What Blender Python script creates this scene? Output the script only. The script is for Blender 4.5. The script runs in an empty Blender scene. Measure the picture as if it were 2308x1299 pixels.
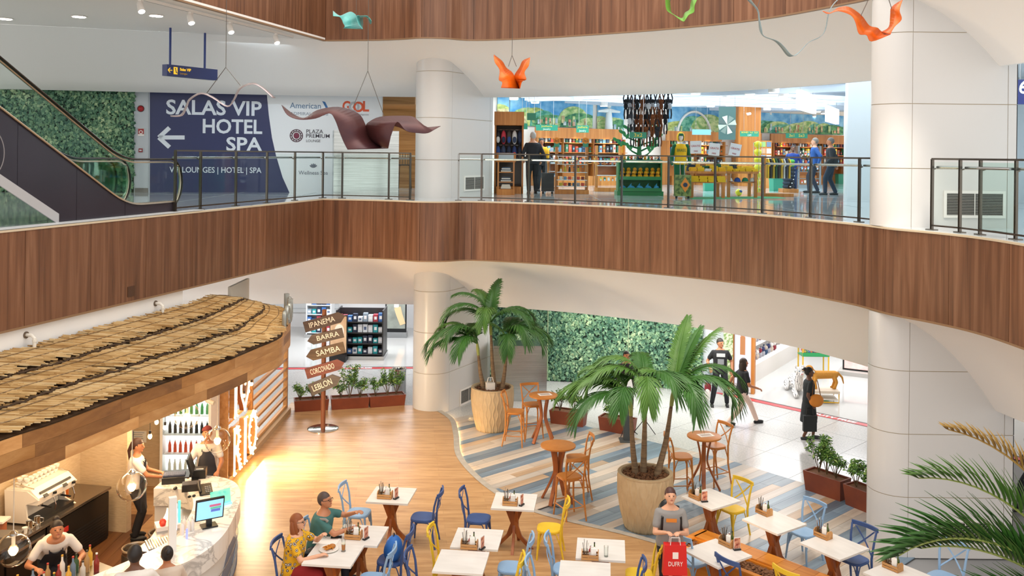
import bpy, bmesh, math, random
from mathutils import Vector, Matrix, Euler
R = random.Random(7)
S = bpy.context.scene
COL = S.collection
PI = math.pi
# ------------------------------------------------------------------ camera
F, PX, PY, TH, ZC = 2050.0, 1154.0, 348.0, 0.011, 6.52
cam_d = bpy.data.cameras.new('camera'); cam = bpy.data.objects.new('camera', cam_d); COL.objects.link(cam)
cam_d.sensor_width = 36; cam_d.lens = F / 2308 * 36; cam_d.shift_y = -(649.5 - PY) / 2308
cam_d.clip_start = 0.1; cam_d.clip_end = 200
cam.matrix_world = Matrix.Translation((0, 0, ZC)) @ Matrix.Rotation(-TH, 4, 'Y') @ Matrix.Rotation(PI / 2, 4, 'X')
S.camera = cam
# ------------------------------------------------------------------ light
S.view_settings.view_transform = 'Standard'; S.view_settings.look = 'None'
S.view_settings.gamma = 1; S.view_settings.use_curve_mapping = False
S.view_settings.exposure = 0.38
W = bpy.data.worlds.new('world'); S.world = W; W.use_nodes = True
W.node_tree.nodes['Background'].inputs[0].default_value = (1.0, 0.95, 0.89, 1)
W.node_tree.nodes['Background'].inputs[1].default_value = 1.08
def area(name, loc, size, power, color=(1, 1, 1), rot=(0, 0, 0), sy=None, spread=None):
    l = bpy.data.lights.new(name, 'AREA'); l.energy = power; l.color = color; l.size = size
    if sy: l.shape = 'RECTANGLE'; l.size_y = sy
    if spread: l.spread = spread
    o = bpy.data.objects.new(name, l); COL.objects.link(o); o.location = loc; o.rotation_euler = rot
    return o
def spot(name, loc, target, power, color, angle=1.0, blend=0.6, size=0.08):
    l = bpy.data.lights.new(name, 'SPOT'); l.energy = power; l.color = color; l.spot_size = angle; l.spot_blend = blend
    l.shadow_soft_size = size
    o = bpy.data.objects.new(name, l); COL.objects.link(o); o.location = loc
    o.rotation_euler = (Vector(target) - Vector(loc)).to_track_quat('-Z', 'Y').to_euler()
    return o
def point(name, loc, power, color, size=0.05):
    l = bpy.data.lights.new(name, 'POINT'); l.energy = power; l.color = color; l.shadow_soft_size = size
    o = bpy.data.objects.new(name, l); COL.objects.link(o); o.location = loc
    return o
WARM = (1.0, 0.72, 0.42); COOL = (0.82, 0.93, 1.0); NEUT = (1.0, 0.93, 0.84)
# skylight over the atrium and the ceiling light of the shops and halls behind it
area('atrium_skylight', (0.5, 13.5, 14.5), 9, 520, (1.0, 0.93, 0.85), (0, 0, 0), 9)
area('souvenir_shop_light_a', (2.5, 29, 8.6), 6, 380, COOL, (0, 0, 0), 6)
area('souvenir_shop_light_b', (8.5, 31, 8.6), 6, 400, COOL, (0, 0, 0), 7)
area('souvenir_shop_light_c', (9.5, 23, 8.6), 4, 90, COOL, (0, 0, 0), 5)
area('lounge_hall_light', (-8.5, 22.6, 9.15), 6, 850, (0.74, 0.89, 1.0), (0, 0, 0), 1.6)
area('duty_free_light_a', (-5.0, 29.5, 2.95), 5, 250, (0.95, 0.97, 1.0), (0, 0, 0), 4)
area('duty_free_light_b', (8.8, 27.0, 2.95), 5, 230, (0.95, 0.97, 1.0), (0, 0, 0), 5)
area('concourse_light', (4.0, 23.6, 2.95), 6, 190, (1.0, 0.98, 0.95), (0, 0, 0.35 * -1), 1.6)
area('bar_side_concourse_light', (-8.2, 20.8, 2.95), 4, 190, (1.0, 0.98, 0.95), (0, 0, 0), 3)
area('right_hall_light', (11.5, 15.5, 8.6), 4, 110, COOL, (0, 0, 0), 5)
spot('cafe_spot_a', (-5.6, 17.0, 9.0), (-2.0, 17.5, 0), 620, (1, 0.78, 0.5), 0.9, 0.9, 0.2)
spot('cafe_spot_b', (-5.0, 20.0, 9.0), (-1.5, 20.5, 0), 560, (1, 0.78, 0.5), 0.9, 0.9, 0.2)
spot('cafe_spot_c', (2.0, 12.0, 9.5), (1.5, 17.0, 0), 520, (1, 0.86, 0.68), 1.0, 0.9, 0.3)
spot('cafe_spot_d', (6.2, 13.0, 9.0), (4.5, 17.0, 0), 520, (1, 0.9, 0.76), 1.0, 0.9, 0.3)
# ------------------------------------------------------------------ picture geometry: where a sight line meets the place
_c, _s = math.cos(TH), math.sin(TH)
def ray(x, y):
    u, v = x - PX, y - PY
    return Vector(((u * _c + v * _s) / F, 1.0, -(-u * _s + v * _c) / F))
def atz(x, y, z):
    r = ray(x, y); return Vector((0, 0, ZC)) + r * ((z - ZC) / r.z)
def atd(x, y, d):
    return Vector((0, 0, ZC)) + ray(x, y) * d
def atp(x, y, p, n):
    r = ray(x, y); o = Vector((0, 0, ZC)); t = (Vector(p) - o).dot(n) / r.dot(n); return o + r * t
def px_of(X, Y, Z):
    a, b = X / Y * F, (ZC - Z) / Y * F
    return PX + a * _c - b * _s, PY + a * _s + b * _c
# ------------------------------------------------------------------ materials
def lin(c):
    if isinstance(c, str):
        c = c.lstrip('#'); c = tuple(int(c[i:i + 2], 16) / 255 for i in (0, 2, 4))
    return tuple((v / 12.92 if v <= 0.04045 else ((v + 0.055) / 1.055) ** 2.4) for v in c) + (1,)
MATS = {}
def mat(name, color='#ffffff', rough=0.5, metal=0.0, emit=0.0, noise=None, trans=0.0, alpha=1.0, spec=None, coat=0.0, bump=None, emit_color=None):
    """noise = (colour2, scale, stretch xyz, contrast)"""
    if name in MATS: return MATS[name]
    m = bpy.data.materials.new(name); m.use_nodes = True; MATS[name] = m
    nt = m.node_tree; b = nt.nodes['Principled BSDF']; N = nt.nodes.new; L = nt.links.new
    b.inputs['Base Color'].default_value = lin(color); b.inputs['Roughness'].default_value = rough
    b.inputs['Metallic'].default_value = metal
    if trans: b.inputs['Transmission Weight'].default_value = trans
    if alpha < 1: b.inputs['Alpha'].default_value = alpha
    if coat: b.inputs['Coat Weight'].default_value = coat
    if spec is not None: b.inputs['Specular IOR Level'].default_value = spec
    if emit:
        b.inputs['Emission Color'].default_value = lin(emit_color or color); b.inputs['Emission Strength'].default_value = emit
    if noise:
        c2, sc, st, con = noise
        tc = N('ShaderNodeTexCoord'); mp = N('ShaderNodeMapping'); mp.inputs['Scale'].default_value = st
        nz = N('ShaderNodeTexNoise'); nz.inputs['Scale'].default_value = sc; nz.inputs['Detail'].default_value = 5
        rp = N('ShaderNodeValToRGB'); rp.color_ramp.elements[0].position = 0.5 - con; rp.color_ramp.elements[1].position = 0.5 + con
        rp.color_ramp.elements[0].color = lin(color); rp.color_ramp.elements[1].color = lin(c2)
        L(tc.outputs['Object'], mp.inputs[0]); L(mp.outputs[0], nz.inputs['Vector']); L(nz.outputs[0], rp.inputs[0]); L(rp.outputs[0], b.inputs['Base Color'])
        if bump:
            bp = N('ShaderNodeBump'); bp.inputs['Strength'].default_value = bump; bp.inputs['Distance'].default_value = 0.02
            L(nz.outputs[0], bp.inputs['Height']); L(bp.outputs[0], b.inputs['Normal'])
    return m
def wood_mat(name, c1, c2, c3, grain='z', rough=0.45, scale=1.0, coat=0.0):
    if name in MATS: return MATS[name]
    m = bpy.data.materials.new(name); m.use_nodes = True; MATS[name] = m
    nt = m.node_tree; b = nt.nodes['Principled BSDF']; N = nt.nodes.new; L = nt.links.new
    st = {'z': (9, 9, 0.35), 'x': (0.35, 9, 9), 'y': (9, 0.35, 9)}[grain]
    tc = N('ShaderNodeTexCoord'); oi = N('ShaderNodeObjectInfo'); ad = N('ShaderNodeVectorMath'); ad.operation = 'ADD'
    ml = N('ShaderNodeMath'); ml.operation = 'MULTIPLY'; ml.inputs[1].default_value = 37.0
    cb = N('ShaderNodeCombineXYZ'); L(oi.outputs['Random'], ml.inputs[0])
    for i in range(3): L(ml.outputs[0], cb.inputs[i])
    L(tc.outputs['Object'], ad.inputs[0]); L(cb.outputs[0], ad.inputs[1])
    mp = N('ShaderNodeMapping'); mp.inputs['Scale'].default_value = tuple(v * scale for v in st); L(ad.outputs[0], mp.inputs[0])
    nz = N('ShaderNodeTexNoise'); nz.inputs['Scale'].default_value = 1.0; nz.inputs['Detail'].default_value = 6; nz.inputs['Roughness'].default_value = 0.6
    nz.inputs['Distortion'].default_value = 0.6
    L(mp.outputs[0], nz.inputs['Vector'])
    rp = N('ShaderNodeValToRGB'); e = rp.color_ramp.elements; e[0].position = 0.28; e[1].position = 0.74; e[0].color = lin(c1); e[1].color = lin(c3)
    k = e.new(0.5); k.color = lin(c2)
    L(nz.outputs[0], rp.inputs[0])
    hs = N('ShaderNodeHueSaturation'); mr = N('ShaderNodeMapRange'); mr.inputs[3].default_value = 0.86; mr.inputs[4].default_value = 1.14
    L(oi.outputs['Random'], mr.inputs[0]); L(mr.outputs[0], hs.inputs['Value']); L(rp.outputs[0], hs.inputs['Color']); L(hs.outputs[0], b.inputs['Base Color'])
    b.inputs['Roughness'].default_value = rough
    if coat: b.inputs['Coat Weight'].default_value = coat
    return m
def glass_mat(name, tint, alpha_mix, rough=0.02, edge=0.25):
    """thin architectural glass: mostly clear, a little reflection (fresnel) and tint"""
    if name in MATS: return MATS[name]
    m = bpy.data.materials.new(name); m.use_nodes = True; MATS[name] = m
    nt = m.node_tree; nt.nodes.clear(); N = nt.nodes.new; L = nt.links.new
    o = N('ShaderNodeOutputMaterial'); t = N('ShaderNodeBsdfTransparent'); t.inputs[0].default_value = lin(tint)
    g = N('ShaderNodeBsdfGlossy'); g.inputs['Roughness'].default_value = rough
    lw = N('ShaderNodeLayerWeight'); lw.inputs[0].default_value = edge
    ml = N('ShaderNodeMath'); ml.operation = 'MULTIPLY_ADD'; ml.inputs[1].default_value = 0.6; ml.inputs[2].default_value = alpha_mix
    mx = N('ShaderNodeMixShader'); L(lw.outputs['Fresnel'], ml.inputs[0]); L(ml.outputs[0], mx.inputs[0]); L(t.outputs[0], mx.inputs[1]); L(g.outputs[0], mx.inputs[2]); L(mx.outputs[0], o.inputs[0])
    return m
WHITE = mat('white_paint', '#e9e4df', 0.55)
PANELW = mat('pier_panel_white', '#d3d1cf', 0.28)
BLACK = mat('black_plastic', '#141416', 0.4)
STEEL = mat('brushed_steel', '#b9bcbe', 0.25, 1.0)
DARKSTEEL = mat('dark_steel', '#6d665f', 0.3, 1.0)
GLASS = glass_mat('rail_glass', '#fafefd', 0.008, 0.02, 0.08)
CLEAR = glass_mat('clear_glass', '#f7fbfa', 0.04, 0.01, 0.35)
GREENGLASS = glass_mat('green_glass', '#d8f2e7', 0.03)
PLAIN = lambda c, r=0.5: mat('plain_' + c.lstrip('#') + ('_%d' % int(r * 100)), c, r)
# ------------------------------------------------------------------ mesh builder
def rotm(axis_z):
    return Matrix.Rotation(axis_z, 3, 'Z')
class MB:
    def __init__(s): s.v = []; s.f = []; s.m = []; s.mi = 0
    def add(s, vs, fs):
        n = len(s.v); s.v += [tuple(v) for v in vs]; s.f += [tuple(i + n for i in f) for f in fs]; s.m += [s.mi] * len(fs); return s
    def box(s, c, d, rot=None, taper=1.0):
        c = Vector(c); x, y, z = d[0] / 2, d[1] / 2, d[2] / 2
        vs = [Vector(p) for p in ((-x, -y, -z), (x, -y, -z), (x, y, -z), (-x, y, -z), (-x * taper, -y * taper, z), (x * taper, -y * taper, z), (x * taper, y * taper, z), (-x * taper, y * taper, z))]
        if rot is not None:
            M = rot if isinstance(rot, Matrix) else (Matrix.Rotation(rot, 3, 'Z') if isinstance(rot, (int, float)) else Euler(rot).to_matrix())
            vs = [M @ v for v in vs]
        return s.add([v + c for v in vs], [(0, 3, 2, 1), (4, 5, 6, 7), (0, 1, 5, 4), (1, 2, 6, 5), (2, 3, 7, 6), (3, 0, 4, 7)])
    def beam(s, a, b, w, h, up=(0, 0, 1)):
        a, b = Vector(a), Vector(b); d = b - a; L = d.length
        if L < 1e-6: return s
        d /= L; u = Vector(up); sd = d.cross(u)
        if sd.length < 1e-4: sd = d.cross(Vector((1, 0, 0)))
        sd.normalize(); u = sd.cross(d)
        M = Matrix((sd, d, u)).transposed()
        return s.box((a + b) / 2, (w, L, h), M)
    def tube(s, pts, r, n=8, caps=True, ry=None, closed=False, up=None):
        pts = [Vector(p) for p in pts]; k = len(pts)
        rs = r if isinstance(r, (list, tuple)) else [r] * k
        base = len(s.v); prev = None
        for i, p in enumerate(pts):
            if closed: t = pts[(i + 1) % k] - pts[i - 1]
            else: t = pts[min(i + 1, k - 1)] - pts[max(i - 1, 0)]
            if t.length < 1e-7: t = Vector((0, 0, 1))
            t.normalize()
            if prev is None:
                h = Vector(up) if up else (Vector((0, 0, 1)) if abs(t.z) < 0.9 else Vector((1, 0, 0)))
                a = t.cross(h); a.normalize()
            else:
                a = prev - t * prev.dot(t)
                if a.length < 1e-5: a = t.orthogonal()
                a.normalize()
            prev = a; b = t.cross(a)
            rr = rs[i]; r2 = rr if ry is None else rr * ry
            for j in range(n):
                q = 2 * PI * j / n
                s.v.append(tuple(p + a * (math.cos(q) * rr) + b * (math.sin(q) * r2)))
        for i in range(k if closed else k - 1):
            i2 = (i + 1) % k
            for j in range(n):
                j2 = (j + 1) % n
                s.f.append((base + i * n + j, base + i * n + j2, base + i2 * n + j2, base + i2 * n + j)); s.m.append(s.mi)
        if caps and not closed:
            s.f.append(tuple(base + j for j in range(n))[::-1]); s.f.append(tuple(base + (k - 1) * n + j for j in range(n))); s.m += [s.mi] * 2
        return s
    def lathe(s, prof, c=(0, 0, 0), n=16, sx=1.0, sy=1.0, capb=True, capt=True):
        c = Vector(c); base = len(s.v)
        for (r, z) in prof:
            for j in range(n):
                q = 2 * PI * j / n; s.v.append((c.x + math.cos(q) * r * sx, c.y + math.sin(q) * r * sy, c.z + z))
        for i in range(len(prof) - 1):
            for j in range(n):
                j2 = (j + 1) % n
                s.f.append((base + i * n + j, base + i * n + j2, base + (i + 1) * n + j2, base + (i + 1) * n + j)); s.m.append(s.mi)
        if capb and prof[0][0] > 1e-5: s.f.append(tuple(base + j for j in range(n))[::-1]); s.m.append(s.mi)
        if capt and prof[-1][0] > 1e-5: s.f.append(tuple(base + (len(prof) - 1) * n + j for j in range(n))); s.m.append(s.mi)
        return s
    def ball(s, c, r, n=12, m=8, rot=None):
        c = Vector(c); r = (r, r, r) if isinstance(r, (int, float)) else r
        base = len(s.v)
        vs = []
        for i in range(m + 1):
            p = PI * i / m
            for j in range(n):
                q = 2 * PI * j / n
                v = Vector((math.sin(p) * math.cos(q) * r[0], math.sin(p) * math.sin(q) * r[1], -math.cos(p) * r[2]))
                if rot is not None: v = rot @ v
                vs.append(v + c)
        fs = []
        for i in range(m):
            for j in range(n):
                j2 = (j + 1) % n; fs.append((i * n + j, i * n + j2, (i + 1) * n + j2, (i + 1) * n + j))
        return s.add(vs, fs)
    def prism(s, poly, z0, z1, M=None):
        """poly in local xy, extruded in z; M 4x4"""
        n = len(poly); vs = [Vector((p[0], p[1], z0)) for p in poly] + [Vector((p[0], p[1], z1)) for p in poly]
        if M is not None: vs = [M @ v for v in vs]
        ar = sum(poly[i][0] * poly[(i + 1) % n][1] - poly[(i + 1) % n][0] * poly[i][1] for i in range(n))
        up = tuple(range(n, 2 * n)); lo = tuple(range(n))[::-1]
        fs = [lo, up] + [(i, (i + 1) % n, n + (i + 1) % n, n + i) for i in range(n)]
        if ar * (z1 - z0) < 0: fs = [f[::-1] for f in fs]
        return s.add(vs, fs)
    def sheet(s, A, B, th=0.0):
        """ruled strip between polylines A and B; th: thickness along normal"""
        A = [Vector(a) for a in A]; B = [Vector(b) for b in B]; n = len(A)
        if not th:
            return s.add(A + B, [(i, i + 1, n + i + 1, n + i) for i in range(n - 1)])
        N = []
        for i in range(n):
            t = A[min(i + 1, n - 1)] - A[max(i - 1, 0)]; w = B[i] - A[i]; q = t.cross(w)
            q = q.normalized() if q.length > 1e-9 else Vector((0, 0, 1)); N.append(q * th)
        vs = A + B + [A[i] + N[i] for i in range(n)] + [B[i] + N[i] for i in range(n)]
        fs = []
        for i in range(n - 1):
            fs += [(i, n + i, n + i + 1, i + 1), (2 * n + i, 2 * n + i + 1, 3 * n + i + 1, 3 * n + i), (i, i + 1, 2 * n + i + 1, 2 * n + i), (n + i, 3 * n + i, 3 * n + i + 1, n + i + 1)]
        fs += [(0, 2 * n, 3 * n, n), (n - 1, 2 * n - 1, 4 * n - 1, 3 * n - 1)]
        return s.add(vs, fs)
    def mesh(s, name, mats, smooth=False):
        me = bpy.data.meshes.new(name); me.from_pydata(s.v, [], s.f); me.update()
        ms = mats if isinstance(mats, (list, tuple)) else [mats]
        for m in ms: me.materials.append(m)
        if len(ms) > 1: me.polygons.foreach_set('material_index', s.m)
        if smooth:
            me.polygons.foreach_set('use_smooth', [True] * len(me.polygons))
            if smooth != 'full': me.set_sharp_from_angle(angle=0.7)
        return me
    def build(s, name, mats, parent=None, smooth=False):
        return link(name, s.mesh(name, mats, smooth), parent)
def link(name, me, parent=None, M=None):
    o = bpy.data.objects.new(name, me); COL.objects.link(o)
    if parent is not None: o.parent = parent
    if M is not None: o.matrix_basis = M
    return o
def tag(o, label, cat, group=None):
    o['label'] = label; o['category'] = cat
    if group: o['group'] = group
    return o
def struct(o, label=None):
    o['kind'] = 'structure'
    if label: o['label'] = label
    return o
def root(name, loc, rz=0.0, label=None, cat=None, group=None):
    o = bpy.data.objects.new(name, None); COL.objects.link(o); o.empty_display_size = 0.1
    o.location = loc; o.rotation_euler = (0, 0, rz)
    if label: tag(o, label, cat, group)
    return o
CH = {}
def kids(o): return CH.get(o.name) or [c for c in o.children]
def dup(o, loc, rz, label=None, group=None, swap=None):
    c = o.copy(); COL.objects.link(c); c.location = loc; c.rotation_euler = (0, 0, rz)
    if label: c['label'] = label
    if group: c['group'] = group
    for k in o.children:
        d = k.copy(); COL.objects.link(d); d.parent = c
        if swap: _swap(d, swap)
        for g in k.children:
            e = g.copy(); COL.objects.link(e); e.parent = d
            if swap: _swap(e, swap)
    return c
SW = {}
def _swap(d, swap):
    if d.type != 'MESH' or not d.data.materials or d.data.materials[0] is None: return
    n = d.data.materials[0].name
    if n in swap:
        key = (d.data.name, swap[n].name)
        if key not in SW:
            me = d.data.copy(); me.materials[0] = swap[n]; SW[key] = me
        d.data = SW[key]
MB.bd = MB.build; V3 = Vector; MT = Matrix.Translation
def BX(*a): return MB().box(*a)
def TU(*a, **k): return MB().tube(*a, **k)
def LA(*a, **k): return MB().lathe(*a, **k)
def BA(*a): return MB().ball(*a)
def BM(*a): return MB().beam(*a)
# text as a mesh
_TX = {}
def text_mesh(body, size, depth=0.002, bold=0.0, align='CENTER', spacing=1.0, shear=0.0):
    key = (body, size, depth, bold, align, spacing, shear)
    if key in _TX: return _TX[key]
    cu = bpy.data.curves.new('t', 'FONT'); cu.body = body; cu.size = size; cu.extrude = depth; cu.offset = bold
    cu.align_x = align; cu.align_y = 'CENTER'; cu.space_character = spacing; cu.resolution_u = 3; cu.shear = shear
    o = bpy.data.objects.new('t', cu); COL.objects.link(o)
    dg = bpy.context.evaluated_depsgraph_get(); me = bpy.data.meshes.new_from_object(o.evaluated_get(dg))
    bpy.data.objects.remove(o); bpy.data.curves.remove(cu)
    _TX[key] = me
    return me
def text(name, body, size, m, M, parent=None, width=None, **kw):
    """M: 4x4 whose x axis is the reading direction and z axis the outward normal"""
    me = text_mesh(body, size, **kw).copy(); me.materials.clear(); me.materials.append(m)
    if width:
        xs = [v.co.x for v in me.vertices]; w = max(xs) - min(xs)
        if w > 0: M = M @ Matrix.Diagonal((width / w, 1, 1, 1))
    return link(name, me, parent, M)
def frame(o, x, n=None, up=None):
    """4x4 with origin o, x axis x, z axis n (or y axis up)"""
    x = V3(x).normalized()
    if up is not None:
        y = V3(up); y = (y - x * y.dot(x)).normalized(); z = x.cross(y)
    else:
        z = V3(n); z = (z - x * z.dot(x)).normalized(); y = z.cross(x)
    M = Matrix((x, y, z)).transposed().to_4x4(); M.translation = V3(o); return M
def spline(P, per=6):
    """Catmull-Rom through 2-D or 3-D points"""
    P = [V3(p) for p in P]; out = []
    for i in range(len(P) - 1):
        a = P[max(i - 1, 0)]; b = P[i]; c = P[i + 1]; d = P[min(i + 2, len(P) - 1)]
        for k in range(per):
            t = k / per
            out.append(0.5 * ((2 * b) + (c - a) * t + (2 * a - 5 * b + 4 * c - d) * t * t + (3 * b - a - 3 * c + d) * t ** 3))
    out.append(P[-1]); return out
# ================================================================== STRUCTURE
F2, F2T = 5.40, 5.39          # upper floor level
DK = 0.06                     # height of the timber cafe deck above the stone floor
BANDW = wood_mat('walnut_veneer', '#50311f', '#714930', '#8d644a', 'z', 0.42)
PAIR = [((-4.57, 22.11), (-5.5, 24.6)), ((-3.3, 21.86), (-3.6, 24.65)), ((-2.66, 21.62), (-2.9, 24.65)), ((-2.2, 21.36), (-2.2, 24.6)), ((-1.58, 21.4), (-1.4, 24.5)),
        ((-0.91, 21.68), (-0.45, 24.4)), ((0.5, 21.2), (0.9, 23.95)), ((1.5, 20.63), (2.2, 23.3)), ((3.3, 19.4), (4.4, 21.8)), ((4.81, 17.95), (6.2, 19.6)),
        ((5.83, 16.0), (7.3, 17.2)), ((6.05, 15.35), (7.6, 16.2)), ((6.2, 14.72), (7.85, 15.3)), ((6.53, 14.1), (8.0, 14.4)), ((6.81, 13.3), (8.1, 13.5)), ((6.9, 12.2), (8.1, 12.3)), ((6.9, 10.0), (8.1, 10.0))]
FRONT = spline([p[0] for p in PAIR], 5); BACK = spline([p[1] for p in PAIR], 5)
LEFT = [V3((-8.25, 7.7)), V3((-4.57, 22.11))]
def left_pts(n): return [LEFT[0].lerp(LEFT[1], i / n) for i in range(n + 1)]
def along(P, a, b, step=0.12):
    """points of polyline P between arc lengths a and b"""
    out = []; acc = 0
    for i in range(len(P) - 1):
        L = (P[i + 1] - P[i]).length
        if acc + L > a and acc < b:
            if not out: out.append(P[i].lerp(P[i + 1], max(0, (a - acc) / L)))
            out.append(P[i].lerp(P[i + 1], min(1, (b - acc) / L)))
        acc += L
    return out
def plen(P): return sum((P[i + 1] - P[i]).length for i in range(len(P) - 1))
def offset(P, d):
    out = []
    for i in range(len(P)):
        t = (P[min(i + 1, len(P) - 1)] - P[max(i - 1, 0)]).normalized(); out.append(P[i] + V3((-t.y, t.x)) * d)
    return out
def band(name, z0, z1, label):
    r = struct(root(name, (0, 0, 0)), label)
    for P, step, seed in ((left_pts(40), 1.31, 1), (FRONT, 1.27, 2)):
        L = plen(P); n = int(L / step); st = L / n
        for i in range(n):
            seg = along(P, i * st + 0.004, (i + 1) * st - 0.004); bk = offset(seg, 0.05)
            mb = MB(); k = len(seg)
            A = [(p.x, p.y, z0) for p in seg]; B = [(p.x, p.y, z1) for p in seg]; C = [(p.x, p.y, z0) for p in bk]; D = [(p.x, p.y, z1) for p in bk]
            mb.add(A + B + C + D, [(j, j + 1, k + j + 1, k + j) for j in range(k - 1)] + [(2 * k + j + 1, 2 * k + j, 3 * k + j, 3 * k + j + 1) for j in range(k - 1)] +
                   [(k + j, k + j + 1, 3 * k + j + 1, 3 * k + j) for j in range(k - 1)] + [(j + 1, j, 2 * k + j, 2 * k + j + 1) for j in range(k - 1)] + [(0, k, 3 * k, 2 * k), (k - 1, 3 * k - 1, 4 * k - 1, 2 * k - 1)])
            mb.bd('panel', BANDW, r)
    return r
band('trim_1', 4.0, F2T - 0.03, 'curved walnut veneer fascia panels along the edge of the upper floor')
band('trim_2', 9.25, 10.65, 'curved walnut veneer fascia panels along the edge of the top floor')
ALLF = left_pts(30)[:-1] + FRONT
# pale nosing on top of each fascia and the backing that closes the slab edge
for nm, z in (('trim_3', F2T - 0.03), ('trim_4', 10.65), ('trim_5', 9.22), ('trim_6', 3.97)):
    mb = MB(); A = offset(ALLF, -0.012); B = offset(ALLF, 0.07)
    k = len(A); mb.add([(p.x, p.y, z) for p in A] + [(p.x, p.y, z) for p in B] + [(p.x, p.y, z + 0.03) for p in A] + [(p.x, p.y, z + 0.03) for p in B],
        [(j + 1, j, k + j, k + j + 1) for j in range(k - 1)] + [(2 * k + j, 2 * k + j + 1, 3 * k + j + 1, 3 * k + j) for j in range(k - 1)] + [(j, j + 1, 2 * k + j + 1, 2 * k + j) for j in range(k - 1)])
    struct(mb.bd(nm, PLAIN('#c9b79c') if nm in ('trim_3', 'trim_4') else PLAIN('#8a6a4c')), 'thin pale nosing strip along the fascia edge')
mb = MB(); O = offset(ALLF, 0.055); k = len(O)
mb.add([(p.x, p.y, 4.0) for p in O] + [(p.x, p.y, 5.36) for p in O], [(j, j + 1, k + j + 1, k + j) for j in range(k - 1)])
mb.add([(p.x, p.y, 9.25) for p in O] + [(p.x, p.y, 10.65) for p in O], [(j, j + 1, k + j + 1, k + j) for j in range(k - 1)])
struct(mb.bd('wall_edge', PLAIN('#3a2a1e')), 'dark backing behind the fascia panels')
# upper floor slabs
STONE2 = mat('polished_upper_floor', '#b9c3c8', 0.07, 0, noise=('#cfd6d8', 0.9, (1, 1, 1), 0.3), coat=0.3)
def slab(name, z, m, th=0.03):
    poly = [(p.x, p.y) for p in offset(ALLF, 0.03)] + [(14, 10), (16, 46), (-18, 46), (-18, 7.7)]
    return struct(MB().prism(poly, z - th, z).bd(name, m))
slab('floor_upper', F2, STONE2)['label'] = 'polished pale stone floor of the upper gallery'
slab('floor_top', 10.7, WHITE)['label'] = 'floor slab of the top gallery'
# joints of the upper stone floor
mb = MB()
for i in range(16): x = -13 + i * 1.9; mb.beam((x, min((p.y for p in ALLF if abs(p.x - x) < .7), default=18) + 2.5, F2 + .001), (x, 44, F2 + .001), .008, .002)
for i in range(10): mb.beam((-13, 23.4 + i * 2.2, F2 + .001), (15, 23.4 + i * 2.2, F2 + .001), .008, .002)
struct(mb.bd('floor_joint', PLAIN('#8d989c')), 'thin joints of the polished upper floor')
# white soffits that fall from the fascia back to the shop fronts
def soffit(name, zt, zb, m, label):
    LF = [V3((-14, 19.0)), V3((-11.3, 19.9)), V3((-7.9, 21.0))]; LB = [V3((-14.5, 23.1)), V3((-12, 23.4)), V3((-8.5, 24.1))]
    A = LF + FRONT; B = LB + BACK; n = len(A); T = [0, .12, .25, .38, .5, .62, .74, .87, 1.0]; mb = MB(); vs = []
    for t in T:
        for a, b in zip(A, B):
            q = a.lerp(b, t); vs.append((q.x, q.y, zt + (zb - zt) * (0.35 * t + 0.65 * t ** 2)))
    for a, b in zip(A, B):  # return of the header
        d = (b - a).normalized() * 0.10; vs.append((b.x + d.x, b.y + d.y, zb))
    for a, b in zip(A, B):
        d = (b - a).normalized() * 0.10; vs.append((b.x + d.x, b.y + d.y, zb + 0.9))
    K = len(T) + 2
    mb.add(vs, [(r * n + j, (r + 1) * n + j, (r + 1) * n + j + 1, r * n + j + 1) for r in range(K - 1) for j in range(n - 1)])
    return struct(mb.bd(name, m, None, True), label)
SOF = mat('soffit_white', '#f3efeb', 0.6)
soffit('ceiling_soffit_upper', 9.25, 8.05, SOF, 'white sloping soffit between the top fascia and the upper shop fronts')
soffit('ceiling_soffit_lower', 4.0, 2.42, SOF, 'white sloping soffit between the middle fascia and the ground floor openings')
# ceilings
struct(MB().prism([(-4.57, 22.1), (-8.25, 7.7), (-14, 7.7), (-14, 19.0)], 9.255, 9.30).bd('ceiling', WHITE), 'white flat ceiling over the escalator landing with round downlights')
poly = [(p.x, p.y) for p in offset(BACK, 0.02)]
struct(MB().prism([(-14.5, 23.2)] + [(-12, 23.5), (-8.5, 24.2)] + poly + [(15, 10), (16, 46), (-18, 46), (-18, 23)], 8.72, 8.78).bd('ceiling_upper', mat('shop_ceiling', '#e3e9ee', 0.6)), 'white ceiling of the upper shops')
struct(MB().prism([(-14.5, 23.2)] + [(-12, 23.5), (-8.5, 24.2)] + poly + [(15, 10), (16, 46), (-18, 46), (-18, 23)], 3.05, 3.1).bd('ceiling_ground', WHITE), 'white ceiling of the ground floor shops')
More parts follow.
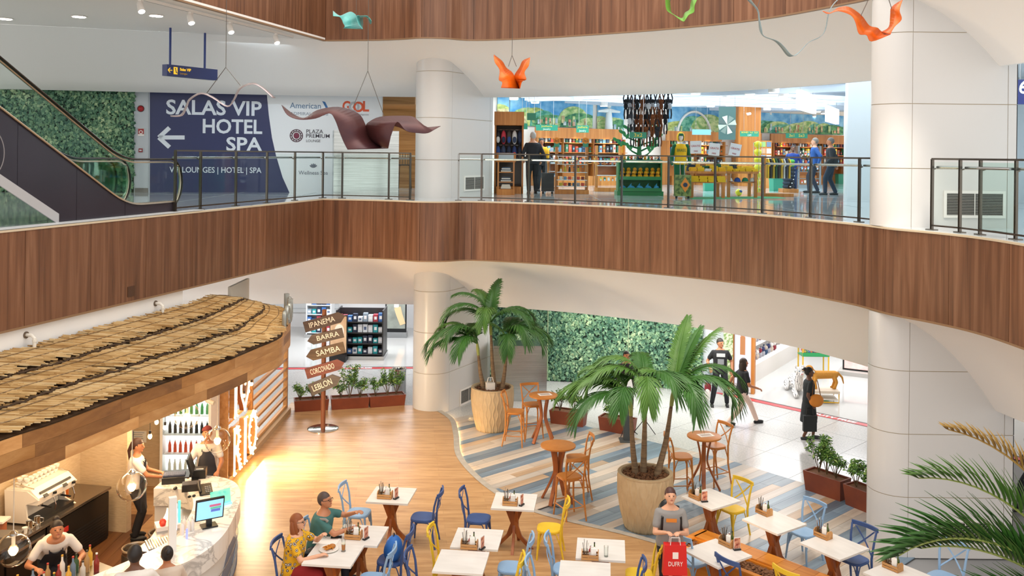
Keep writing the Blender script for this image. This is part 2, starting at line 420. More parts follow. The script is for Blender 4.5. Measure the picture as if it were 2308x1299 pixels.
# ------------------------------------------------------------------ piers
def pier(name, c, r, d, length, seams, label):
    c = V3(c); d = V3(d).normalized(); nrm = V3((d.y, -d.x))
    rt = struct(root(name, (0, 0, 0)), label)
    def ring(rr, inset=0.0):
        pts = []; a0 = math.atan2(nrm.y, nrm.x)
        arc = [c + V3((math.cos(a0 - PI * i / 20), math.sin(a0 - PI * i / 20))) * rr for i in range(21)]
        return arc
    z0, z1 = seams[0], seams[-1]
    a = ring(r - 0.012); e = length
    core = [(p.x, p.y) for p in a] + [tuple(c - nrm * (r - .012) + d * (e - .012)), tuple(c + nrm * (r - .012) + d * (e - .012))]
    MB().prism(core, z0, z1).bd('core', PLAIN('#b5a58a'), rt)
    for k in range(len(seams) - 1):
        za, zb = seams[k] + (0.0 if k == 0 else 0.006), seams[k + 1] - 0.006
        arc = ring(r); inn = ring(r - 0.014)
        poly = [(p.x, p.y) for p in arc] + [(p.x, p.y) for p in inn[::-1]]
        MB().prism(poly, za, zb).bd('nose_panel', PANELW, rt, True)
        for sgn in (1, -1):
            p0 = c + nrm * sgn * r + d * 0.008; p1 = c + nrm * sgn * r + d * (e - 0.16); q1 = p1 - nrm * sgn * .014; q0 = p0 - nrm * sgn * .014
            MB().prism([tuple(p0), tuple(p1), tuple(q1), tuple(q0)], za, zb).bd('side_panel', PANELW, rt)
            p0 = p1 + d * 0.010; p1 = c + nrm * sgn * r + d * e
            MB().prism([tuple(p0), tuple(p1), tuple(p1 - nrm * sgn * .014), tuple(p0 - nrm * sgn * .014)], za, zb).bd('end_panel', PANELW, rt)
        p0 = c + nrm * r + d * (e + .001); p1 = c - nrm * r + d * (e + .001)
        MB().prism([tuple(p0), tuple(p1), tuple(p1 - d * .014), tuple(p0 - d * .014)], za, zb).bd('end_panel', PANELW, rt)
    return rt, c, d, nrm, r
P1 = pier('wall_pier_far_upper', (-1.97, 23.26), 0.5, (0.473, 0.881), 2.1, [F2, 6.36, 7.42, 8.59, 9.2], 'white rounded pier with joints beside the souvenir shop on the upper floor')
pier('wall_pier_far_lower', (-1.97, 23.26), 0.5, (0.473, 0.881), 2.1, [0, 0.99, 2.02, 3.05, 3.965], 'white rounded pier between the three rusty planters and the tall potted palm')
P2 = pier('wall_pier_near_upper', (6.52, 15.3), 0.46, (1, 0), 1.72, [F2, 6.36, 7.42, 8.59, 9.22], 'white rounded pier with a wide air grille on the upper floor')
pier('wall_pier_near_lower', (6.52, 15.3), 0.46, (1, 0), 1.72, [0, 0.99, 2.02, 3.05, 3.965], 'white rounded pier at the end of the rusty planters')
def grille(name, M, w, h, label, n=14):
    """M: origin at centre, x along, y up, z outward"""
    r = root(name, (0, 0, 0)); r.matrix_world = M; tag(r, label, 'vent')
    f = MB()
    for sx in (-1, 1): f.box((sx * (w / 2 + .02), 0, .008), (.045, h + .085, .018))
    for sy in (-1, 1): f.box((0, sy * (h / 2 + .02), .008), (w - .006, .045, .018))
    f.bd('frame', WHITE, r); BX((0, 0, -.0), (w, h, .006)).bd('backing', PLAIN('#1d1c1c'), r)
    sl = BX((0, 0, 0), (w, h / n * 0.30, .012)).mesh('slat', PLAIN('#a8a39b'))
    for i in range(n): link('slat', sl, r, MT((0, -h / 2 + (i + .5) * h / n, .006)))
    BX((0, 0, .012), (.012, h, .006)).bd('mullion', WHITE, r)
    return r
_, c2, d2, n2, r2 = P2
q = atp(2196, 461, (6.5, 14.84, 0), V3((0, 1, 0)))
grille('air_grille', frame((q.x, 14.835, q.z), (1, 0, 0), (0, -1, 0)), .92, .36, 'wide white louvred air grille on the near pier above the walnut fascia')
q = atp(2140, 1217, (6.5, 14.84, 0), V3((0, 1, 0)))
grille('air_grille', frame((q.x + .25, 14.835, q.z + .12), (1, 0, 0), (0, -1, 0)), .8, .34, 'air grille at the foot of the near pier behind palm leaves', 10)
_, c1, d1, n1, r1 = P1
d1_3 = V3((d1.x, d1.y, 0)); n1_3 = V3((n1.x, n1.y, 0)); s1 = V3((c1.x, c1.y, 0)) + n1_3 * (r1 + .004)
q = atp(1069, 413, s1, n1_3)
grille('air_grille', frame(q, d1_3, n1_3), .95, .32, 'white air grille on the far pier left of the souvenir shop', 12)
q = atp(1056, 889, s1, n1_3)
grille('air_grille', frame(q, d1_3, n1_3), .8, .34, 'air grille low on the far pier behind the tall potted palm', 10)
# ------------------------------------------------------------------ ground floor
GRAN = mat('granite', '#b4b6b8', 0.16, 0, noise=('#d4d3d0', 26, (1, 1, 1), 0.22))
fl = struct(BX((0, 26, -.12), (44, 44, .2)).bd('floor', PLAIN('#8f9092')), 'ground floor of granite slabs')
tile = BX((0, 0, -.01), (1.192, 1.192, .02)).mesh('granite_slab', GRAN)
A45 = -0.80; e1 = V3((math.cos(A45), math.sin(A45))); e2 = V3((-e1.y, e1.x))
for i in range(-14, 16):
    for j in range(-14, 16):
        p = V3((4, 21)) + e1 * (i * 1.2) + e2 * (j * 1.2)
        if -11 < p.x < 13 and 11 < p.y < 28.5 and not (-5 < p.x < -2 and p.y < 22.2) and not (p.x < -5 and p.y < 17.4) and not (p.y < 15.5 and p.x < 5.5) and p.x - 1.1 * (p.y - 21) < 12.5 and not (p.x < 3 and p.y < 20) and not (2.5 < p.x < 4 and p.y < 17.5):
            link('granite_slab', tile, fl, MT((p.x, p.y, 0)) @ Matrix.Rotation(A45, 4, 'Z'))
# striped terrace boards
BOARD = [wood_mat('board_blue', '#5d7183', '#71879a', '#8a9dac', 'x', 0.3, 0.8), wood_mat('board_slate', '#515f6c', '#647482', '#7b8b97', 'x', 0.3, 0.8), wood_mat('board_sand', '#b3a392', '#c5b7a8', '#d4c9bc', 'x', 0.3, 0.8),
         wood_mat('board_grey', '#a39a91', '#b7afa6', '#c8c1b9', 'x', 0.3, 0.8), wood_mat('board_tan', '#a08468', '#b59a7e', '#c6ae95', 'x', 0.3, 0.8)]
AS = math.radians(42); se = V3((math.cos(AS), math.sin(AS))); sn = V3((-se.y, se.x)); so = V3((2.0, 18.0))
LIM = [((-1.0, 23.4), (1.2, 22.35)), ((1.2, 22.35), (4.69, 19.55)), ((4.69, 19.55), (6.75, 17.2)), ((6.75, 17.2), (8.3, 14.9))]
def clip(poly, a, b):
    a, b = V3(a), V3(b); d = b - a; nn = V3((d.y, -d.x)); out = []
    for i in range(len(poly)):
        p, q = poly[i], poly[(i + 1) % len(poly)]; sp, sq = (p - a).dot(nn), (q - a).dot(nn)
        if sp > 0 and False: pass
        inp, inq = sp >= 0, sq >= 0
        if inp: out.append(p)
        if inp != inq: out.append(p.lerp(q, sp / (sp - sq)))
    return out
ter = struct(root('floor_terrace', (0, 0, 0)), 'striped terrace floor of blue, grey and sand boards')
rr = random.Random(4); pat = 'bsstbsgsblsgbbstlbgsbbstblsgsblbgtsblsgb'
for row in range(-26, 26):
    kind = pat[(row + 26) % len(pat)]; u = -8.0 + rr.random()
    while u < 8.5:
        L = rr.choice((1.2, 1.8, 2.4)); k = kind if rr.random() < 0.85 else rr.choice('bsgtl')
        w0, w1 = row * .21 + .002, (row + 1) * .21 - .002
        P = [so + se * (u + .002) + sn * w0, so + se * (u + L - .002) + sn * w0, so + se * (u + L - .002) + sn * w1, so + se * (u + .002) + sn * w1]
        u += L
        cen = (P[0] + P[2]) / 2
        if cen.x < -1.9 or cen.y < 11 or (cen.x < 0.2 and cen.y < 16.6) or (cen.x < 2.2 and cen.y < 14.6) or cen.x > 9: continue
        for a, b in LIM:
            if len(P) > 2: P = clip(P, a, b)
        if len(P) < 3: continue
        o = P[0]; loc = [((p - o).dot(se), (p - o).dot(sn)) for p in P]
        me = MB().prism(loc, 0, .012).mesh('board', BOARD['blsgt'.index(k)])
        link('board', me, ter, MT((o.x, o.y, 0)) @ Matrix.Rotation(AS, 4, 'Z'))
# timber deck of the cafe
RING = spline([(-1.75, 22.9), (-1.35, 22.1), (-1.17, 20.9), (-.98, 19.3), (-.28, 17.55), (.58, 16.46), (2.2, 15.46), (3.3, 14.6), (4.6, 13.5), (6.0, 12.3), (7.4, 11.0)], 6)
DECKM = bpy.data.materials.new('oak_deck'); DECKM.use_nodes = True
def deck_nodes():
    nt = DECKM.node_tree; b = nt.nodes['Principled BSDF']; N = nt.nodes.new; L = nt.links.new
    tc = N('ShaderNodeTexCoord'); mp = N('ShaderNodeMapping'); mp.inputs['Rotation'].default_value = (0, 0, -0.12); mp.inputs['Scale'].default_value = (0.9, 7, 1)
    nz = N('ShaderNodeTexNoise'); nz.inputs['Scale'].default_value = 1.4; nz.inputs['Detail'].default_value = 6; nz.inputs['Roughness'].default_value = .62
    rp = N('ShaderNodeValToRGB'); e = rp.color_ramp.elements; e[0].position = .3; e[1].position = .72; e[0].color = lin('#a97f55'); e[1].color = lin('#d0a97c'); e.new(.5).color = lin('#be9568')
    br = N('ShaderNodeTexBrick'); br.inputs['Scale'].default_value = 1.0; br.inputs['Mortar Size'].default_value = .002; br.inputs['Brick Width'].default_value = 1.6; br.inputs['Row Height'].default_value = .16
    br.inputs[1].default_value = (1, 1, 1, 1); br.inputs[2].default_value = (.86, .84, .82, 1); br.inputs[3].default_value = (.62, .55, .5, 1)
    m2 = N('ShaderNodeMapping'); m2.inputs['Rotation'].default_value = (0, 0, -0.12)
    mx = N('ShaderNodeMix'); mx.data_type = 'RGBA'; mx.blend_type = 'MULTIPLY'; mx.inputs[0].default_value = 1
    L(tc.outputs['Object'], mp.inputs[0]); L(mp.outputs[0], nz.inputs['Vector']); L(nz.outputs[0], rp.inputs[0]); L(tc.outputs['Object'], m2.inputs[0]); L(m2.outputs[0], br.inputs['Vector'])
    L(rp.outputs[0], mx.inputs[6]); L(br.outputs[0], mx.inputs[7]); L(mx.outputs[2], b.inputs['Base Color']); b.inputs['Roughness'].default_value = .33
deck_nodes()
deck = [(p.x, p.y) for p in RING] + [(7.4, 8), (-10, 8), (-10, 17.5), (-5.62, 17.5), (-5.62, 23.45), (-2.4, 23.3)]
struct(MB().prism(deck, 0.0, DK).bd('floor_deck', DECKM), 'warm oak plank floor of the cafe')
mb = MB(); A = offset(RING, 0.0); B = offset(RING, -0.11); k = len(A)
vs = [(p.x, p.y, z) for P_, z in ((A, 0), (B, 0), (A, DK + .004), (B, DK + .004)) for p in P_]
A2 = offset(RING, .02)
mb.add([(p.x, p.y, 0.03) for p in A2] + [(p.x, p.y, DK + .006) for p in A2] + [(p.x, p.y, DK + .006) for p in B], [(j, j + 1, k + j + 1, k + j) for j in range(k - 1)] + [(k + j, k + j + 1, 2 * k + j + 1, 2 * k + j) for j in range(k - 1)])
struct(mb.bd('trim_7', mat('concrete_nosing', '#9f988e', .5, noise=('#b9b2a8', 8, (1, 1, 1), .3))), 'grey curved nosing between the oak floor and the striped terrace')
# lit strip under the nosing
seg = offset(RING, .012)[2:22]; k = len(seg)
LED = mat('led_strip', '#ffdca0', .5, emit=45, emit_color='#ffd08a')
tag(MB().sheet([(p.x, p.y, .014) for p in seg], [(p.x, p.y, .03) for p in seg], .004).bd('led_strip', LED), 'glowing warm light strip under the curved floor edge', 'light strip')
# polished white floors of the duty free shops and the red line in front
DF = mat('white_shop_floor', '#c9c9c7', .08)
ra, rb = atz(1625, 887, 0), atz(2010, 972, 0); rd = (rb - ra).normalized(); rn = V3((-rd.y, rd.x, 0))
struct(MB().prism([tuple((ra - rd * 1.0)[:2]), tuple((rb + rd * 4)[:2]), tuple((rb + rd * 4 + rn * 12)[:2]), tuple((ra - rd * 1.0 + rn * 12)[:2])], -.01, .006).bd('floor_duty_free', DF), 'polished white floor of the toy shop behind the red line')
RED = mat('red_line', '#d2444a', .3)
def red_line(p, q, w, texts, label):
    d = (q - p).normalized(); nn = V3((-d.y, d.x, 0)); r = root('floor_line', (0, 0, 0), 0); struct(r, label)
    BM(p + V3((0, 0, .008)), q + V3((0, 0, .008)), w, .004).bd('red_stripe', RED, r)
    BM(p + nn * (w / 2 + .04) + V3((0, 0, .008)), q + nn * (w / 2 + .04) + V3((0, 0, .008)), .06, .005).bd('dark_rail', PLAIN('#4a4644'), r)
    for t in texts:
        c = p + d * t; text('lettering', 'DUTY FREE', w * .95, PLAIN('#f6eeee'), frame(c + V3((0, 0, .0125)), d, (0, 0, 1)), r, width=1.15, depth=.0008, bold=.008)
dl = (atz(1890, 944, 0) - ra).length
red_line(ra - rd * .1, rb + rd * 3, .20, [dl, dl + 3.4], 'red floor line reading DUTY FREE in front of the toy shop')
la, lb = atz(600, 832, 0), atz(935, 830, 0); ld = (lb - la).normalized(); ln = V3((-ld.y, ld.x, 0))
struct(MB().prism([tuple((la - ld * 3)[:2]), tuple((lb + ld * .3)[:2]), tuple((lb + ld * .3 + ln * 8)[:2]), tuple((la - ld * 3 + ln * 8)[:2])], -.01, .006).bd('floor_duty_free', DF), 'polished white floor of the shop behind the signpost')
red_line(la - ld * 2, lb + ld * .2, .18, [2 + (atz(795, 831, 0) - la).length], 'red floor line reading DUTY FREE behind the signpost')
# ground floor walls
LW = mat('kiosk_bulkhead_white', '#f2efeb', .6)
wl = [LEFT[0].lerp(LEFT[1], t) for t in (0, (16.68 - 7.7) / (22.11 - 7.7))]
wd = (wl[1] - wl[0]).normalized(); wn = V3((-wd.y, wd.x))
a, b = wl[0] + wn * .06, wl[1] + wn * .06
struct(MB().prism([tuple(a), tuple(b), tuple(b + wn * .2), tuple(a + wn * .2)], 2.85, 4.0).bd('wall_left', LW), 'white bulkhead between the walnut fascia and the reed roof')
for x0, y0, lab in ((-6.2, 12, ''),): pass
struct(BX((-12.5, 16, 2), (.2, 18, 4)).bd('wall_far_left', LW), 'pale wall at the back of the juice bar')
# ================================================================== UPPER FLOOR: railings, escalator, lounge wall, signs, hanging pieces
def rail_run(name, pts, label, end_caps=(True, True)):
    """pts: base points (x, y) of the posts at upper floor level; one thing with posts, rails and panes"""
    r = root(name, (0, 0, F2), 0, label, 'railing'); H = 1.12
    pts = [V3((p[0], p[1], 0)) for p in pts]
    for i, p in enumerate(pts):
        a, b = pts[max(i - 1, 0)], pts[min(i + 1, len(pts) - 1)]; d = (b - a).normalized(); n = V3((-d.y, d.x, 0))
        mb = MB()
        for s in (-1, 1): mb.beam(p + d * s * .012, p + d * s * .012 + V3((0, 0, H)), .010, .045, n)
        mb.box(p + V3((0, 0, .006)), (.16, .10, .012), math.atan2(d.y, d.x))
        mb.beam(p + V3((0, 0, .95)), p + n * .07 + V3((0, 0, .97)), .02, .02)
        mb.bd('post', DARKSTEEL, r)
    for i in range(len(pts) - 1):
        a, b = pts[i], pts[i + 1]; d = (b - a).normalized(); n = V3((-d.y, d.x, 0))
        BM(a + V3((0, 0, H)), b + V3((0, 0, H)), .05, .03).bd('top_rail', DARKSTEEL, r)
        TU([a + d * .03 + n * .07 + V3((0, 0, .99)), b - d * .03 + n * .07 + V3((0, 0, .99))], .022, 8).bd('hand_rail', STEEL, r, True)
        BM(a + d * .03 + V3((0, 0, .07)), b - d * .03 + V3((0, 0, .07)), .03, .025).bd('bottom_rail', DARKSTEEL, r)
        BM(a + d * .03 + V3((0, 0, .58)), b - d * .03 + V3((0, 0, .58)), .008, .99).bd('glass_pane', GLASS, r)
    return r
def on_path(P, x, z=F2):
    best = None
    for i in range(len(P) - 1):
        xa, xb = px_of(P[i].x, P[i].y, z)[0], px_of(P[i + 1].x, P[i + 1].y, z)[0]
        if (xa - x) * (xb - x) <= 0 and xa != xb: best = P[i].lerp(P[i + 1], (x - xa) / (xb - xa))
    return best
LP = offset(left_pts(200), .16); RP = offset(FRONT, .22)
corner = LP[-1]
lrun = [on_path(LP, x) for x in (394, 451, 531, 601, 664)]
RB = [V3((corner.x + .02, RP[0].y)), ] + RP[2:]
rpts = [on_path(RB, x) for x in (727, 771, 876, 924)]
rail_run('glass_railing', lrun + rpts, 'glass railing with dark steel posts between the escalator and the far pier')
rail_run('glass_railing', [on_path(RP, x) for x in (1033, 1085, 1191, 1296, 1401, 1506, 1611, 1718, 1827, 1936, 1985)], 'long curved glass railing with dark steel posts in front of the souvenir shop')
rail_run('glass_railing', [on_path(RP, x) for x in (2100, 2163, 2289)] + [RP[-12], RP[-6]], 'glass railing with dark steel posts in front of the near pier and its grille')
# ------------------------------------------------------------------ escalator
eo = on_path(offset(left_pts(200), .30), 410); ed = -(LEFT[1] - LEFT[0]).normalized()
ein = V3((ed.y, -ed.x))   # away from the atrium
if ein.x > 0: ein = -ein
esc = root('escalator', (eo.x, eo.y, F2), 0, 'escalator with dark side cladding, glass balustrade and black handrail', 'escalator')
EL = Matrix((V3((ed.x, ed.y, 0)), V3((0, 0, 1)), V3((-ein.x, -ein.y, 0)))).transposed().to_4x4()
def rise(s): return 0 if s < 1.3 else ((s - 1.3) ** 2 * 0.3437 if s < 2.1 else 0.22 + (s - 2.1) * .55)
def ep(s, z, off=0.0): return EL @ V3((s, z, off))
SS = [0.35 + i * .1 for i in range(60)]
CLAD = mat('escalator_cladding', '#26222b', .28, noise=('#332c35', .7, (1, 1, 1), .3))
for off in (0.0, -1.12, -1.42):
    newel = [(0.35 - .33 * math.sin(q), .53 - .43 * math.cos(q)) for q in [PI * i / 12 for i in range(13)]]
    path = newel + [(s, .96 + rise(s)) for s in SS[1:]]
    TU([ep(s, z, off) for s, z in path], .032, 8, ry=.6).bd('handrail', mat('rubber', '#15130f', .35), esc, True)
    TU([ep(s + (.045 if i < 9 else 0), z - (.05 if i > 9 else 0), off) for i, (s, z) in enumerate(path)], .022, 8, ry=.7).bd('handrail_guide', mat('champagne_steel', '#c9bfae', .3, 1.0), esc, True)
    cuts = [0.08, 1.0, 2.1, 3.2, 4.4, 6.2]
    for a, b in zip(cuts, cuts[1:]):
        st = [a + (b - a) * i / 8 + (.004 if i == 0 else 0) for i in range(9)]
        top = [ep(s, .93 + rise(s) if s > .35 else .53 + math.sqrt(max(0, .1 - (s - .35) ** 2)), off) for s in st]
        bot = [ep(s, .2 + rise(s) if s > .35 else .53 - math.sqrt(max(0, .1 - (s - .35) ** 2)), off) for s in st]
        MB().sheet(bot, top, .008).bd('glass_pane', GREENGLASS if off else GLASS, esc)
    MB().sheet([ep(s, .2 + rise(s), off + .10) for s in SS], [ep(s, .2 + rise(s), off - .10) for s in SS], .02).bd('deck_cover', mat('champagne_steel', '#c9bfae', .3, 1.0), esc)
def under(s): return -.0 if s < 3.3 else (s - 3.3) * .55
cuts = [0.3, 1.75, 2.9, 4.1, 5.3, 6.3]
for a, b in zip(cuts, cuts[1:]):
    st = [a + .004 + (b - a - .008) * i / 8 for i in range(9)]
    MB().sheet([ep(s, under(s) + .0, .10) for s in st], [ep(s, .18 + rise(s), .10) for s in st], .02).bd('cladding_panel', CLAD, esc)
MB().sheet([ep(s, under(s) - .02, .125) for s in [3.3 + .15 * i for i in range(20)]], [ep(s, under(s) + .14, .125) for s in [3.3 + .15 * i for i in range(20)]], .02).bd('truss_edge', mat('pale_trim', '#aaa9ab', .4), esc)
TU([ep(s, .19 + rise(s), .12) for s in SS], .016, 6).bd('edge_trim', mat('champagne_steel', '#c9bfae', .3, 1.0), esc, True)
MB().sheet([ep(s, .06 + rise(s), -.11) for s in SS], [ep(s, .06 + rise(s), -1.02) for s in SS], .02).bd('steps', mat('step_metal', '#77777a', .4, .8), esc)
cc = atp(-32, 345, V3(eo.to_3d()) + V3((0, 0, F2)) + (EL @ V3((0, 0, .135))), EL @ V3((0, 0, 1)))
ringp = [cc - V3((eo.x, eo.y, F2)) + EL.to_3x3() @ V3((math.cos(q) * .32, math.sin(q) * .36, 0)) for q in [2 * PI * i / 40 for i in range(40)]]
TU(ringp, .006, 5, closed=True).bd('round_emblem', PLAIN('#8d8788'), esc)
# white floor ledge under the escalator
A = [LEFT[0].lerp(LEFT[1], t) for t in (0, .66)]; nn = V3((ein.x, ein.y))
struct(MB().prism([tuple(A[0]), tuple(A[1]), tuple(A[1] + nn * .21), tuple(A[0] + nn * .21)], F2, F2 + .012).bd('trim_8', PLAIN('#c3c6c9')), 'pale ledge between the escalator cladding and the walnut fascia')
# ------------------------------------------------------------------ lounge wall
VA, VB = V3((-13.4, 23.7, 0)), V3((-3.0, 25.6, 0)); vx = (VB - VA).normalized(); vn = V3((vx.y, -vx.x, 0))
def vp(x, y, out=0.0): return atp(x, y, VA + vn * out, vn)
def vM(x, y, out=0.0): return frame(vp(x, y, out), vx, vn)
def vpoly(pts, th, out=0.0):
    o = vp(*pts[0], out); M = frame(o, vx, vn); Mi = M.inverted()
    return MB().prism([tuple((Mi @ vp(x, y, out))[:2]) for x, y in pts], 0, th, M)
ve = vp(862, 300)
struct(MB().prism([tuple(VA[:2]), tuple(ve[:2]), tuple((ve - vn * .15)[:2]), tuple((VA - vn * .15)[:2])], F2, 8.7).bd('wall_lounge', PLAIN('#dfe5e9', .5)), 'white wall of the lounge entrance behind the escalator')
VIP = root('lounge_sign', (0, 0, 0), 0, 'large dark blue wall panel reading SALAS VIP HOTEL SPA with an arrow', 'sign')
edge = [(600, 196), (606, 260), (613, 310), (622, 350), (637, 400), (655, 440)]
vpoly([(338, 436), (338, 196)] + edge, .015, .0).bd('panel', mat('sign_navy', '#27305c', .35), VIP)
WT = PLAIN('#dde6f0', .5)
def vtext(body, x0, x1, y, cap, m, parent, bold=.004, out=.018, **kw):
    w = (vp(x1, y) - vp(x0, y)).length; h = (vp(x0, y) - vp(x0, y + cap)).length
    return text('lettering', body, h / .72, m, frame(vp((x0 + x1) / 2, y, out), vx, vn), parent, width=w, bold=bold, **kw)
vtext('SALAS VIP', 375, 590, 245, 33, WT, VIP, .012); vtext('HOTEL', 456, 590, 287, 32, WT, VIP, .012); vtext('SPA', 509, 590, 327, 31, WT, VIP, .012)
vtext('VIP LOUNGES | HOTEL | SPA', 383, 590, 384, 13, WT, VIP, .002)
ar = MB()
for a, b in (((358, 310), (416, 310)), ((358, 310), (382, 288)), ((358, 310), (382, 332))): ar.beam(vp(*a, .02), vp(*b, .02), .008, .11, (0, 0, 1))
ar.bd('arrow', WT, VIP)
LOG = root('partner_sign', (0, 0, 0), 0, 'white wall panel with airline and lounge logos beside the blue panel', 'sign')
vpoly([(600, 196)] + edge[1:] + [(860, 446), (860, 205)], .012, .0).bd('panel', PLAIN('#e8edf1', .4), LOG)
vtext('American', 654, 724, 239, 13, PLAIN('#6b87a4'), LOG, .002); vtext('ADMIRALS CLUB', 654, 740, 257, 7, PLAIN('#8a95a5'), LOG, .0)
mb = vpoly([(726, 228), (733, 230), (741, 246), (734, 243)], .01, .016); mb.bd('eagle_mark', PLAIN('#2f6fae'), LOG); vpoly([(733, 243), (740, 246), (737, 252)], .01, .016).bd('eagle_mark', PLAIN('#c8393a'), LOG)
GO = PLAIN('#e0572b'); vtext('G', 772, 790, 241, 23, GO, LOG, .012); vtext('L', 817, 831, 241, 23, GO, LOG, .012)
def vring(x, y, ro, ri, m, parent, name='ring', out=.02, sx=1):
    c = vp(x, y, out); M = frame(c, vx, vn); k = (vp(x + 1, y) - vp(x, y)).length; q = [2 * PI * i / 28 for i in range(28)]
    return TU([M @ V3((math.cos(t) * (ro + ri) / 2 * k * sx, math.sin(t) * (ro + ri) / 2 * k, 0)) for t in q], (ro - ri) / 2 * k, 6, closed=True, ry=.3, up=tuple(vn)).bd(name, m, parent)
vring(798, 241, 12, 7, PLAIN('#b9bcc2'), LOG); vring(808, 241, 12, 7, GO, LOG)
vtext('Linhas aéreas inteligentes', 772, 831, 258, 4, PLAIN('#9a9aa0'), LOG, 0)
PLM = PLAIN('#3a3440'); vtext('PLAZA', 690, 728, 297, 9, PLM, LOG, .0006); vtext('PREMIUM', 690, 743, 307, 9, PLM, LOG, .0006); vtext('LOUNGE', 690, 722, 318, 6, PLM, LOG, .0)
vring(668, 306, 15, 13, PLAIN('#52303f'), LOG); vring(668, 306, 11, 9, PLAIN('#52303f'), LOG)
c = vp(668, 306, .02); BA(c, (.085, .02, .085)).bd('emblem_core', PLAIN('#7a2f48'), LOG)
for i in range(12):
    q = 2 * PI * i / 12; k = (vp(669, 306) - vp(668, 306)).length
    BM(frame(c, vx, vn) @ V3((math.cos(q) * 9 * k, math.sin(q) * 9 * k, 0)), frame(c, vx, vn) @ V3((math.cos(q) * 14 * k, math.sin(q) * 14 * k, 0)), .02, .01, vn).bd('emblem_spoke', PLAIN('#52303f'), LOG)
vtext('Wellness Spa', 673, 739, 390, 9, PLAIN('#6f7480'), LOG, 0)
c = vp(706, 378, .02)
for i in range(5):
    q = (i - 2) * .5; BA(c + vx * math.sin(q) * .06 + V3((0, 0, math.cos(q) * .06)), (.022, .006, .06), 8, 5, Matrix.Rotation(q, 3, 'Y')).bd('lotus_petal', PLAIN('#6f7480'), LOG)
# grey pilaster with call points
struct(vpoly([(303, 440), (303, 196), (335, 196), (335, 440)], .06, .0).bd('wall_pilaster', PLAIN('#b9c0c6', .5)), 'grey pilaster between the ivy wall and the blue panel')
struct(vpoly([(304, 440), (304, 424), (334, 424), (334, 440)], .012, .065).bd('baseboard_pilaster', PLAIN('#75726c')), 'dark skirting of the grey pilaster')
c = vp(317, 245, .08); al = root('alarm_bell', c, 0, 'round red alarm bell on the grey pilaster', 'alarm')
RM = frame((0, 0, 0), vx, vn)
def lathe_on(prof, n=16):
    mb = LA(prof, (0, 0, 0), n); mb.v = [tuple(RM @ V3(v)) for v in mb.v]; return mb
lathe_on([(.075, -.02), (.075, .0), (.06, .02), (.03, .045), (.0, .05)]).bd('gong', PLAIN('#a81d22', .35), al, True); lathe_on([(.09, -.022), (.09, -.008)]).bd('base_ring', PLAIN('#3b1416'), al)
c = vp(318, 298, .075); cp = root('fire_call_point', c, 0, 'square red and white fire call point below the alarm bell', 'call point')
BX((0, 0, 0), (.16, .02, .2), math.atan2(vx.y, vx.x)).bd('plate', PLAIN('#e9e3df'), cp); BX(vn * .012 + V3((0, 0, .02)), (.145, .012, .14), math.atan2(vx.y, vx.x)).bd('red_face', PLAIN('#9d2b31'), cp)
lathe_on([(.05, .02), (.05, .026)]).bd('white_ring', PLAIN('#eee6e2'), cp); lathe_on([(.03, .026), (.03, .031)]).bd('red_button', PLAIN('#9d2b31'), cp)
c = vp(317, 339, .075); sw = root('key_switch', c, 0, 'small red and grey key switch low on the grey pilaster', 'switch')
BX((0, 0, 0), (.10, .03, .10), math.atan2(vx.y, vx.x)).bd('plate', PLAIN('#8a2a30'), sw); BX(vn * .02, (.06, .012, .035), math.atan2(vx.y, vx.x)).bd('label_strip', PLAIN('#cfd3d8'), sw)
# ------------------------------------------------------------------ ivy
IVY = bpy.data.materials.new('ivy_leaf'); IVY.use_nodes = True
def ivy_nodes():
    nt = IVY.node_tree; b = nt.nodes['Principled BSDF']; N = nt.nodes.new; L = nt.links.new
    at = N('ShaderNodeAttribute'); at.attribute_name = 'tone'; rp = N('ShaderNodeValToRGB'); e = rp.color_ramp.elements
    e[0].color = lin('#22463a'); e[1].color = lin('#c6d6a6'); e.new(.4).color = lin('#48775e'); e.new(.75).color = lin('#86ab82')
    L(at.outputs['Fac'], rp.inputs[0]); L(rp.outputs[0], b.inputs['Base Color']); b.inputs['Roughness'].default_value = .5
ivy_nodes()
def ivy(name, M, w, h, n, size, parent, seed=1, depth=.10):
    r = random.Random(seed); vs = []; fs = []; tone = []
    clumps = [(r.uniform(0, w), r.uniform(0, h), r.uniform(.15, .45), r.uniform(-.25, .25)) for _ in range(int(w * h * 6))]
    for _ in range(n):
        x, y = r.uniform(0, w), r.uniform(0, h); base = .45
        z = r.uniform(.02, depth); s = size * r.uniform(.6, 1.25); a = r.uniform(-.9, .9) - PI / 2; t = r.uniform(-.7, .5); b = r.uniform(-.5, .5)
        Mx = MT((x, y, z)) @ Euler((t, b, a + PI / 2)).to_matrix().to_4x4()
        k = len(vs)
        for p in ((0, s * .55, 0), (-s * .5, s * .12, -.1 * s), (-s * .22, -s * .05, 0), (0, -s * .6, -.06 * s), (s * .22, -s * .05, 0), (s * .5, s * .12, -.1 * s)): vs.append(tuple(M @ (Mx @ V3(p))))
        fs += [(k, k + 1, k + 2, k + 3), (k, k + 3, k + 4, k + 5)]
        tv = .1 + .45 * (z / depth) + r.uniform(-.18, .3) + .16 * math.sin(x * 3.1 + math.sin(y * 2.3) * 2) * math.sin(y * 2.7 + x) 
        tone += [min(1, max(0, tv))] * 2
    me = bpy.data.meshes.new(name); me.from_pydata(vs, [], fs); me.materials.append(IVY)
    at = me.attributes.new('tone', 'FLOAT', 'FACE'); at.data.foreach_set('value', tone)
    o = link(name, me, parent); o['kind'] = 'stuff'; return o
a = vp(-30, 440); b = vp(302, 440)
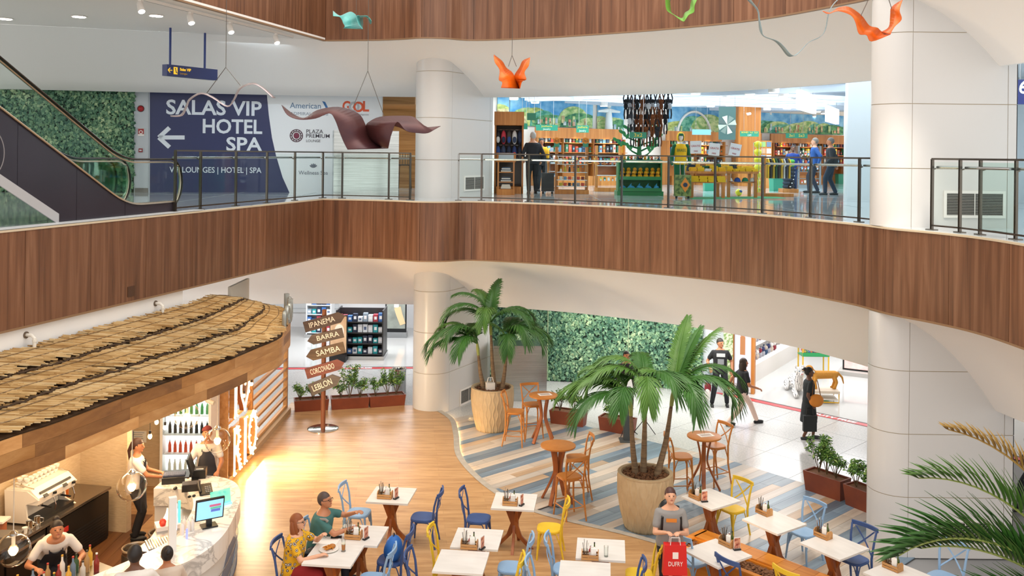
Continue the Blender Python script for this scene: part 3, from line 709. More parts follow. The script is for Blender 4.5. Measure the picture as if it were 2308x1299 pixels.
iv = struct(MB().prism([tuple(a[:2]), tuple(b[:2]), tuple((b + vn * .05)[:2]), tuple((a + vn * .05)[:2])], F2, 8.4).bd('wall_ivy_upper', PLAIN('#1c3226')), 'wall covered in green ivy leaves behind the escalator')
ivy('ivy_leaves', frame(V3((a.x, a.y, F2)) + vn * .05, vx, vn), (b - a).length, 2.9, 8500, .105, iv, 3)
# ------------------------------------------------------------------ brushed steel enclosure and the lounge bar behind it
BRUSH = mat('brushed_plate', '#aab0b0', .24, .95, noise=('#c9cfcf', 3.0, (.25, 1, 14), .25))
def steel_box(name, p0, p1, depth, z0, h, label, th=.02):
    """p0,p1 front bottom corners"""
    r = root(name, (0, 0, 0), 0, label, 'enclosure')
    p0, p1 = V3((p0.x, p0.y, z0)), V3((p1.x, p1.y, z0)); d = (p1 - p0).normalized(); n = V3((-d.y, d.x, 0)); w = (p1 - p0).length; U = V3((0, 0, 1))
    BM(p0 + U * h / 2, p1 + U * h / 2, th, h).bd('front_plate', BRUSH, r)
    BM(p0 + n * depth + U * h / 2, p1 + n * depth + U * h / 2, th, h).bd('rear_plate', BRUSH, r)
    for p in (p0, p1): BM(p + n * .011 + U * h / 2, p + n * (depth - .011) + U * h / 2, th, h).bd('side_plate', BRUSH, r)
    mb = MB(); mb.beam((p0 + p1) / 2 + n * 0.0 + U * (h + .011), (p0 + p1) / 2 + n * depth + U * (h + .011), w + .02, .02); mb.bd('top_plate', STEEL, r)
    return r
steel_box('steel_enclosure', atz(752, 444, F2), atz(897, 444, F2), .8, F2, 1.66, 'tall brushed steel enclosure on the upper floor beside the far pier')
mb = MB(); r = root('lounge_counter', atd(893, 425, 29.5).xy.to_3d() + V3((0, 0, F2)), 0, 'timber bar counter in the lounge behind the steel enclosure', 'counter')
BX((0, 0, .5), (2.2, .6, 1.0)).bd('body', wood_mat('honey_wood', '#8a5a2c', '#b07c45', '#c99a62', 'x'), r); BX((0, 0, 1.03), (2.4, .75, .05)).bd('worktop', PLAIN('#d9c6a8', .3), r)
for i, dx in enumerate((-.35, .25)):
    bs = root('bar_chair', atd(893, 425, 28.4).xy.to_3d() + V3((dx, 0, F2)), 0, 'dark wire bar chair in front of the lounge counter', 'chair', 'wire chairs in the lounge')
    for sx in (-1, 1):
        for sy in (-1, 1): TU([(sx * .2, sy * .2, 0), (sx * .17, sy * .17, .74)], .012, 6).bd('leg', BLACK, bs)
    BX((0, 0, .75), (.38, .38, .03)).bd('seat', BLACK, bs)
    for k in range(5): TU([(-.17 + k * .085, .17, .75), (-.17 + k * .085, .22, 1.1)], .008, 5).bd('back_wire', BLACK, bs)
struct(BX((-5.0, 33, 7.1), (5, .1, 3.4)).bd('wall_lounge_back', wood_mat('honey_wood', '#8a5a2c', '#b07c45', '#c99a62', 'x')), 'warm timber back wall of the lounge')
struct(BX((-4.2, 29.5, 8.2), (2.4, 3, .35)).bd('ceiling_lounge', wood_mat('honey_wood', '#8a5a2c', '#b07c45', '#c99a62', 'x')), 'lowered timber ceiling of the lounge bar')
area('lounge_warm_light', (-3.9, 29.5, 8.0), 1.5, 45, (1, .8, .55))
# ------------------------------------------------------------------ hanging direction sign
p, q = atd(371, 156, 20.1), atd(485, 171, 21.3); p.z = q.z = (p.z + q.z) / 2; hd = (q - p).normalized(); hn = V3((hd.y, -hd.x, 0)); hm = (p + q) / 2; w = (q - p).length
hs = root('hanging_sign', hm, 0, 'dark blue hanging sign with yellow arrow reading Salas VIP Lounges', 'sign'); HM = frame((0, 0, 0), hd, hn)
NAVY = mat('sign_blue', '#2b3769', .35)
mb = MB(); mb.box((0, 0, 0), (w, .25, .16)); mb.v = [tuple(HM @ V3(v)) for v in mb.v]; mb.bd('case', NAVY, hs)
YEL = mat('sign_yellow', '#f0bf2e', .4, emit=.5)
for sx in (-.40, .28):
    BM(HM @ V3((sx * w, .12, 0)), HM @ V3((sx * w, 9.25 - hm.z, 0)), .035, .035, hn).bd('hanger', mat('hanger_blue', '#263a7c', .3), hs)
ym = MB(); ym.box((-.34 * w, .0, .084), (.10, .16, .006)); ym.v = [tuple(HM @ V3(v)) for v in ym.v]; ym.bd('pictogram_plate', YEL, hs)
fm = MB(); fm.box((-.335 * w, -.01, .09), (.018, .08, .006), (0, 0, .3)); fm.box((-.345 * w, .045, .09), (.025, .025, .006)); fm.box((-.325 * w, -.04, .09), (.05, .016, .006), (0, 0, -.5)); fm.v = [tuple(HM @ V3(v)) for v in fm.v]; fm.bd('pictogram', NAVY, hs)
am = MB()
for dy, rz in ((0, 0), (.026, .75), (-.026, -.75)): am.box((-.44 * w + (0.0 if dy == 0 else -.03), dy, .084), (.10 if dy == 0 else .075, .016, .006), (0, 0, rz))
am.v = [tuple(HM @ V3(v)) for v in am.v]; am.bd('arrow', YEL, hs)
text('lettering', 'Salas VIP', .085, YEL, HM @ MT((-.15 * w, .04, .084)), hs, bold=.002); text('lettering', 'Lounges', .06, PLAIN('#d9a93a'), HM @ MT((-.185 * w, -.05, .084)), hs)
# ------------------------------------------------------------------ track lights and downlights
ta, tb = atz(335, 1, 9.2), atz(660, 83, 9.2); tv = (tb - ta).normalized()
tr = root('light_track', (0, 0, 0), 0, 'white ceiling light track along the top fascia', 'light track')
BM(ta - tv * 1.2, tb, .04, .05).bd('track', WHITE, tr); BM(ta - tv * 1.2 + V3((0, 0, -.026)), tb + V3((0, 0, -.026)), .012, .004).bd('slot', PLAIN('#777777'), tr)
GLOW = mat('lamp_glow', '#fff6e6', .5, emit=30)
for x, y in ((282, 12), (400, 40), (504, 62), (608, 88)):
    b = ta + tv * ((atz(x, y - 14, 9.2) - ta).dot(tv)); d = (atd(x, y, b.y) - b).normalized()
    sp = root('spotlight', (b.x, b.y, 9.17), 0, 'white cylindrical track spotlight, lit', 'spotlight', 'spotlights on the ceiling track')
    BX((0, 0, -.01), (.06, .12, .03)).bd('adapter', WHITE, sp); TU([(0, 0, -.02), (0, 0, -.10)], .012, 6).bd('stem', WHITE, sp)
    ax = V3((.35, -.35, -.86)).normalized(); c = V3((0, 0, -.13))
    TU([c - ax * .10, c - ax * .08, c + ax * .09], [.045, .055, .06], 14).bd('housing', WHITE, sp, True)
    TU([c + ax * .085, c + ax * .098], [.052, .052], 14).bd('lamp', GLOW, sp)
for x, y in ((178, 37), (352, 35), (12, 42)):
    p = atz(x, y, 9.25); dn = root('downlight', p, 0, 'round recessed downlight in the ceiling over the escalator landing', 'downlight', 'downlights over the escalator landing')
    LA([(.16, -.012), (.16, .0)], n=20).bd('trim_ring', WHITE, dn); LA([(.125, -.016), (.125, -.012)], n=20).bd('lamp', GLOW, dn)
# ------------------------------------------------------------------ hanging wave sculptures
def zpts(L, ox, oy, sc): return [(ox + x / sc, oy + y / sc) for x, y in L]
def wave(mesh_parts, name, label, m, wires, d, hang=11.8):
    """mesh_parts: list of (edge1, edge2, d1, d2) in picture points; wires: picture points"""
    c = atd(*mesh_parts[0][0][len(mesh_parts[0][0]) // 2], d); r = root(name, c, 0, label, 'sculpture')
    for E1, E2, da, db in mesh_parts:
        n = len(E1); A = spline([atd(x, y, da) - c for x, y in E1], 4); B = spline([atd(x, y, db) - c for x, y in E2], 4)
        MB().sheet(A, B, .006).bd('wing', m, r, 'full')
    for (x, y, ux, uy, dd) in wires:
        p = atd(x, y, dd) - c; u = atd(ux, uy, d) - c; TU([p, u], .005, 5).bd('wire', DARKSTEEL, r)
        if (x, y) == wires[0][:2]: TU([u, u + V3((0, 0, max(.5, hang - (c + u).z)))], .005, 5).bd('cable', DARKSTEEL, r)
    return r
Z2 = lambda L: zpts(L, 600, 0, 2.707)
PUR = mat('violet_copper', '#371c29', .42, .3, noise=('#5e332c', 1.3, (1, 1, 2), .25))
wave([(Z2([(95, 640), (170, 698), (235, 718), (310, 672), (440, 652), (560, 690), (606, 760), (640, 850), (745, 905)]), Z2([(95, 641), (130, 700), (200, 728), (300, 722), (385, 690), (420, 730), (450, 810), (475, 870), (497, 912)]), 14.5, 14.1),
      (Z2([(745, 906), (755, 860), (765, 820), (800, 745), (855, 800), (930, 813), (985, 813), (1030, 790), (1065, 770)]), Z2([(700, 897), (635, 850), (612, 790), (618, 752), (690, 715), (840, 708), (910, 720), (955, 775), (1064, 771)]), 14.1, 14.5)],
     'wave_sculpture', 'large violet copper wave shaped like a bird hanging on a wire', PUR, [(795, 243, 829, 160, 14.4), (866, 263, 829, 160, 14.4)], 14.3)
ORG = mat('orange_enamel', '#d9560f', .3, .2, noise=('#e8751a', 2.0, (1, 1, 4), .25))
wave([(Z2([(1390, 333), (1440, 372), (1465, 412), (1502, 442), (1525, 485), (1545, 541)]), Z2([(1389, 336), (1396, 380), (1425, 425), (1420, 485), (1441, 502), (1433, 536)]), 17.3, 17.0),
      (Z2([(1545, 541), (1530, 510), (1512, 465), (1545, 410), (1565, 370), (1609, 350)]), Z2([(1548, 541), (1560, 500), (1586, 484), (1575, 440), (1601, 400), (1610, 351)]), 17.3, 17.0)],
     'wave_sculpture', 'small orange winged wave sculpture under the top fascia near the far pier', ORG, [(1146, 150, 1154, 125, 17.2), (1164, 150, 1154, 125, 17.2)], 17.15)
TEA = mat('teal_enamel', '#5fb0ab', .35, .1)
wave([(Z2([(408, 65), (450, 95), (490, 78), (520, 72), (550, 95), (556, 140), (590, 177)]), Z2([(409, 97), (430, 99), (448, 103), (462, 120), (470, 140), (480, 160), (470, 172)]), 17.4, 17.0),
      (Z2([(590, 178), (560, 142), (552, 97), (575, 98), (612, 97), (630, 110), (642, 130)]), Z2([(588, 170), (592, 142), (590, 112), (597, 105), (615, 110), (632, 145), (640, 146)]), 17.0, 17.4)],
     'wave_sculpture', 'small teal wave sculpture in front of the top fascia', TEA, [(803, 36, 803, 5, 17.2)], 17.2)
Z3 = lambda L: zpts(L, 1450, 0, 3.847)
GRN = mat('green_enamel', '#6fa63a', .4, .1)
wave([(Z3([(190, -30), (200, 85), (262, 130), (290, 152), (345, 188), (370, 165), (395, 130), (440, 105), (445, 50), (468, -5), (480, -40)]), Z3([(228, -30), (238, 95), (266, 128), (318, 155), (342, 152), (362, 112), (400, 85), (410, 40), (425, -10), (440, -30), (450, -60)]), 16.1, 16.4)],
     'wave_sculpture', 'green wave ribbon sculpture hanging in front of the top fascia', GRN, [(1510, 4, 1535, -60, 16.2)], 16.2)
wave([(Z3([(1555, 92), (1620, 107), (1690, 66), (1780, 58), (1890, 130), (1960, 220), (2030, 240), (2070, 275), (2142, 296)]), Z3([(1557, 96), (1605, 117), (1690, 94), (1800, 130), (1842, 195), (1872, 292), (1937, 302), (1980, 358), (2140, 298)]), 12.4, 12.1),
      (Z3([(2062, 275), (2128, 232), (2140, 130), (2152, 60), (2240, 0)]), Z3([(2142, 297), (2172, 235), (2237, 168), (2220, 90), (2246, -2)]), 12.4, 12.1)],
     'wave_sculpture', 'large orange winged wave sculpture beside the near pier', ORG, [(1940, 36, 1985, -60, 12.2), (2010, 20, 1985, -60, 12.2)], 12.25)
GRY = mat('grey_blue_enamel', '#8fa3a8', .35, .3)
c_ = Z3([(880, -60), (905, 0), (985, 85), (1000, 170), (1010, 260), (1045, 315), (1130, 350), (1185, 400), (1250, 482), (1300, 482), (1360, 440), (1430, 368), (1530, 320), (1575, 250), (1600, 120), (1640, 40), (1700, -20)])
o_ = Z3([(896, -60), (935, 0), (998, 85), (1012, 170), (1030, 258), (1050, 312), (1160, 352), (1215, 396), (1280, 470), (1320, 478), (1368, 436), (1436, 364), (1534, 315), (1580, 250), (1606, 120), (1646, 40), (1706, -20)])
wave([(c_, o_, 12.6, 12.5)], 'wave_sculpture', 'looping grey blue ribbon sculpture left of the orange wings', GRY, [(1706, 22, 1730, -60, 12.55)], 12.55)
Z1 = lambda L: zpts(L, 0, 0, 2.4986)
mv = mat('mauve_steel', '#a99b9c', .3, .6)
wave([(Z1([(958, 650), (1015, 645), (1042, 600), (1065, 555), (1130, 521), (1200, 543), (1280, 594), (1312, 560), (1345, 495), (1420, 466), (1480, 488), (1552, 551)]), Z1([(962, 656), (1025, 652), (1052, 606), (1072, 562), (1132, 529), (1197, 552), (1280, 602), (1322, 560), (1355, 500), (1420, 474), (1472, 495), (1535, 551)]), 14.2, 14.1)],
     'wave_sculpture', 'thin mauve ribbon sculpture in front of the blue wall panel', mv, [(542, 193, 509, 152, 14.1), (466, 210, 509, 152, 14.1)], 14.15)
# ================================================================== PEOPLE
def remesh(mb, voxel, m, name, smooth=3):
    me = mb.mesh('tmp', m); o = bpy.data.objects.new('tmp', me); COL.objects.link(o)
    md = o.modifiers.new('r', 'REMESH'); md.mode = 'VOXEL'; md.voxel_size = voxel; md.use_smooth_shade = True
    if smooth: sm = o.modifiers.new('s', 'SMOOTH'); sm.iterations = smooth; sm.factor = .5
    dg = bpy.context.evaluated_depsgraph_get(); r = bpy.data.meshes.new_from_object(o.evaluated_get(dg)); r.name = name
    bpy.data.objects.remove(o); bpy.data.meshes.remove(me)
    if not r.materials: r.materials.append(m)
    return r
def capsule(mb, a, b, r0, r1, n=10):
    a, b = V3(a), V3(b); d = b - a; L = d.length
    if L < 1e-5: return mb.ball(a, r0)
    d /= L
    return mb.tube([a - d * r0, a - d * r0 * .75, a - d * r0 * .35, a, b, b + d * r1 * .35, b + d * r1 * .75, b + d * r1], [r0 * .08, r0 * .66, r0 * .93, r0, r1, r1 * .93, r1 * .66, r1 * .08], n)
def loft(mb, rings, n=16):
    """rings: (centre, axis a, axis b)"""
    base = len(mb.v)
    for c, a, b in rings:
        for j in range(n):
            q = 2 * PI * j / n; mb.v.append(tuple(c + a * math.cos(q) + b * math.sin(q)))
    k = len(rings)
    fs = [(base + i * n + j, base + i * n + (j + 1) % n, base + (i + 1) * n + (j + 1) % n, base + (i + 1) * n + j) for i in range(k - 1) for j in range(n)]
    fs += [tuple(base + j for j in range(n))[::-1], tuple(base + (k - 1) * n + j for j in range(n))]
    mb.f += fs; mb.m += [mb.mi] * len(fs)
def ik(a, t, l1, l2, pole):
    a, t = V3(a), V3(t); d = t - a; L = min(d.length, (l1 + l2) * .995); L = max(L, abs(l1 - l2) + .02); d.normalize(); t = a + d * L
    x = (l1 * l1 - l2 * l2 + L * L) / (2 * L); h = math.sqrt(max(0, l1 * l1 - x * x)); p = V3(pole); p = p - d * p.dot(d)
    p = p.normalized() if p.length > 1e-4 else d.orthogonal().normalized()
    return a + d * x + p * h, t
SKIN = {'light': mat('skin_light', '#d9a282', .5), 'tan': mat('skin_tan', '#b87a56', .5), 'dark': mat('skin_dark', '#6b4530', .5)}
def person(name, label, loc, yaw, h=1.7, hipz=.92, lean=0.0, feet=None, hands=None, head=(0, 0), skin='light', hair='short', hair_c='#2a1d17', top='#888888', top_m=None, sleeve='short',
           bottom='#20242c', skirt=None, shoe='#222222', girth=1.0, apron=None, glasses=False, curl=.5, knee_pole=(0, 1, .1), elbow_pole=None, group=None, hipback=0.0, cap=None):
    k = h / 1.70; rt = root(name, loc, yaw, label, 'person', group); SM = SKIN[skin]
    feet = feet or [(-.10, 0, 0), (.10, .03, 0)]; hands = hands or [(-.26, .04, .82), (.26, .04, .82)]
    P = V3((0, hipback, hipz)); u = V3((0, math.sin(lean), math.cos(lean))); f = V3((0, math.cos(lean), -math.sin(lean))); X = V3((1, 0, 0)); g = girth
    TOR = [(-.10, .150, .115), (0, .170, .125), (.12, .150, .110), (.25, .155, .112), (.37, .175, .112), (.45, .165, .095), (.50, .105, .075), (.54, .055, .055)]
    sh = [P + u * .435 + X * s * .172 for s in (-1, 1)]; hp = [P + X * s * .09 - V3((0, 0, .02)) for s in (-1, 1)]
    neck = P + u * .50; hu = (u * .55 + V3((0, 0, 1)) * .45).normalized(); hc = neck + hu * .165
    arms = []; legs = []
    for i, s in enumerate((-1, 1)):
        e, w = ik(sh[i], hands[i], .29, .26, elbow_pole[i] if elbow_pole else (s * .5, -.8, -.4)); arms.append((sh[i], e, w))
        kn, an = ik(hp[i], V3(feet[i]) + V3((0, 0, .085)), .43, .425, knee_pole); legs.append((hp[i], kn, an))
    HR = Euler((-head[1], 0, head[0])).to_matrix()
    def hd(v): return hc + HR @ V3(v)
    # body: one continuous surface
    mb = MB(); loft(mb, [(P + u * t, X * a * g, f * b * g) for t, a, b in TOR]); capsule(mb, neck - u * .03, hc - hu * .05, .055, .052)
    for (a, e, w) in arms: capsule(mb, a, e, .050, .040); capsule(mb, e, w, .040, .027)
    for (a, kn, an) in legs: capsule(mb, a, kn, .083 * g, .056); capsule(mb, kn, an, .056, .036); capsule(mb, an + V3((0, .0, -.045)), an + V3((0, .12, -.06)), .036, .03)
    mb.ball(hc, (.074, .094, .112), 16, 12, HR); mb.ball(hd((0, .030, -.055)), (.054, .058, .058), 12, 8, HR)
    capsule(mb, hd((0, .090, .012)), hd((0, .110, -.018)), .011, .015, 8); mb.ball(hd((0, .075, .035)), (.055, .02, .012), 10, 6, HR); mb.ball(hd((0, .080, -.085)), (.022, .018, .018), 8, 6, HR)
    mb.ball(hd((0, .088, -.050)), (.026, .012, .012), 8, 6, HR)
    for s in (-1, 1): mb.ball(hd((s * .076, -.005, -.005)), (.012, .022, .033), 8, 6, HR)
    for i, (a, e, w) in enumerate(arms):
        s = (-1, 1)[i]; d = (w - e).normalized(); side = d.cross(V3((0, 0, 1)))
        side = side.normalized() if side.length > .1 else X.copy(); nrm = side.cross(d); inn = -s
        if abs(d.z) > .75: nrm = V3((-s, 0, 0)); nrm = (nrm - d * nrm.dot(d)).normalized(); side = nrm.cross(d)
        if nrm.z > 0.3: nrm = -nrm
        pc = w + d * .045; Mh = Matrix((side, d, nrm)).transposed(); mb.ball(pc, (.042, .055, .02), 10, 8, Mh)
        th_s = 1 if side.dot(X) * (-s) > 0 else -1
        for q, (off, ln) in enumerate(((-.030, .060), (-.010, .072), (.010, .068), (.029, .052))):
            b0 = w + d * .075 + side * off * -th_s; c1 = curl * .9; d1 = (d * math.cos(c1) + nrm * math.sin(c1)); c2 = curl * 2.0; d2 = (d * math.cos(c2) + nrm * math.sin(c2))
            capsule(mb, b0, b0 + d1 * ln * .5, .0105, .0100, 6); capsule(mb, b0 + d1 * ln * .5, b0 + d1 * ln * .5 + d2 * ln * .5, .0100, .0090, 6)
        b0 = w + d * .03 + side * th_s * .034; d1 = (d * .7 + side * th_s * .55 + nrm * .35).normalized(); capsule(mb, b0, b0 + d1 * .035, .0125, .0115, 6); capsule(mb, b0 + d1 * .035, b0 + d1 * .035 + (d * .8 + nrm * .5).normalized() * .03, .0115, .0095, 6)
    me = remesh(mb, .0105, SM, 'body'); link('body', me, rt).scale = (k, k, k)
    def add(n_, mesh): o = link(n_, mesh, rt); o.scale = (k, k, k); return o
    # clothes
    tm = top_m or mat('cloth_' + top, top, .85)
    mb = MB(); loft(mb, [(P + u * t, X * (a * g + .022), f * (b * g + .022)) for t, a, b in TOR[:6]] + [(P + u * .487, X * (.112 * g + .012), f * .088), (P + u * .512, X * .074, f * .07)])
    for (a, e, w) in arms:
        capsule(mb, a, e if sleeve == 'long' else a.lerp(e, .62), .057, .054 if sleeve == 'long' else .062)
        if sleeve == 'long': capsule(mb, e, e.lerp(w, .93), .054, .040)
    add('shirt', remesh(mb, .015, tm, 'shirt'))
    bm_ = mat('cloth_' + bottom, bottom, .85); mb = MB()
    if skirt:
        z0 = skirt; loft(mb, [(P + u * .06, X * .165 * g, f * .13 * g), (P + V3((0, 0, -.12)), X * .20 * g, V3((0, 1, 0)) * .16 * g), (V3((0, hipback, z0)), X * .24, V3((0, 1, 0)) * .2)])
    else:
        loft(mb, [(P + u * .09, X * (.158 * g + .014), f * (.118 * g + .014)), (P, X * (.172 * g + .016), f * (.128 * g + .016)), (P - u * .10, X * (.15 * g + .014), f * (.118 * g + .014))])
        for (a, kn, an) in legs: capsule(mb, a, kn, .098 * g, .072); capsule(mb, kn, kn.lerp(an, .96), .072, .058)
    add('skirt' if skirt else 'trousers', remesh(mb, .015, bm_, 'trousers'))
    for i, (a, kn, an) in enumerate(legs):
        mb = MB(); mb.ball(an + V3((0, .055, -.048)), (.046, .135, .042), 12, 8); mb.box(an + V3((0, .05, -.077)), (.07, .23, .016)); add('shoe', mb.mesh('shoe', mat('shoe_' + shoe, shoe, .5), True))
    # hair, face
    hm = mat('hair_' + hair_c, hair_c, .55, noise=(hair_c, 30, (1, 1, .2), .3)); bm = bmesh.new(); mb = MB()
    mb.ball((0, -.014, .022), (.084, .102, .108), 20, 14)
    if hair == 'long': mb.ball((0, -.045, -.10), (.108, .075, .19), 16, 12); mb.ball((.07, 0, -.06), (.035, .05, .13), 10, 8); mb.ball((-.07, 0, -.06), (.035, .05, .13), 10, 8)
    keep = [fc for fc in mb.f if not (lambda c: (c.y > .028 and c.z < .055) or (hair != 'long' and (c.z < -.06 or (c.y > -.02 and c.z < -.01))))(sum((V3(mb.v[i]) for i in fc), V3()) / len(fc))]
    mb.f = keep; mb.m = [0] * len(keep)
    if hair == 'bun': mb.ball((0, -.10, .07), .045, 12, 8)
    if hair == 'topbun': mb.ball((0, -.05, .13), .045, 12, 8)
    if hair == 'pony': capsule(mb, (0, -.09, .03), (0, -.13, -.10), .035, .03); capsule(mb, (0, -.13, -.10), (0, -.10, -.26), .03, .015)
    mb.v = [tuple(hd(v)) for v in mb.v]; add('hair', mb.mesh('hair', hm, 'full'))
    if cap:
        mb = MB(); mb.ball((0, -.008, .045), (.09, .108, .09), 18, 10); kf = [fc for fc in mb.f if sum(mb.v[i][2] for i in fc) / len(fc) > .045]; mb.f = kf; mb.m = [0] * len(kf); mb.lathe([(.085, 0), (.085, .012)], (0, .07, .045), 14, .9, .9); mb.v = [tuple(hd(v)) for v in mb.v]; add('cap', mb.mesh('cap', mat('cloth_' + cap, cap, .8), True))
    for s in (-1, 1):
        add('eye', BA(hd((s * .030, .083, .006)), (.011, .008, .008), 8, 6, HR).mesh('eye', PLAIN('#1b1512', .2)))
    add('mouth', BA(hd((0, .096, -.050)), (.022, .006, .006), 8, 6, HR).mesh('mouth', PLAIN('#94463f')))
    if glasses:
        mb = MB()
        for s in (-1, 1): mb.tube([hd((s * .032 + math.cos(q) * .024, .104, .006 + math.sin(q) * .019)) for q in [2 * PI * i / 12 for i in range(12)]], .003, 5, closed=True); mb.tube([hd((s * .056, .10, .008)), hd((s * .078, 0, .01))], .003, 5)
        add('glasses', mb.mesh('glasses', BLACK))
    if apron:
        mb = MB(); am = mat('cloth_' + apron, apron, .85)
        rows = [(.40, .085, .148), (.25, .13, .152), (.12, .15, .150), (0, .175, .162), (-.15, .18, .175), (-.42, .19, .19)]
        A = []
        W_ = [[(P + (u * t if t > -.05 else V3((0, 0, t)))) + X * (a * g * x) + (f if t > -.05 else V3((0, 1, 0))) * ((b * g + .012) * math.sqrt(max(0.05, 1 - .62 * x * x))) for x in (-1, -.6, -.2, .2, .6, 1)] for t, a, b in rows]
        for a_, b_ in zip(W_, W_[1:]): mb.sheet(b_, a_, .006)
        mb.tube([P + u * .40 + X * .08 + f * .14, P + u * .50 + X * .08, P + u * .52 - f * .06, P + u * .50 - X * .08, P + u * .40 - X * .08 + f * .14], .008, 5)
        add('apron', mb.mesh('apron', am, True))
    return rt
# ================================================================== JUICE BAR KIOSK (left)
KB, KT = 2.70, 3.18       # bottom and top of the kiosk fascia
fb = [atz(x, y, KB).xy for x, y in ((-420, 1290), (-200, 1178), (0, 1087), (126, 1040), (277, 975), (370, 938), (504, 883), (576, 849), (628, 822))] + [V3((-4.30, 17.1)), V3((-4.42, 18.1)), V3((-4.85, 19.1)), V3((-5.75, 19.75))]
KF = spline(fb, 6); KL = plen(KF)
bk = [wl[0].lerp(wl[1], t) for t in (-.1, .2, .45, .7, .9, 1.0)] + [V3((-5.85, 18.4)), V3((-5.85, 19.6))]
KBK = spline(bk, 8); KBL = plen(KBK)
def pol(P, L, t): return along(P, max(0, t * L - .0005), min(L, t * L + .0005))[0]
roof = root('reed_roof', (0, 0, 0), 0, 'curved reed thatched roof of the juice bar with a timber plank fascia', 'roof')
ZB = lambda t: 3.70 - (0.25 if t > .86 else 0) * min(1, (t - .86) / .1)
def roofp(s, t, lift=0.0):
    """s: along 0..1, t: 0 at the wall, 1 at the fascia"""
    a = pol(KBK, KBL, s); b = pol(KF, KL, s); q = a.lerp(b, t); return V3((q.x, q.y, ZB(s) + (KT + .02 - ZB(s)) * t + lift))
NS = 60; grid = [[roofp(i / NS, t, -.03) for i in range(NS + 1)] for t in (0, .35, .68, 1.0)]
mb = MB()
for a, b in zip(grid, grid[1:]): mb.sheet(a, b, -.02)
mb.bd('roof_board', PLAIN('#4a3522'), roof)
REED = [mat('reed_straw', '#b28c55', .8, noise=('#cdab76', 5, (1, 1, 1), .3)), mat('reed_dark', '#8c6535', .8, noise=('#b08a50', 5, (1, 1, 1), .3)), mat('reed_pale', '#d0b485', .8)]
rr = random.Random(11); SPT = [(pol(KBK, KBL, i / 700), pol(KF, KL, i / 700)) for i in range(701)]
def rp2(s, t, lift):
    i = min(699, max(0, int(s * 700))); fr = s * 700 - i; a = SPT[i][0].lerp(SPT[i + 1][0], fr); b = SPT[i][1].lerp(SPT[i + 1][1], fr); q = a.lerp(b, t); return V3((q.x, q.y, ZB(s) + (KT + .02 - ZB(s)) * t + lift))
for k in range(3):
    t0, t1 = (.0, .33, .66)[k], (.36, .69, 1.03)[k]
    for mi in range(3):
        mb = MB()
        for i in range((700, 420, 420)[mi]):
            s = rr.random() * .998; ln = rr.uniform(.35, .8) * (t1 - t0); c = rr.uniform(t0 + ln * .4, t1 - ln * .45 + .012 * math.sin(s * 70 + k))
            a_, b_ = max(t0 - .02, c - ln / 2), min(t1 + .015 * math.sin(s * 60 + k) + .012 * rr.random(), c + ln / 2)
            la, lb = rr.uniform(0, .02) + .0 + .055 * (a_ - t0) / (t1 - t0), rr.uniform(.0, .02) + .055 * (b_ - t0) / (t1 - t0)
            ds = rr.uniform(-.002, .002); mb.beam(rp2(s, a_, la), rp2(min(.998, max(0, s + ds)), b_, lb), rr.uniform(.018, .034), .012)
        o = mb.bd('reed_layer', REED[mi], roof); o['kind'] = 'stuff'
    # binding twine rows
    for tt in (.3, .62):
        t = t0 + (t1 - t0) * tt; mb = MB(); mb.tube([rp2(i / 90, t, .045 + .02 * tt) for i in range(90)], .006, 4); mb.bd('binding_twine', PLAIN('#6e5330'), roof)
    mb = MB()
    if k < 2:
        mb.tube([rp2(i / 200 * .998, t1 + .006 * math.sin(i * .9) + .01 * math.sin(i * .23 + k), .03 + .012 * math.sin(i * 1.7)) for i in range(200)], .022, 5); mb.bd('overlap_edge', PLAIN('#3d2914', .9), roof)
# fascia planks in three rows
FP = [wood_mat('fascia_oak', '#a8743f', '#c08b54', '#d4a36b', 'y', .4, .7), wood_mat('fascia_walnut', '#6e4727', '#86592f', '#9a6b3e', 'y', .4, .7), wood_mat('fascia_teak', '#97622f', '#b07a42', '#c18e56', 'y', .4, .7)]
for row in range(3):
    z0, z1 = KB + row * (KT - KB) / 3 + .001, KB + (row + 1) * (KT - KB) / 3 - .001; s = -rr.uniform(0, .8)
    while s < KL:
        L = rr.uniform(.9, 1.7); seg = along(KF, max(0, s) + .001, min(KL, s + L) - .001); s += L
        if len(seg) < 2: continue
        off = offset(seg, -.03); MB().sheet([(p.x, p.y, z0) for p in off], [(p.x, p.y, z1) for p in off], .02).bd('plank', FP[rr.choice((0, 1, 0, 1, 2))], roof)
MB().sheet([(p.x, p.y, KB) for p in KF], [(p.x, p.y, KT) for p in KF], .03).bd('fascia_backing', PLAIN('#3a2816'), roof)
mb = MB(); n = 40
mb.sheet([(*pol(KBK, KBL, i / n), KB + .03) for i in range(n + 1)], [(*pol(KF, KL, i / n), KB + .03) for i in range(n + 1)], .02); mb.bd('roof_ceiling', PLAIN('#d9c3a0'), roof)
# pipes above the roof
for x, y, lab in ((58, 760, 'bent white drain pipe above the reed roof nearer the escalator foot'), (350, 688, 'bent white drain pipe above the reed roof nearer its rounded end')):
    w3 = V3((wl[0].x + wn.x * .06, wl[0].y + wn.y * .06, 0)); n3 = V3((wn.x, wn.y, 0)); c = atp(x, y, w3, n3); p = root('drain_pipe', c, 0, lab, 'pipe'); o3 = -n3
    TU([(0, 0, .03), o3 * .10 + V3((0, 0, .03)), o3 * .15 + V3((0, 0, -.01)), o3 * .15 + V3((0, 0, -.16))], .026, 10).bd('pipe', PLAIN('#e3ddd2', .35), p, True)
    TU([o3 * .0 + V3((0, 0, .03)), o3 * .015 + V3((0, 0, .03))], .05, 12).bd('flange', PLAIN('#6b5b4a'), p); TU([o3 * .15 + V3((0, 0, -.03)), o3 * .15 + V3((0, 0, -.06))], .033, 10).bd('collar', PLAIN('#e3ddd2', .35), p)
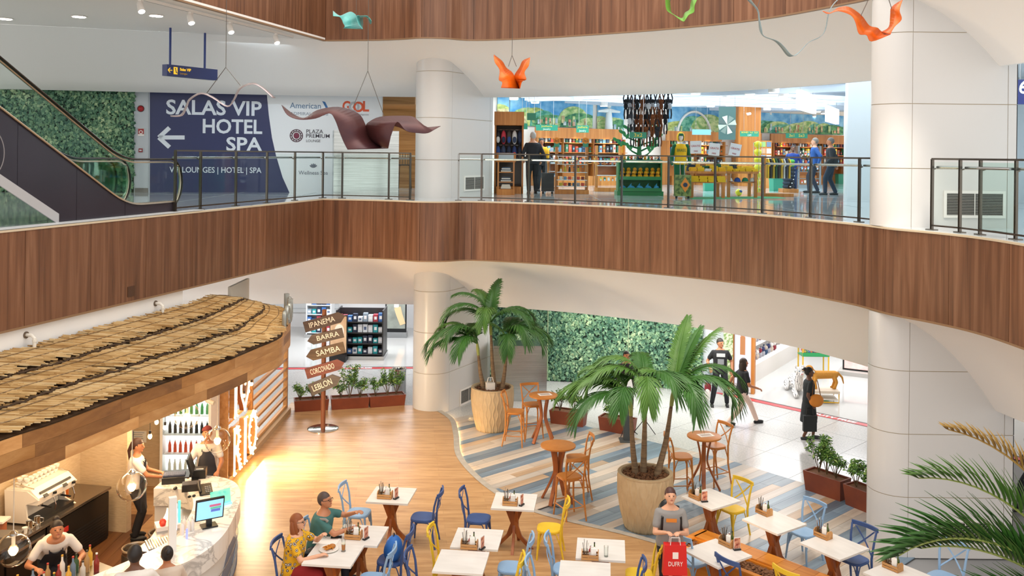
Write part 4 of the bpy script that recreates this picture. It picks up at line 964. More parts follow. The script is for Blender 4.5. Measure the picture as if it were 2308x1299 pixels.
q = atp(295, 657, (LEFT[0].x, LEFT[0].y, 0), V3((wn.x, wn.y, 0)))
acc = root('access_hatch', q, 0, 'small dark square hatch in the walnut fascia above the reed roof', 'hatch'); BM(V3((wd.x, wd.y, 0)) * -.09 - V3((wn.x, wn.y, 0)) * .006, V3((wd.x, wd.y, 0)) * .09 - V3((wn.x, wn.y, 0)) * .006, .008, .17).bd('lid', PLAIN('#4a2e1c'), acc)
# grey metal channel letters on the roof edge, seen from behind
ALM = mat('letter_metal', '#a9aca8', .35, .7)
for i, (x, y, sh_) in enumerate(((566, 686, 'bar'), (576, 684, 'ring'), (588, 690, 'bar'), (598, 692, 'arch'), (613, 686, 'ring'), (622, 716, 'ring'), (628, 752, 'arch'))):
    s = .885 - i * .028 if i < 5 else .80 - (i - 5) * .05; p = pol(KF, KL, s); tg = (pol(KF, KL, s + .01) - pol(KF, KL, s - .01)).normalized(); nn_ = V3((tg.y, -tg.x, 0)); t3 = V3((tg.x, tg.y, 0))
    lt = root('channel_letter', (p.x, p.y, KT), 0, 'grey metal channel letter seen from behind on the reed roof edge', 'letter', 'channel letters on the reed roof edge'); M = frame((0, 0, .20), t3, nn_)
    if sh_ == 'ring': TU([M @ V3((math.cos(q_) * .11, math.sin(q_) * .15, .05)) for q_ in [2 * PI * j / 24 for j in range(24)]], .045, 8, closed=True).bd('letter_body', ALM, lt, True)
    elif sh_ == 'bar': BM(M @ V3((0, -.16, .05)), M @ V3((0, .2, .05)), .1, .09, nn_).bd('letter_body', ALM, lt)
    else: TU([M @ V3((math.cos(q_) * .1, math.sin(q_) * .1, .05)) for q_ in [PI * j / 12 for j in range(13)]] + [M @ V3((-.1, -.18, .05))], .042, 8).bd('letter_body', ALM, lt, True)
    BM(M @ V3((0, -.22, .05)), M @ V3((0, -.12, .05)), .02, .02).bd('stud', DARKSTEEL, lt)
# raised panel end behind the roof
p0 = atd(478, 660, 19.0); struct(BX((p0.x + .5, 19.2, 3.3), (.06, 1.3, .9)).bd('wall_roof_end', PLAIN('#d8d2c6')), 'pale upstand behind the rounded end of the reed roof')
# ------------------------------------------------------------------ interior walls and floor
CREAM = mat('cream_brick', '#d9c4a4', .75, noise=('#c6ae8c', 9, (1, 1, 5), .3), bump=.2)
bx = V3((-6.62, 15.1)); by = V3((-7.35, 11.0)); bd = (bx - by).normalized(); bn = V3((-bd.y, bd.x))      # back counter front edge, bn points away from the atrium
A, B = by + bn * .72 - bd * 2.2, bx + bn * .72 + bd * .25
struct(MB().prism([tuple(A), tuple(B), tuple(B + bn * .15), tuple(A + bn * .15)], 0, 3.0).bd('wall_bar_back', CREAM), 'cream painted brick wall behind the coffee machine')
C_ = bx + bn * .72 + bd * .25; D_ = bx - bn * .15 + bd * .25
struct(MB().prism([tuple(C_), tuple(D_), tuple(D_ + bd * .14), tuple(C_ + bd * .14)], 0, 3.0).bd('wall_bar_stub', CREAM), 'cream stub wall at the end of the bar fridge')
struct(BX((-6.73, 17.55, 1.45), (2.0, .12, 2.9)).bd('wall_bar_end', CREAM), 'cream wall with notices and the drinks fridge behind the bar')
struct(BX((-7.7, 16.5, 1.45), (.12, 2.2, 2.9)).bd('wall_bar_side', CREAM), 'cream side wall of the bar passage')
BFL = wood_mat('bar_floor_board', '#4a2c18', '#5e3a20', '#75502f', 'y', .4)
bf = struct(root('floor_bar', (0, 0, 0)), 'dark timber boards behind the bar')
for i in range(13):
    x = -7.9 + i * .19; BX((x, 12.9, DK + .006), (.186, 6.4 if i < 9 else 4.4, .012)).bd('board', BFL, bf)
# ------------------------------------------------------------------ back counter with fridges
bc = root('bar_fridge_counter', (0, 0, 0), 0, 'long dark fridge counter with steel worktop along the bar wall', 'counter')
def bq(s, d_, z): q = by + bd * s + bn * d_; return V3((q.x, q.y, z))
BL = (bx - by).length
def bbox(mb, s0, s1, d0, d1, z0, z1):
    mb.prism([tuple(bq(s0, d0, 0)[:2]), tuple(bq(s1, d0, 0)[:2]), tuple(bq(s1, d1, 0)[:2]), tuple(bq(s0, d1, 0)[:2])], z0, z1); return mb
bbox(MB(), -1.6, BL, .03, .68, DK, .88).bd('body', mat('fridge_dark', '#3a342f', .35, .5), bc); bbox(MB(), -1.62, BL + .02, -.02, .7, .885, .925).bd('worktop', mat('worktop_steel', '#8b8279', .25, .9), bc)
for s in (-1.55, -.75, .1, .95, 1.8):
    dr = bbox(MB(), s, s + .80, 0, .028, .2, .86).bd('door', mat('fridge_door', '#2b2724', .3, .6), bc); bbox(MB(), s + .05, s + .75, -.03, -.004, .76, .80).bd('handle', STEEL, dr)
g = bbox(MB(), 2.64, BL - .02, 0, .028, .12, .86).bd('machine_cover', mat('fridge_door', '#2b2724', .3, .6), bc)
for i in range(9): bbox(MB(), 2.72, BL - .1, -.006, .0, .16 + i * .045, .185 + i * .045).bd('louvre', BLACK, g)
bbox(MB(), 2.75, 2.95, -.008, 0, .74, .80).bd('red_display', mat('led_red', '#ff3a1a', .4, emit=3), g); bbox(MB(), 3.0, 3.12, -.008, 0, .62, .70).bd('red_label', PLAIN('#b5231c'), g); bbox(MB(), 2.85, 3.05, -.008, 0, .36, .56).bd('yellow_label', PLAIN('#e8b93a'), g)
# espresso machine
em = root('espresso_machine', bq(2.95, .36, .925), math.atan2(bd.y, bd.x), 'white two group espresso machine with cups stacked on top', 'coffee machine')
EW = mat('machine_white', '#e8e0d4', .25); CHR = mat('chrome', '#d9d6d0', .12, 1.0)
BX((0, -.02, .03), (.86, .5, .06)).bd('drip_base', BLACK, em); BX((0, .12, .26), (.80, .26, .42)).bd('body', EW, em)
hd_ = MB(); hd_.prism([(-.28, .30), (.24, .30), (.24, .52), (-.16, .52), (-.30, .40)], -.43, .43, Matrix(((0, 0, 1, 0), (1, 0, 0, 0), (0, 1, 0, 0), (0, 0, 0, 1)))); o = hd_.bd('head', EW, em)
for s in (-1, 1): MB().prism([(-.30, .02), (.24, .02), (.26, .50), (-.12, .50), (-.31, .38), (-.1, .3), (-.12, .1)], .0, .03, Matrix(((0, 0, 1, s * .43 - .015), (1, 0, 0, 0), (0, 1, 0, 0), (0, 0, 0, 1)))).bd('side_panel', EW, em)
BX((0, -.262, .455), (.7, .01, .035), (-.85, 0, 0)).bd('name_strip', BLACK, em)
for sx in (-.22, .22):
    gp = LA([(.045, 0), (.045, .07), (.03, .09)], (sx, -.16, .22), 14).bd('group_head', CHR, em, True); TU([(sx, -.18, .22), (sx, -.36, .21)], .014, 8).bd('portafilter', BLACK, gp)
    TU([(sx + .17, -.27, .3), (sx + .18, -.30, .18), (sx + .18, -.28, .1)], .008, 6).bd('steam_wand', CHR, em); LA([(.03, 0), (.03, .03)], (sx + .14, -.31, .36), 10).bd('knob', BLACK, em, True)
    BX((sx - .05, -.30, .40), (.09, .012, .05), (-.85, 0, 0)).bd('button_pad', BLACK, em)
TU([(-.40, -.2, .53), (-.40, .2, .60), (.40, .2, .60), (.40, -.2, .53)], .008, 6).bd('cup_rail', CHR, em)
cup = LA([(.022, 0), (.038, .02), (.045, .055), (.041, .055), (.034, .022), (.0, .015)], n=12).mesh('cup', mat('china', '#f1ece4', .2), True)
rr = random.Random(5)
for i in range(26):
    lay = 0 if i < 16 else 1; 
    q = MT(bq(2.95, .36, .925)) @ Matrix.Rotation(math.atan2(bd.y, bd.x), 4, 'Z') @ V3((-.33 + (i % 8) * .095 + lay * .04, .0 + ((i % 16) // 8) * .12, .522 + lay * .058))
    tag(link('coffee_cup', cup, None, MT(q)), 'white china cup stacked on the espresso machine', 'cup', 'cups on the espresso machine')
# things on the back counter
def small(name, label, cat, loc, parts, rz=0, group=None):
    r = root(name, loc, rz, label, cat, group)
    for nm, mb, m in parts: mb.bd(nm, m, r, True)
    return r
def bottle_parts(col, capc, h=.30, r=.037, lab=None):
    p = [('glass', LA([(r * .9, 0), (r, .01), (r, h * .58), (r * .4, h * .74), (r * .36, h * .93)], n=12), col), ('cap', LA([(r * .42, h * .93), (r * .42, h), (0, h)], n=10), capc)]
    if lab: p.append(('label', LA([(r * 1.02, h * .18), (r * 1.02, h * .45)], n=12, capb=False, capt=False), lab))
    return p
DKG = mat('bottle_dark', '#241a12', .1); GOLD = PLAIN('#c9962e', .35); CRM = PLAIN('#eadfc6')
for i in range(10): small('wine_bottle', 'dark bottle with gold foil neck on the steel worktop' if i % 3 else 'dark bottle with a cream label on the steel worktop', 'bottle', bq(.75 + (i % 5) * .11, .22 + (i // 5) * .13, .925), bottle_parts(DKG, GOLD, .31, .036, CRM if i % 3 == 0 else None), 0, 'bottles on the bar worktop')
for i in range(7): small('upturned_glass', 'clear tumbler upturned at the end of the bottles', 'glass', bq(.12 + (i % 4) * .12, .25 + (i // 4) * .13, .925), [('bowl', LA([(.042, 0), (.038, .10), (.0, .10)], n=12, capb=False), CLEAR)], 0, 'tumblers on the bar worktop')
for i, (s, d_) in enumerate(((1.42, .16), (1.46, .30))): small('cup_stack', 'tall stack of white plastic cups beside the bottles' if i == 0 else 'shorter stack of white plastic cups behind the tall one', 'cups', bq(s, d_, .925), [('cup', LA([(.034, z), (.042, z + .05), (.042, z + .056)], n=12), PLAIN('#eee9e2')) for z in [j * .03 for j in range(7 - 2 * i)]])
small('coffee_grinder', 'steel coffee grinder with a glass hopper on the worktop', 'grinder', bq(1.75, .48, .925), [('base', BX((0, 0, .12), (.2, .26, .24)), STEEL), ('hopper', LA([(.05, .24), (.10, .36), (.10, .42)], n=14), mat('hopper', '#5b4636', .2)), ('lid', LA([(.105, .42), (.105, .44)], n=14), STEEL)])
small('bean_tub', 'round steel tub with a white lid beside the grinder', 'tub', bq(2.2, .45, .925), [('tub', LA([(.10, 0), (.10, .17)], n=16), PLAIN('#a05c3a')), ('lid', BX((0, 0, .185), (.22, .22, .03)), PLAIN('#efeae2'))])
small('knock_box', 'steel knock box tray in front of the grinder', 'tray', bq(1.95, .22, .925), [('tray', BX((0, 0, .05), (.5, .3, .10)), STEEL), ('lid', BX((0, 0, .105), (.46, .26, .01)), PLAIN('#6f6963'))])
for i, s in enumerate((2.38, 2.55)): small('milk_jug', 'steel milk jug beside the espresso machine', 'jug', bq(s, .10, .925), [('jug', LA([(.045, 0), (.05, .03), (.04, .11), (.046, .13)], n=14, capt=False), CHR), ('handle', TU([(.04, 0, .11), (.085, 0, .09), (.08, 0, .04), (.045, 0, .03)], .006, 6), CHR)], .5, 'milk jugs')
small('paper_cup', 'small white paper cup on the worktop edge', 'cup', bq(2.25, .07, .925), [('cup', LA([(.03, 0), (.04, .09)], n=12), PLAIN('#e6e2dd'))])
small('snack_box', 'orange carton behind the espresso machine', 'box', bq(3.62, .5, .925), [('carton', BX((0, 0, .12), (.22, .16, .24)), PLAIN('#c9661f')), ('flap', BX((0, 0, .245), (.22, .08, .01)), PLAIN('#e1a23a'))], .4)
small('chopping_mat', 'black rubber mat on the worktop', 'mat', bq(1.0, .10, .926), [('mat', BX((0, 0, .004), (.6, .2, .008)), BLACK), ('rim', BX((0, 0, .010), (.58, .18, .004)), PLAIN('#242424'))], math.atan2(bd.y, bd.x))
small('steel_canister', 'steel canister behind the bottles', 'canister', bq(1.3, .55, .925), [('can', LA([(.08, 0), (.08, .22)], n=16), CHR), ('lid', LA([(.083, .22), (.06, .26), (.0, .27)], n=16), CHR)])
# ------------------------------------------------------------------ marble counter
MARB = bpy.data.materials.new('white_marble'); MARB.use_nodes = True
def marb_nodes():
    nt = MARB.node_tree; b = nt.nodes['Principled BSDF']; N = nt.nodes.new; L = nt.links.new
    tc = N('ShaderNodeTexCoord'); nz = N('ShaderNodeTexNoise'); nz.inputs['Scale'].default_value = 1.6; nz.inputs['Detail'].default_value = 8; nz.inputs['Distortion'].default_value = 1.8
    rp = N('ShaderNodeValToRGB'); e = rp.color_ramp.elements; e[0].position = .47; e[0].color = lin('#e9e4dd'); e[1].position = .56; e[1].color = lin('#e6e1da'); e.new(.515).color = lin('#b5b0ab')
    L(tc.outputs['Object'], nz.inputs['Vector']); L(nz.outputs[0], rp.inputs[0]); L(rp.outputs[0], b.inputs['Base Color']); b.inputs['Roughness'].default_value = .18
marb_nodes()
outer = spline([(-5.7, 15.25), (-4.95, 15.22), (-4.5, 14.95), (-4.22, 14.35), (-4.08, 13.55), (-4.03, 12.85), (-4.14, 12.25), (-4.42, 11.75), (-4.75, 11.25), (-5.1, 10.5), (-5.35, 9.8)], 5)
inner = spline([(-5.7, 14.62), (-5.25, 14.6), (-4.98, 14.3), (-4.8, 13.85), (-4.72, 13.3), (-4.68, 12.85), (-4.8, 12.45), (-5.02, 12.05), (-5.35, 11.5), (-5.72, 10.7), (-5.95, 9.95)], 5)
ctr = root('marble_bar_counter', (0, 0, 0), 0, 'curved white marble bar counter with blue wave panels', 'counter')
MB().prism([tuple(p) for p in outer] + [tuple(p) for p in inner[::-1]], .80, 1.08).bd('marble_top', MARB, ctr)
o2 = offset(outer, -.06)
if (o2[20] - inner[20]).length > (outer[20] - inner[20]).length: o2 = offset(outer, .06)
i2 = offset(inner, .05)
if (i2[20] - outer[20]).length > (inner[20] - outer[20]).length: i2 = offset(inner, -.05)
MB().prism([tuple(p) for p in o2] + [tuple(p) for p in i2[::-1]], DK, .80).bd('base', mat('counter_white', '#dedbd6', .35), ctr)
sg = 1 if (offset(o2, .02)[20] - i2[20]).length > (o2[20] - i2[20]).length else -1
for wi, (amp, base, ph, colr, off) in enumerate(((.22, .42, .3, '#5f7390', .006), (.16, .22, 2.2, '#9fb0bf', .012), (.12, .16, 4.0, '#46587a', .018))):
    P_ = offset(o2, sg * off); A_ = [(p.x, p.y, DK + .02) for p in P_]; acc_ = 0; B_ = []
    for j, p in enumerate(P_):
        if j: acc_ += (P_[j] - P_[j - 1]).length
        B_.append((p.x, p.y, DK + max(.03, base + amp * math.sin(acc_ * 2.9 + ph))))
    MB().sheet(A_, B_, .004).bd('wave_panel', PLAIN(colr, .35), ctr)
for z in (.3, .52): TU([(p.x, p.y, z) for p in offset(o2, sg * .024)], .006, 5).bd('metal_line', STEEL, ctr)
CT = 1.08
sg_ = [p for p in inner if 12.45 < p.y < 14.1]; MB().prism([tuple(p) for p in sg_] + [(p.x - .44, p.y + .08) for p in sg_[::-1]], .93, .97).bd('inner_ledge', STEEL, ctr)
def mon(name, label, c, yaw, w, h, scr, tilt=.25, emit=1.0):
    r = root(name, c, yaw, label, 'monitor'); M = MT((0, 0, h / 2 + .10)) @ Matrix.Rotation(-tilt, 4, 'X')
    def bxx(cc, dd): mb = BX(cc, dd); mb.v = [tuple(M @ V3(v)) for v in mb.v]; return mb
    bxx((0, 0, 0), (w, .035, h)).bd('case', BLACK, r); s_ = bxx((0, -.019, 0), (w * .92, .004, h * .88)).bd('screen', mat('screen_' + scr, scr, .3, emit=emit), r)
    BX((0, .04, .06), (.08, .04, .14)).bd('stand', BLACK, r); BX((0, .04, .01), (.22, .18, .02)).bd('foot', BLACK, r); return r, bxx, s_
p = atz(468, 1190, CT); r, bxx, s_ = mon('customer_display', 'till screen glowing pale blue on the marble counter', (p.x + .02, p.y + .02, CT), .55, .40, .33, '#7fb6d8', -.25, .9)
# seen from the front: coloured fields on the screen
bxx((.07, -.022, .06), (.16, .003, .035)).bd('red_field', mat('f_red', '#b05a78', .4, emit=.6), s_); bxx((.08, -.022, .02), (.15, .003, .03)).bd('green_field', mat('f_grn', '#58a88a', .4, emit=.6), s_); bxx((.08, -.022, -.02), (.13, .003, .04)).bd('violet_field', mat('f_vio', '#5566b5', .4, emit=.6), s_)
p = atz(425, 1085, CT); mon('till_monitor', 'dark till monitor turned edge on at the far end of the counter', (p.x, p.y + .1, CT), -1.35, .36, .28, '#48424a', -.3, .2)
p = atz(398, 1082, CT); kb = root('cash_drawer', (p.x, p.y, CT), .25, 'black cash drawer with keyboard on top', 'till'); BX((0, 0, .05), (.42, .40, .10)).bd('drawer', BLACK, kb); k_ = BX((-.03, -.04, .112), (.34, .2, .02)).bd('keyboard', PLAIN('#3d4256'), kb)
for i in range(4):
    for j in range(10): BX((-.175 + j * .032, -.105 + i * .042, .125), (.026, .034, .008)).bd('key', PLAIN('#565c74'), k_)
p = atz(440, 1075, CT); small('receipt_printer', 'black receipt printer beside the till monitor', 'printer', (p.x + .08, p.y, CT), [('body', BX((0, 0, .07), (.2, .22, .14)), BLACK), ('paper_slot', BX((0, -.05, .145), (.12, .03, .01)), PLAIN('#dddddd'))], .2)
p = atz(431, 1104, CT); small('card_terminal', 'black box shaped card terminal on the marble', 'terminal', (p.x, p.y, CT), [('body', BX((0, 0, .05), (.28, .2, .10)), PLAIN('#231d1a')), ('lid', BX((0, 0, .105), (.26, .18, .01)), PLAIN('#2f2824'))], .3)
p = atz(424, 1090, CT); small('tape_roll', 'white paper roll between the till and the card terminal', 'paper roll', (p.x, p.y, CT), [('roll', LA([(.02, 0), (.05, 0), (.05, .08), (.02, .08)], n=16), PLAIN('#eeeae4')), ('core', LA([(.021, .0), (.021, .081)], n=12), PLAIN('#8a6a4a'))])
p = atz(463, 1112, CT); ph = root('desk_phone', (p.x, p.y, CT), .5, 'black desk telephone with a small blue screen', 'telephone'); BX((0, 0, .05), (.2, .22, .05), (.5, 0, 0)).bd('body', BLACK, ph); BX((.04, .05, .10), (.09, .07, .006), (.5, 0, 0)).bd('screen', mat('phone_scr', '#7fb0d8', .3, emit=.7), ph); TU([(-.09, -.1, .06), (-.1, 0, .12), (-.09, .1, .15)], .024, 8).bd('handset', BLACK, ph, True)
for i in range(4):
    for j in range(3): BX((.0 + j * .032, -.08 + i * .03, .045 + i * .016), (.022, .02, .01), (.5, 0, 0)).bd('key', PLAIN('#777777'), ph)
p = atz(395, 1103, CT); small('computer_mouse', 'black computer mouse under the cashier\'s hand', 'mouse', (p.x, p.y, CT), [('body', BA((0, 0, .012), (.03, .05, .022)), BLACK), ('wheel', BA((0, .025, .032), (.005, .012, .005)), PLAIN('#555555'))])
p = atz(432, 1122, CT); small('sunglasses', 'folded dark sunglasses lying on the marble', 'sunglasses', (p.x, p.y, CT), [('lens', BA((-.035, 0, .02), (.03, .01, .02)), BLACK), ('lens', BA((.035, 0, .02), (.03, .01, .02)), BLACK), ('bridge', TU([(-.01, 0, .025), (.01, 0, .025)], .004, 5), BLACK)], .6)
# acrylic sign glowing green
p = atz(497, 1140, CT); ac = root('acrylic_sign', (p.x, p.y, CT), .75, 'clear acrylic stand glowing turquoise beside the till screen', 'sign stand'); BX((0, 0, .012), (.34, .08, .024)).bd('base', mat('turq_glow', '#5fe0c0', .3, emit=2.5), ac); BX((0, 0, .13), (.32, .01, .21), (-.2, 0, 0)).bd('plate', mat('turq_plate', '#69d0b8', .2, emit=.5, alpha=.6), ac)
p = atz(500, 1120, CT); small('badge_tray', 'small tray of violet badges near the counter curve', 'tray', (p.x - .03, p.y + .1, CT), [('tray', BX((0, 0, .01), (.2, .12, .02)), PLAIN('#b9a8d8')), ('badge', BA((.04, 0, .03), .022), PLAIN('#4a4fb0')), ('badge', BA((-.04, .01, .03), .022), PLAIN('#6d5fc0'))], .7)
# beer tap tower, drip tray, kegs
p = atz(388, 1240, CT); tt = root('beer_tap', (p.x, p.y, CT), .5, 'tall white beer tap column with lit green badge', 'beer tap'); BX((0, 0, .36), (.10, .08, .72)).bd('column', PLAIN('#e9e6e2', .25), tt); BX((.052, 0, .45), (.006, .05, .36)).bd('light_panel', mat('tap_glow', '#cfdcff', .3, emit=2.5), tt); TU([(0, .04, .5), (0, .16, .5), (0, .18, .44)], .016, 8).bd('spout', CHR, tt); TU([(0, .1, .5), (0, .12, .66)], .02, 8).bd('tap_handle', mat('tap_green', '#2f8d6a', .3, emit=.3), tt); BX((.09, .02, .5), (.03, .04, .3)).bd('green_badge', mat('badge_green', '#58c7a0', .3, emit=1.2), tt)
p = atz(362, 1222, .98); dt = root('drip_tray', (p.x + .05, p.y, .971), .55, 'steel drip tray with slotted grid beside the beer tap', 'tray'); BX((0, 0, .01), (.46, .34, .02)).bd('pan', STEEL, dt)
for i in range(12): BX((-.2 + i * .036, 0, .024), (.014, .3, .006)).bd('grid_bar', CHR, dt)
mb_keg = [('shell', LA([(.19, 0), (.2, .03), (.2, .12), (.205, .14), (.205, .34), (.2, .36), (.2, .5), (.19, .54)], n=24), mat('keg_steel', '#a59787', .3, .9)), ('rim', TU([(math.cos(q) * .19, math.sin(q) * .19, .60) for q in [2 * PI * i / 24 for i in range(24)]], .018, 6, closed=True), mat('keg_steel', '#a59787', .3, .9)), ('collar', LA([(.188, .54), (.188, .6)], n=24, capb=False, capt=False), mat('keg_steel', '#a59787', .3, .9))]
for x, y, lab in ((306, 1262, 'steel beer keg with a green tap head in front of the fridge'), (365, 1225, 'steel beer keg under the end of the marble counter')):
    p = atz(x, y, .5); kr = small('beer_keg', lab, 'keg', (p.x, p.y, DK + .012), mb_keg); LA([(.05, .54), (.05, .58), (.03, .60)], n=12).bd('tap_head', PLAIN('#2f8f55' if x < 340 else '#8d8478'), kr, True)
p = atz(378, 1210, .85); small('fruit_tray', 'white plastic tray with red items behind the beer tap', 'tray', (p.x - .02, p.y + .05, .971), [('tray', BX((0, 0, .03), (.34, .26, .06)), PLAIN('#e8ddd6')), ('fruit', BA((-.07, 0, .085), .05), PLAIN('#d23a22')), ('fruit', BA((.06, .04, .085), .05), PLAIN('#c92c1c')), ('fruit', BA((.06, -.07, .08), .045), PLAIN('#dd4a28')), ('fruit', BA((-.08, -.08, .08), .04), PLAIN('#d23a22'))], .5)
for i, (x, y) in enumerate(((415, 1195), (424, 1199), (433, 1195), (410, 1206))): p = atz(x, y, CT); small('sauce_bottle', 'white squeeze bottle between the beer tap and the till screen', 'bottle', (p.x, p.y, CT), [('body', LA([(.03, 0), (.03, .13), (.012, .16)], n=12), PLAIN('#e9e0d8')), ('nozzle', LA([(.011, .16), (.004, .2)], n=8), PLAIN('#d8cfc6'))], 0, 'squeeze bottles on the bar')
p = atz(421, 1215, CT); small('blue_pen', 'slim bottle glowing violet beside the squeeze bottles', 'bottle', (p.x, p.y, CT), [('body', LA([(.014, 0), (.014, .14)], n=10), mat('vio_glow', '#7d86ff', .3, emit=1.2)), ('cap', LA([(.009, .14), (.009, .18)], n=8), PLAIN('#dddddd'))])
# worktop with bottles in front of the bending barista
wk = root('bar_work_table', (-5.74, 11.72, DK + .012), -.54, 'steel prep table crowded with bottles inside the bar', 'table'); BX((0, 0, .86), (.40, 1.2, .04)).bd('top', STEEL, wk)
for sx in (-1, 1):
    for sy in (-1, 1): TU([(sx * .17, sy * .55, 0), (sx * .17, sy * .55, .84)], .02, 8).bd('leg', STEEL, wk)
rb_ = random.Random(3); cs = ['#8a2a22', '#d8a53a', '#e6e0d6', '#6a7f96', '#c8c2ba', '#3a5a3a', '#b08a5a']
for i in range(16):
    a = -.54; lx, ly = (-.11, .02, .13)[i % 3], -.52 + i * .066; wx = -5.74 + lx * math.cos(a) - ly * math.sin(a); wy = 11.72 + lx * math.sin(a) + ly * math.cos(a); c = cs[i % 7]
    small('spirit_bottle', {'#8a2a22': 'red', '#d8a53a': 'amber', '#e6e0d6': 'white', '#6a7f96': 'blue grey', '#c8c2ba': 'clear grey', '#3a5a3a': 'dark green', '#b08a5a': 'tan'}[c] + ' bottle among the spirits on the prep table', 'bottle', (wx, wy, DK + .012 + .88), bottle_parts(PLAIN(c, .15), PLAIN(rb_.choice(['#222222', '#c9962e', '#dddddd', '#a82a22'])), rb_.uniform(.2, .3), .034), 0, 'spirits on the prep table')
# ------------------------------------------------------------------ drinks fridge, notices, switch
df = root('drinks_fridge', (-6.03, 17.2, DK), 0, 'lit upright drinks fridge with rows of bottles behind the bar', 'fridge')
FW = mat('fridge_light', '#ffffff', .4, emit=2.2)
BX((0, .2, .99), (.86, .06, 1.86)).bd('back_panel', FW, df)
for sx in (-1, 1): BX((sx * .45, 0, .99), (.05, .5, 1.98)).bd('side', PLAIN('#e9e9e9'), df)
BX((0, 0, .05), (.9, .5, .10)).bd('plinth', PLAIN('#333333'), df); BX((0, 0, 1.99), (.95, .5, .08)).bd('header', FW, df)
for z in (.42, .78, 1.14, 1.5): BX((0, 0, z), (.84, .4, .015)).bd('shelf', PLAIN('#dcdcdc'), df)
BX((0, -.24, .99), (.86, .012, 1.84)).bd('glass_door', CLEAR, df)
for z, col, cn in ((1.51, '#3f8a4a', 'green'), (1.15, '#2b2b2b', 'black'), (.79, '#d8502a', 'orange'), (.43, '#e8e4da', 'white')):
    for i in range(8): small('drink_bottle', cn + ' bottle on a lit shelf of the drinks fridge', 'bottle', (-6.38 + i * .1, 17.12, DK + z - .002), [('bottle', LA([(.03, 0), (.03, .13), (.012, .2)], n=10), PLAIN(col, .3)), ('cap', LA([(.014, .2), (.014, .225)], n=8), PLAIN('#dddddd'))], 0, cn + ' bottles in the drinks fridge')
for i, (x, y, w, h, lab) in enumerate(((288, 1000, .22, .5, 'tall printed notice sheet on the cream wall'), (312, 985, .3, .22, 'wide white notice with blue print on the cream wall'), (292, 1022, .1, .12, 'small blue printed card under the tall notice'))):
    q = atd(x, y, 17.48); r = root('notice', (q.x, 17.485, q.z), 0, lab, 'notice'); BX((0, 0, 0), (w, .006, h)).bd('sheet', PLAIN('#efece4'), r)
    for k in range(5): BX((-.02 * (k % 2), -.004, h * .35 - k * h * .17), (w * (.75 - .1 * (k % 3)), .003, h * .04)).bd('print_line', PLAIN('#7d8fb0' if k % 2 == 0 else '#8a8a8a'), r)
q = atd(381, 1000, 17.48); small('red_panel', 'narrow red and white extinguisher sign on the wall', 'sign', (q.x, 17.48, q.z), [('plate', BX((0, 0, 0), (.10, .01, .3)), PLAIN('#e8e2da')), ('print', BX((0, -.006, 0), (.05, .004, .22)), PLAIN('#9d2e22'))])
q = atd(475, 905, 16.5); small('security_camera', 'small white camera under the kiosk roof by the fridge', 'camera', (q.x, 16.5, q.z), [('body', TU([(-.08, 0, .02), (.08, -.05, -.02)], .04, 10), PLAIN('#cfc8be')), ('bracket', TU([(0, 0, .02), (0, .05, KB + .03 - q.z)], .012, 6), PLAIN('#cfc8be'))])
# ------------------------------------------------------------------ pendants
BULB = mat('bulb_warm', '#ffe0ac', .4, emit=26, emit_color='#ffc97a')
GLOBE = glass_mat('globe_glass', '#fffaf2', .03, .01, .12)
for i, (x, y, rpx, lab) in enumerate(((297, 1097, 34, 'clear glass globe pendant in front of the cashier'), (490, 993, 28, 'clear glass globe pendant beside the lit RIO letters'), (30, 1240, 39, 'clear glass globe pendant near the bending barista'), (422, 938, 28, 'clear glass globe pendant in front of the drinks fridge'))):
    d = .2 * 2050 / rpx + (.6 if x < 400 else 0); c = atd(x, y, d); g = root('globe_pendant', c, 0, lab, 'pendant lamp')
    LA([(.05, .19)] + [(.2 * math.sin(q), .2 * math.cos(q)) for q in [.28 + (PI - .28) * j / 16 for j in range(17)]], n=28).bd('globe', GLOBE, g, 'full'); LA([(.05, .18), (.05, .21), (.02, .24)], n=14).bd('cap', CHR, g, True)
    TU([(0, 0, .22), (0, 0, KB + .03 - c.z)], .006, 6).bd('cord', PLAIN('#d8cdbb'), g); LA([(.022, .04), (.022, .14), (.02, .19)], n=10).bd('socket', PLAIN('#d8d2c8'), g); BA((0, 0, -.01), (.05, .05, .06)).bd('bulb', BULB, g, True)
    point('pendant_light', c, 13, WARM, .06)
for i, (x, y, d, lab) in enumerate(((338, 984, 14.3, 'bare hanging bulb over the cashier'), (353, 952, 15.3, 'bare hanging bulb close under the kiosk fascia'), (372, 964, 15.4, 'bare hanging bulb beside the drinks fridge'), (550, 892, 18.3, 'bare hanging bulb in front of the wooden heart'), (560, 882, 18.8, 'bare hanging bulb between the heart and the screen post'), (567, 866, 18.9, 'bare hanging bulb highest above the wooden heart'))):
    c = atd(x, y, d); g = root('bare_bulb', c, 0, lab, 'bulb'); BA((0, 0, 0), (.032, .032, .042)).bd('bulb', BULB, g, True); LA([(.018, .035), (.02, .09)], n=10).bd('socket', BLACK, g); TU([(0, 0, .08), (0, 0, max(.12, KB + .03 - c.z))], .004, 5).bd('cord', BLACK, g)
    if i % 2 == 0: point('bulb_light', c - V3((0, 0, .06)), 14, WARM, .05)
area('bar_ceiling_light', (-6.3, 13.6, 2.66), .8, 75, (1, .72, .42), (0, 0, -.2), 4.5)
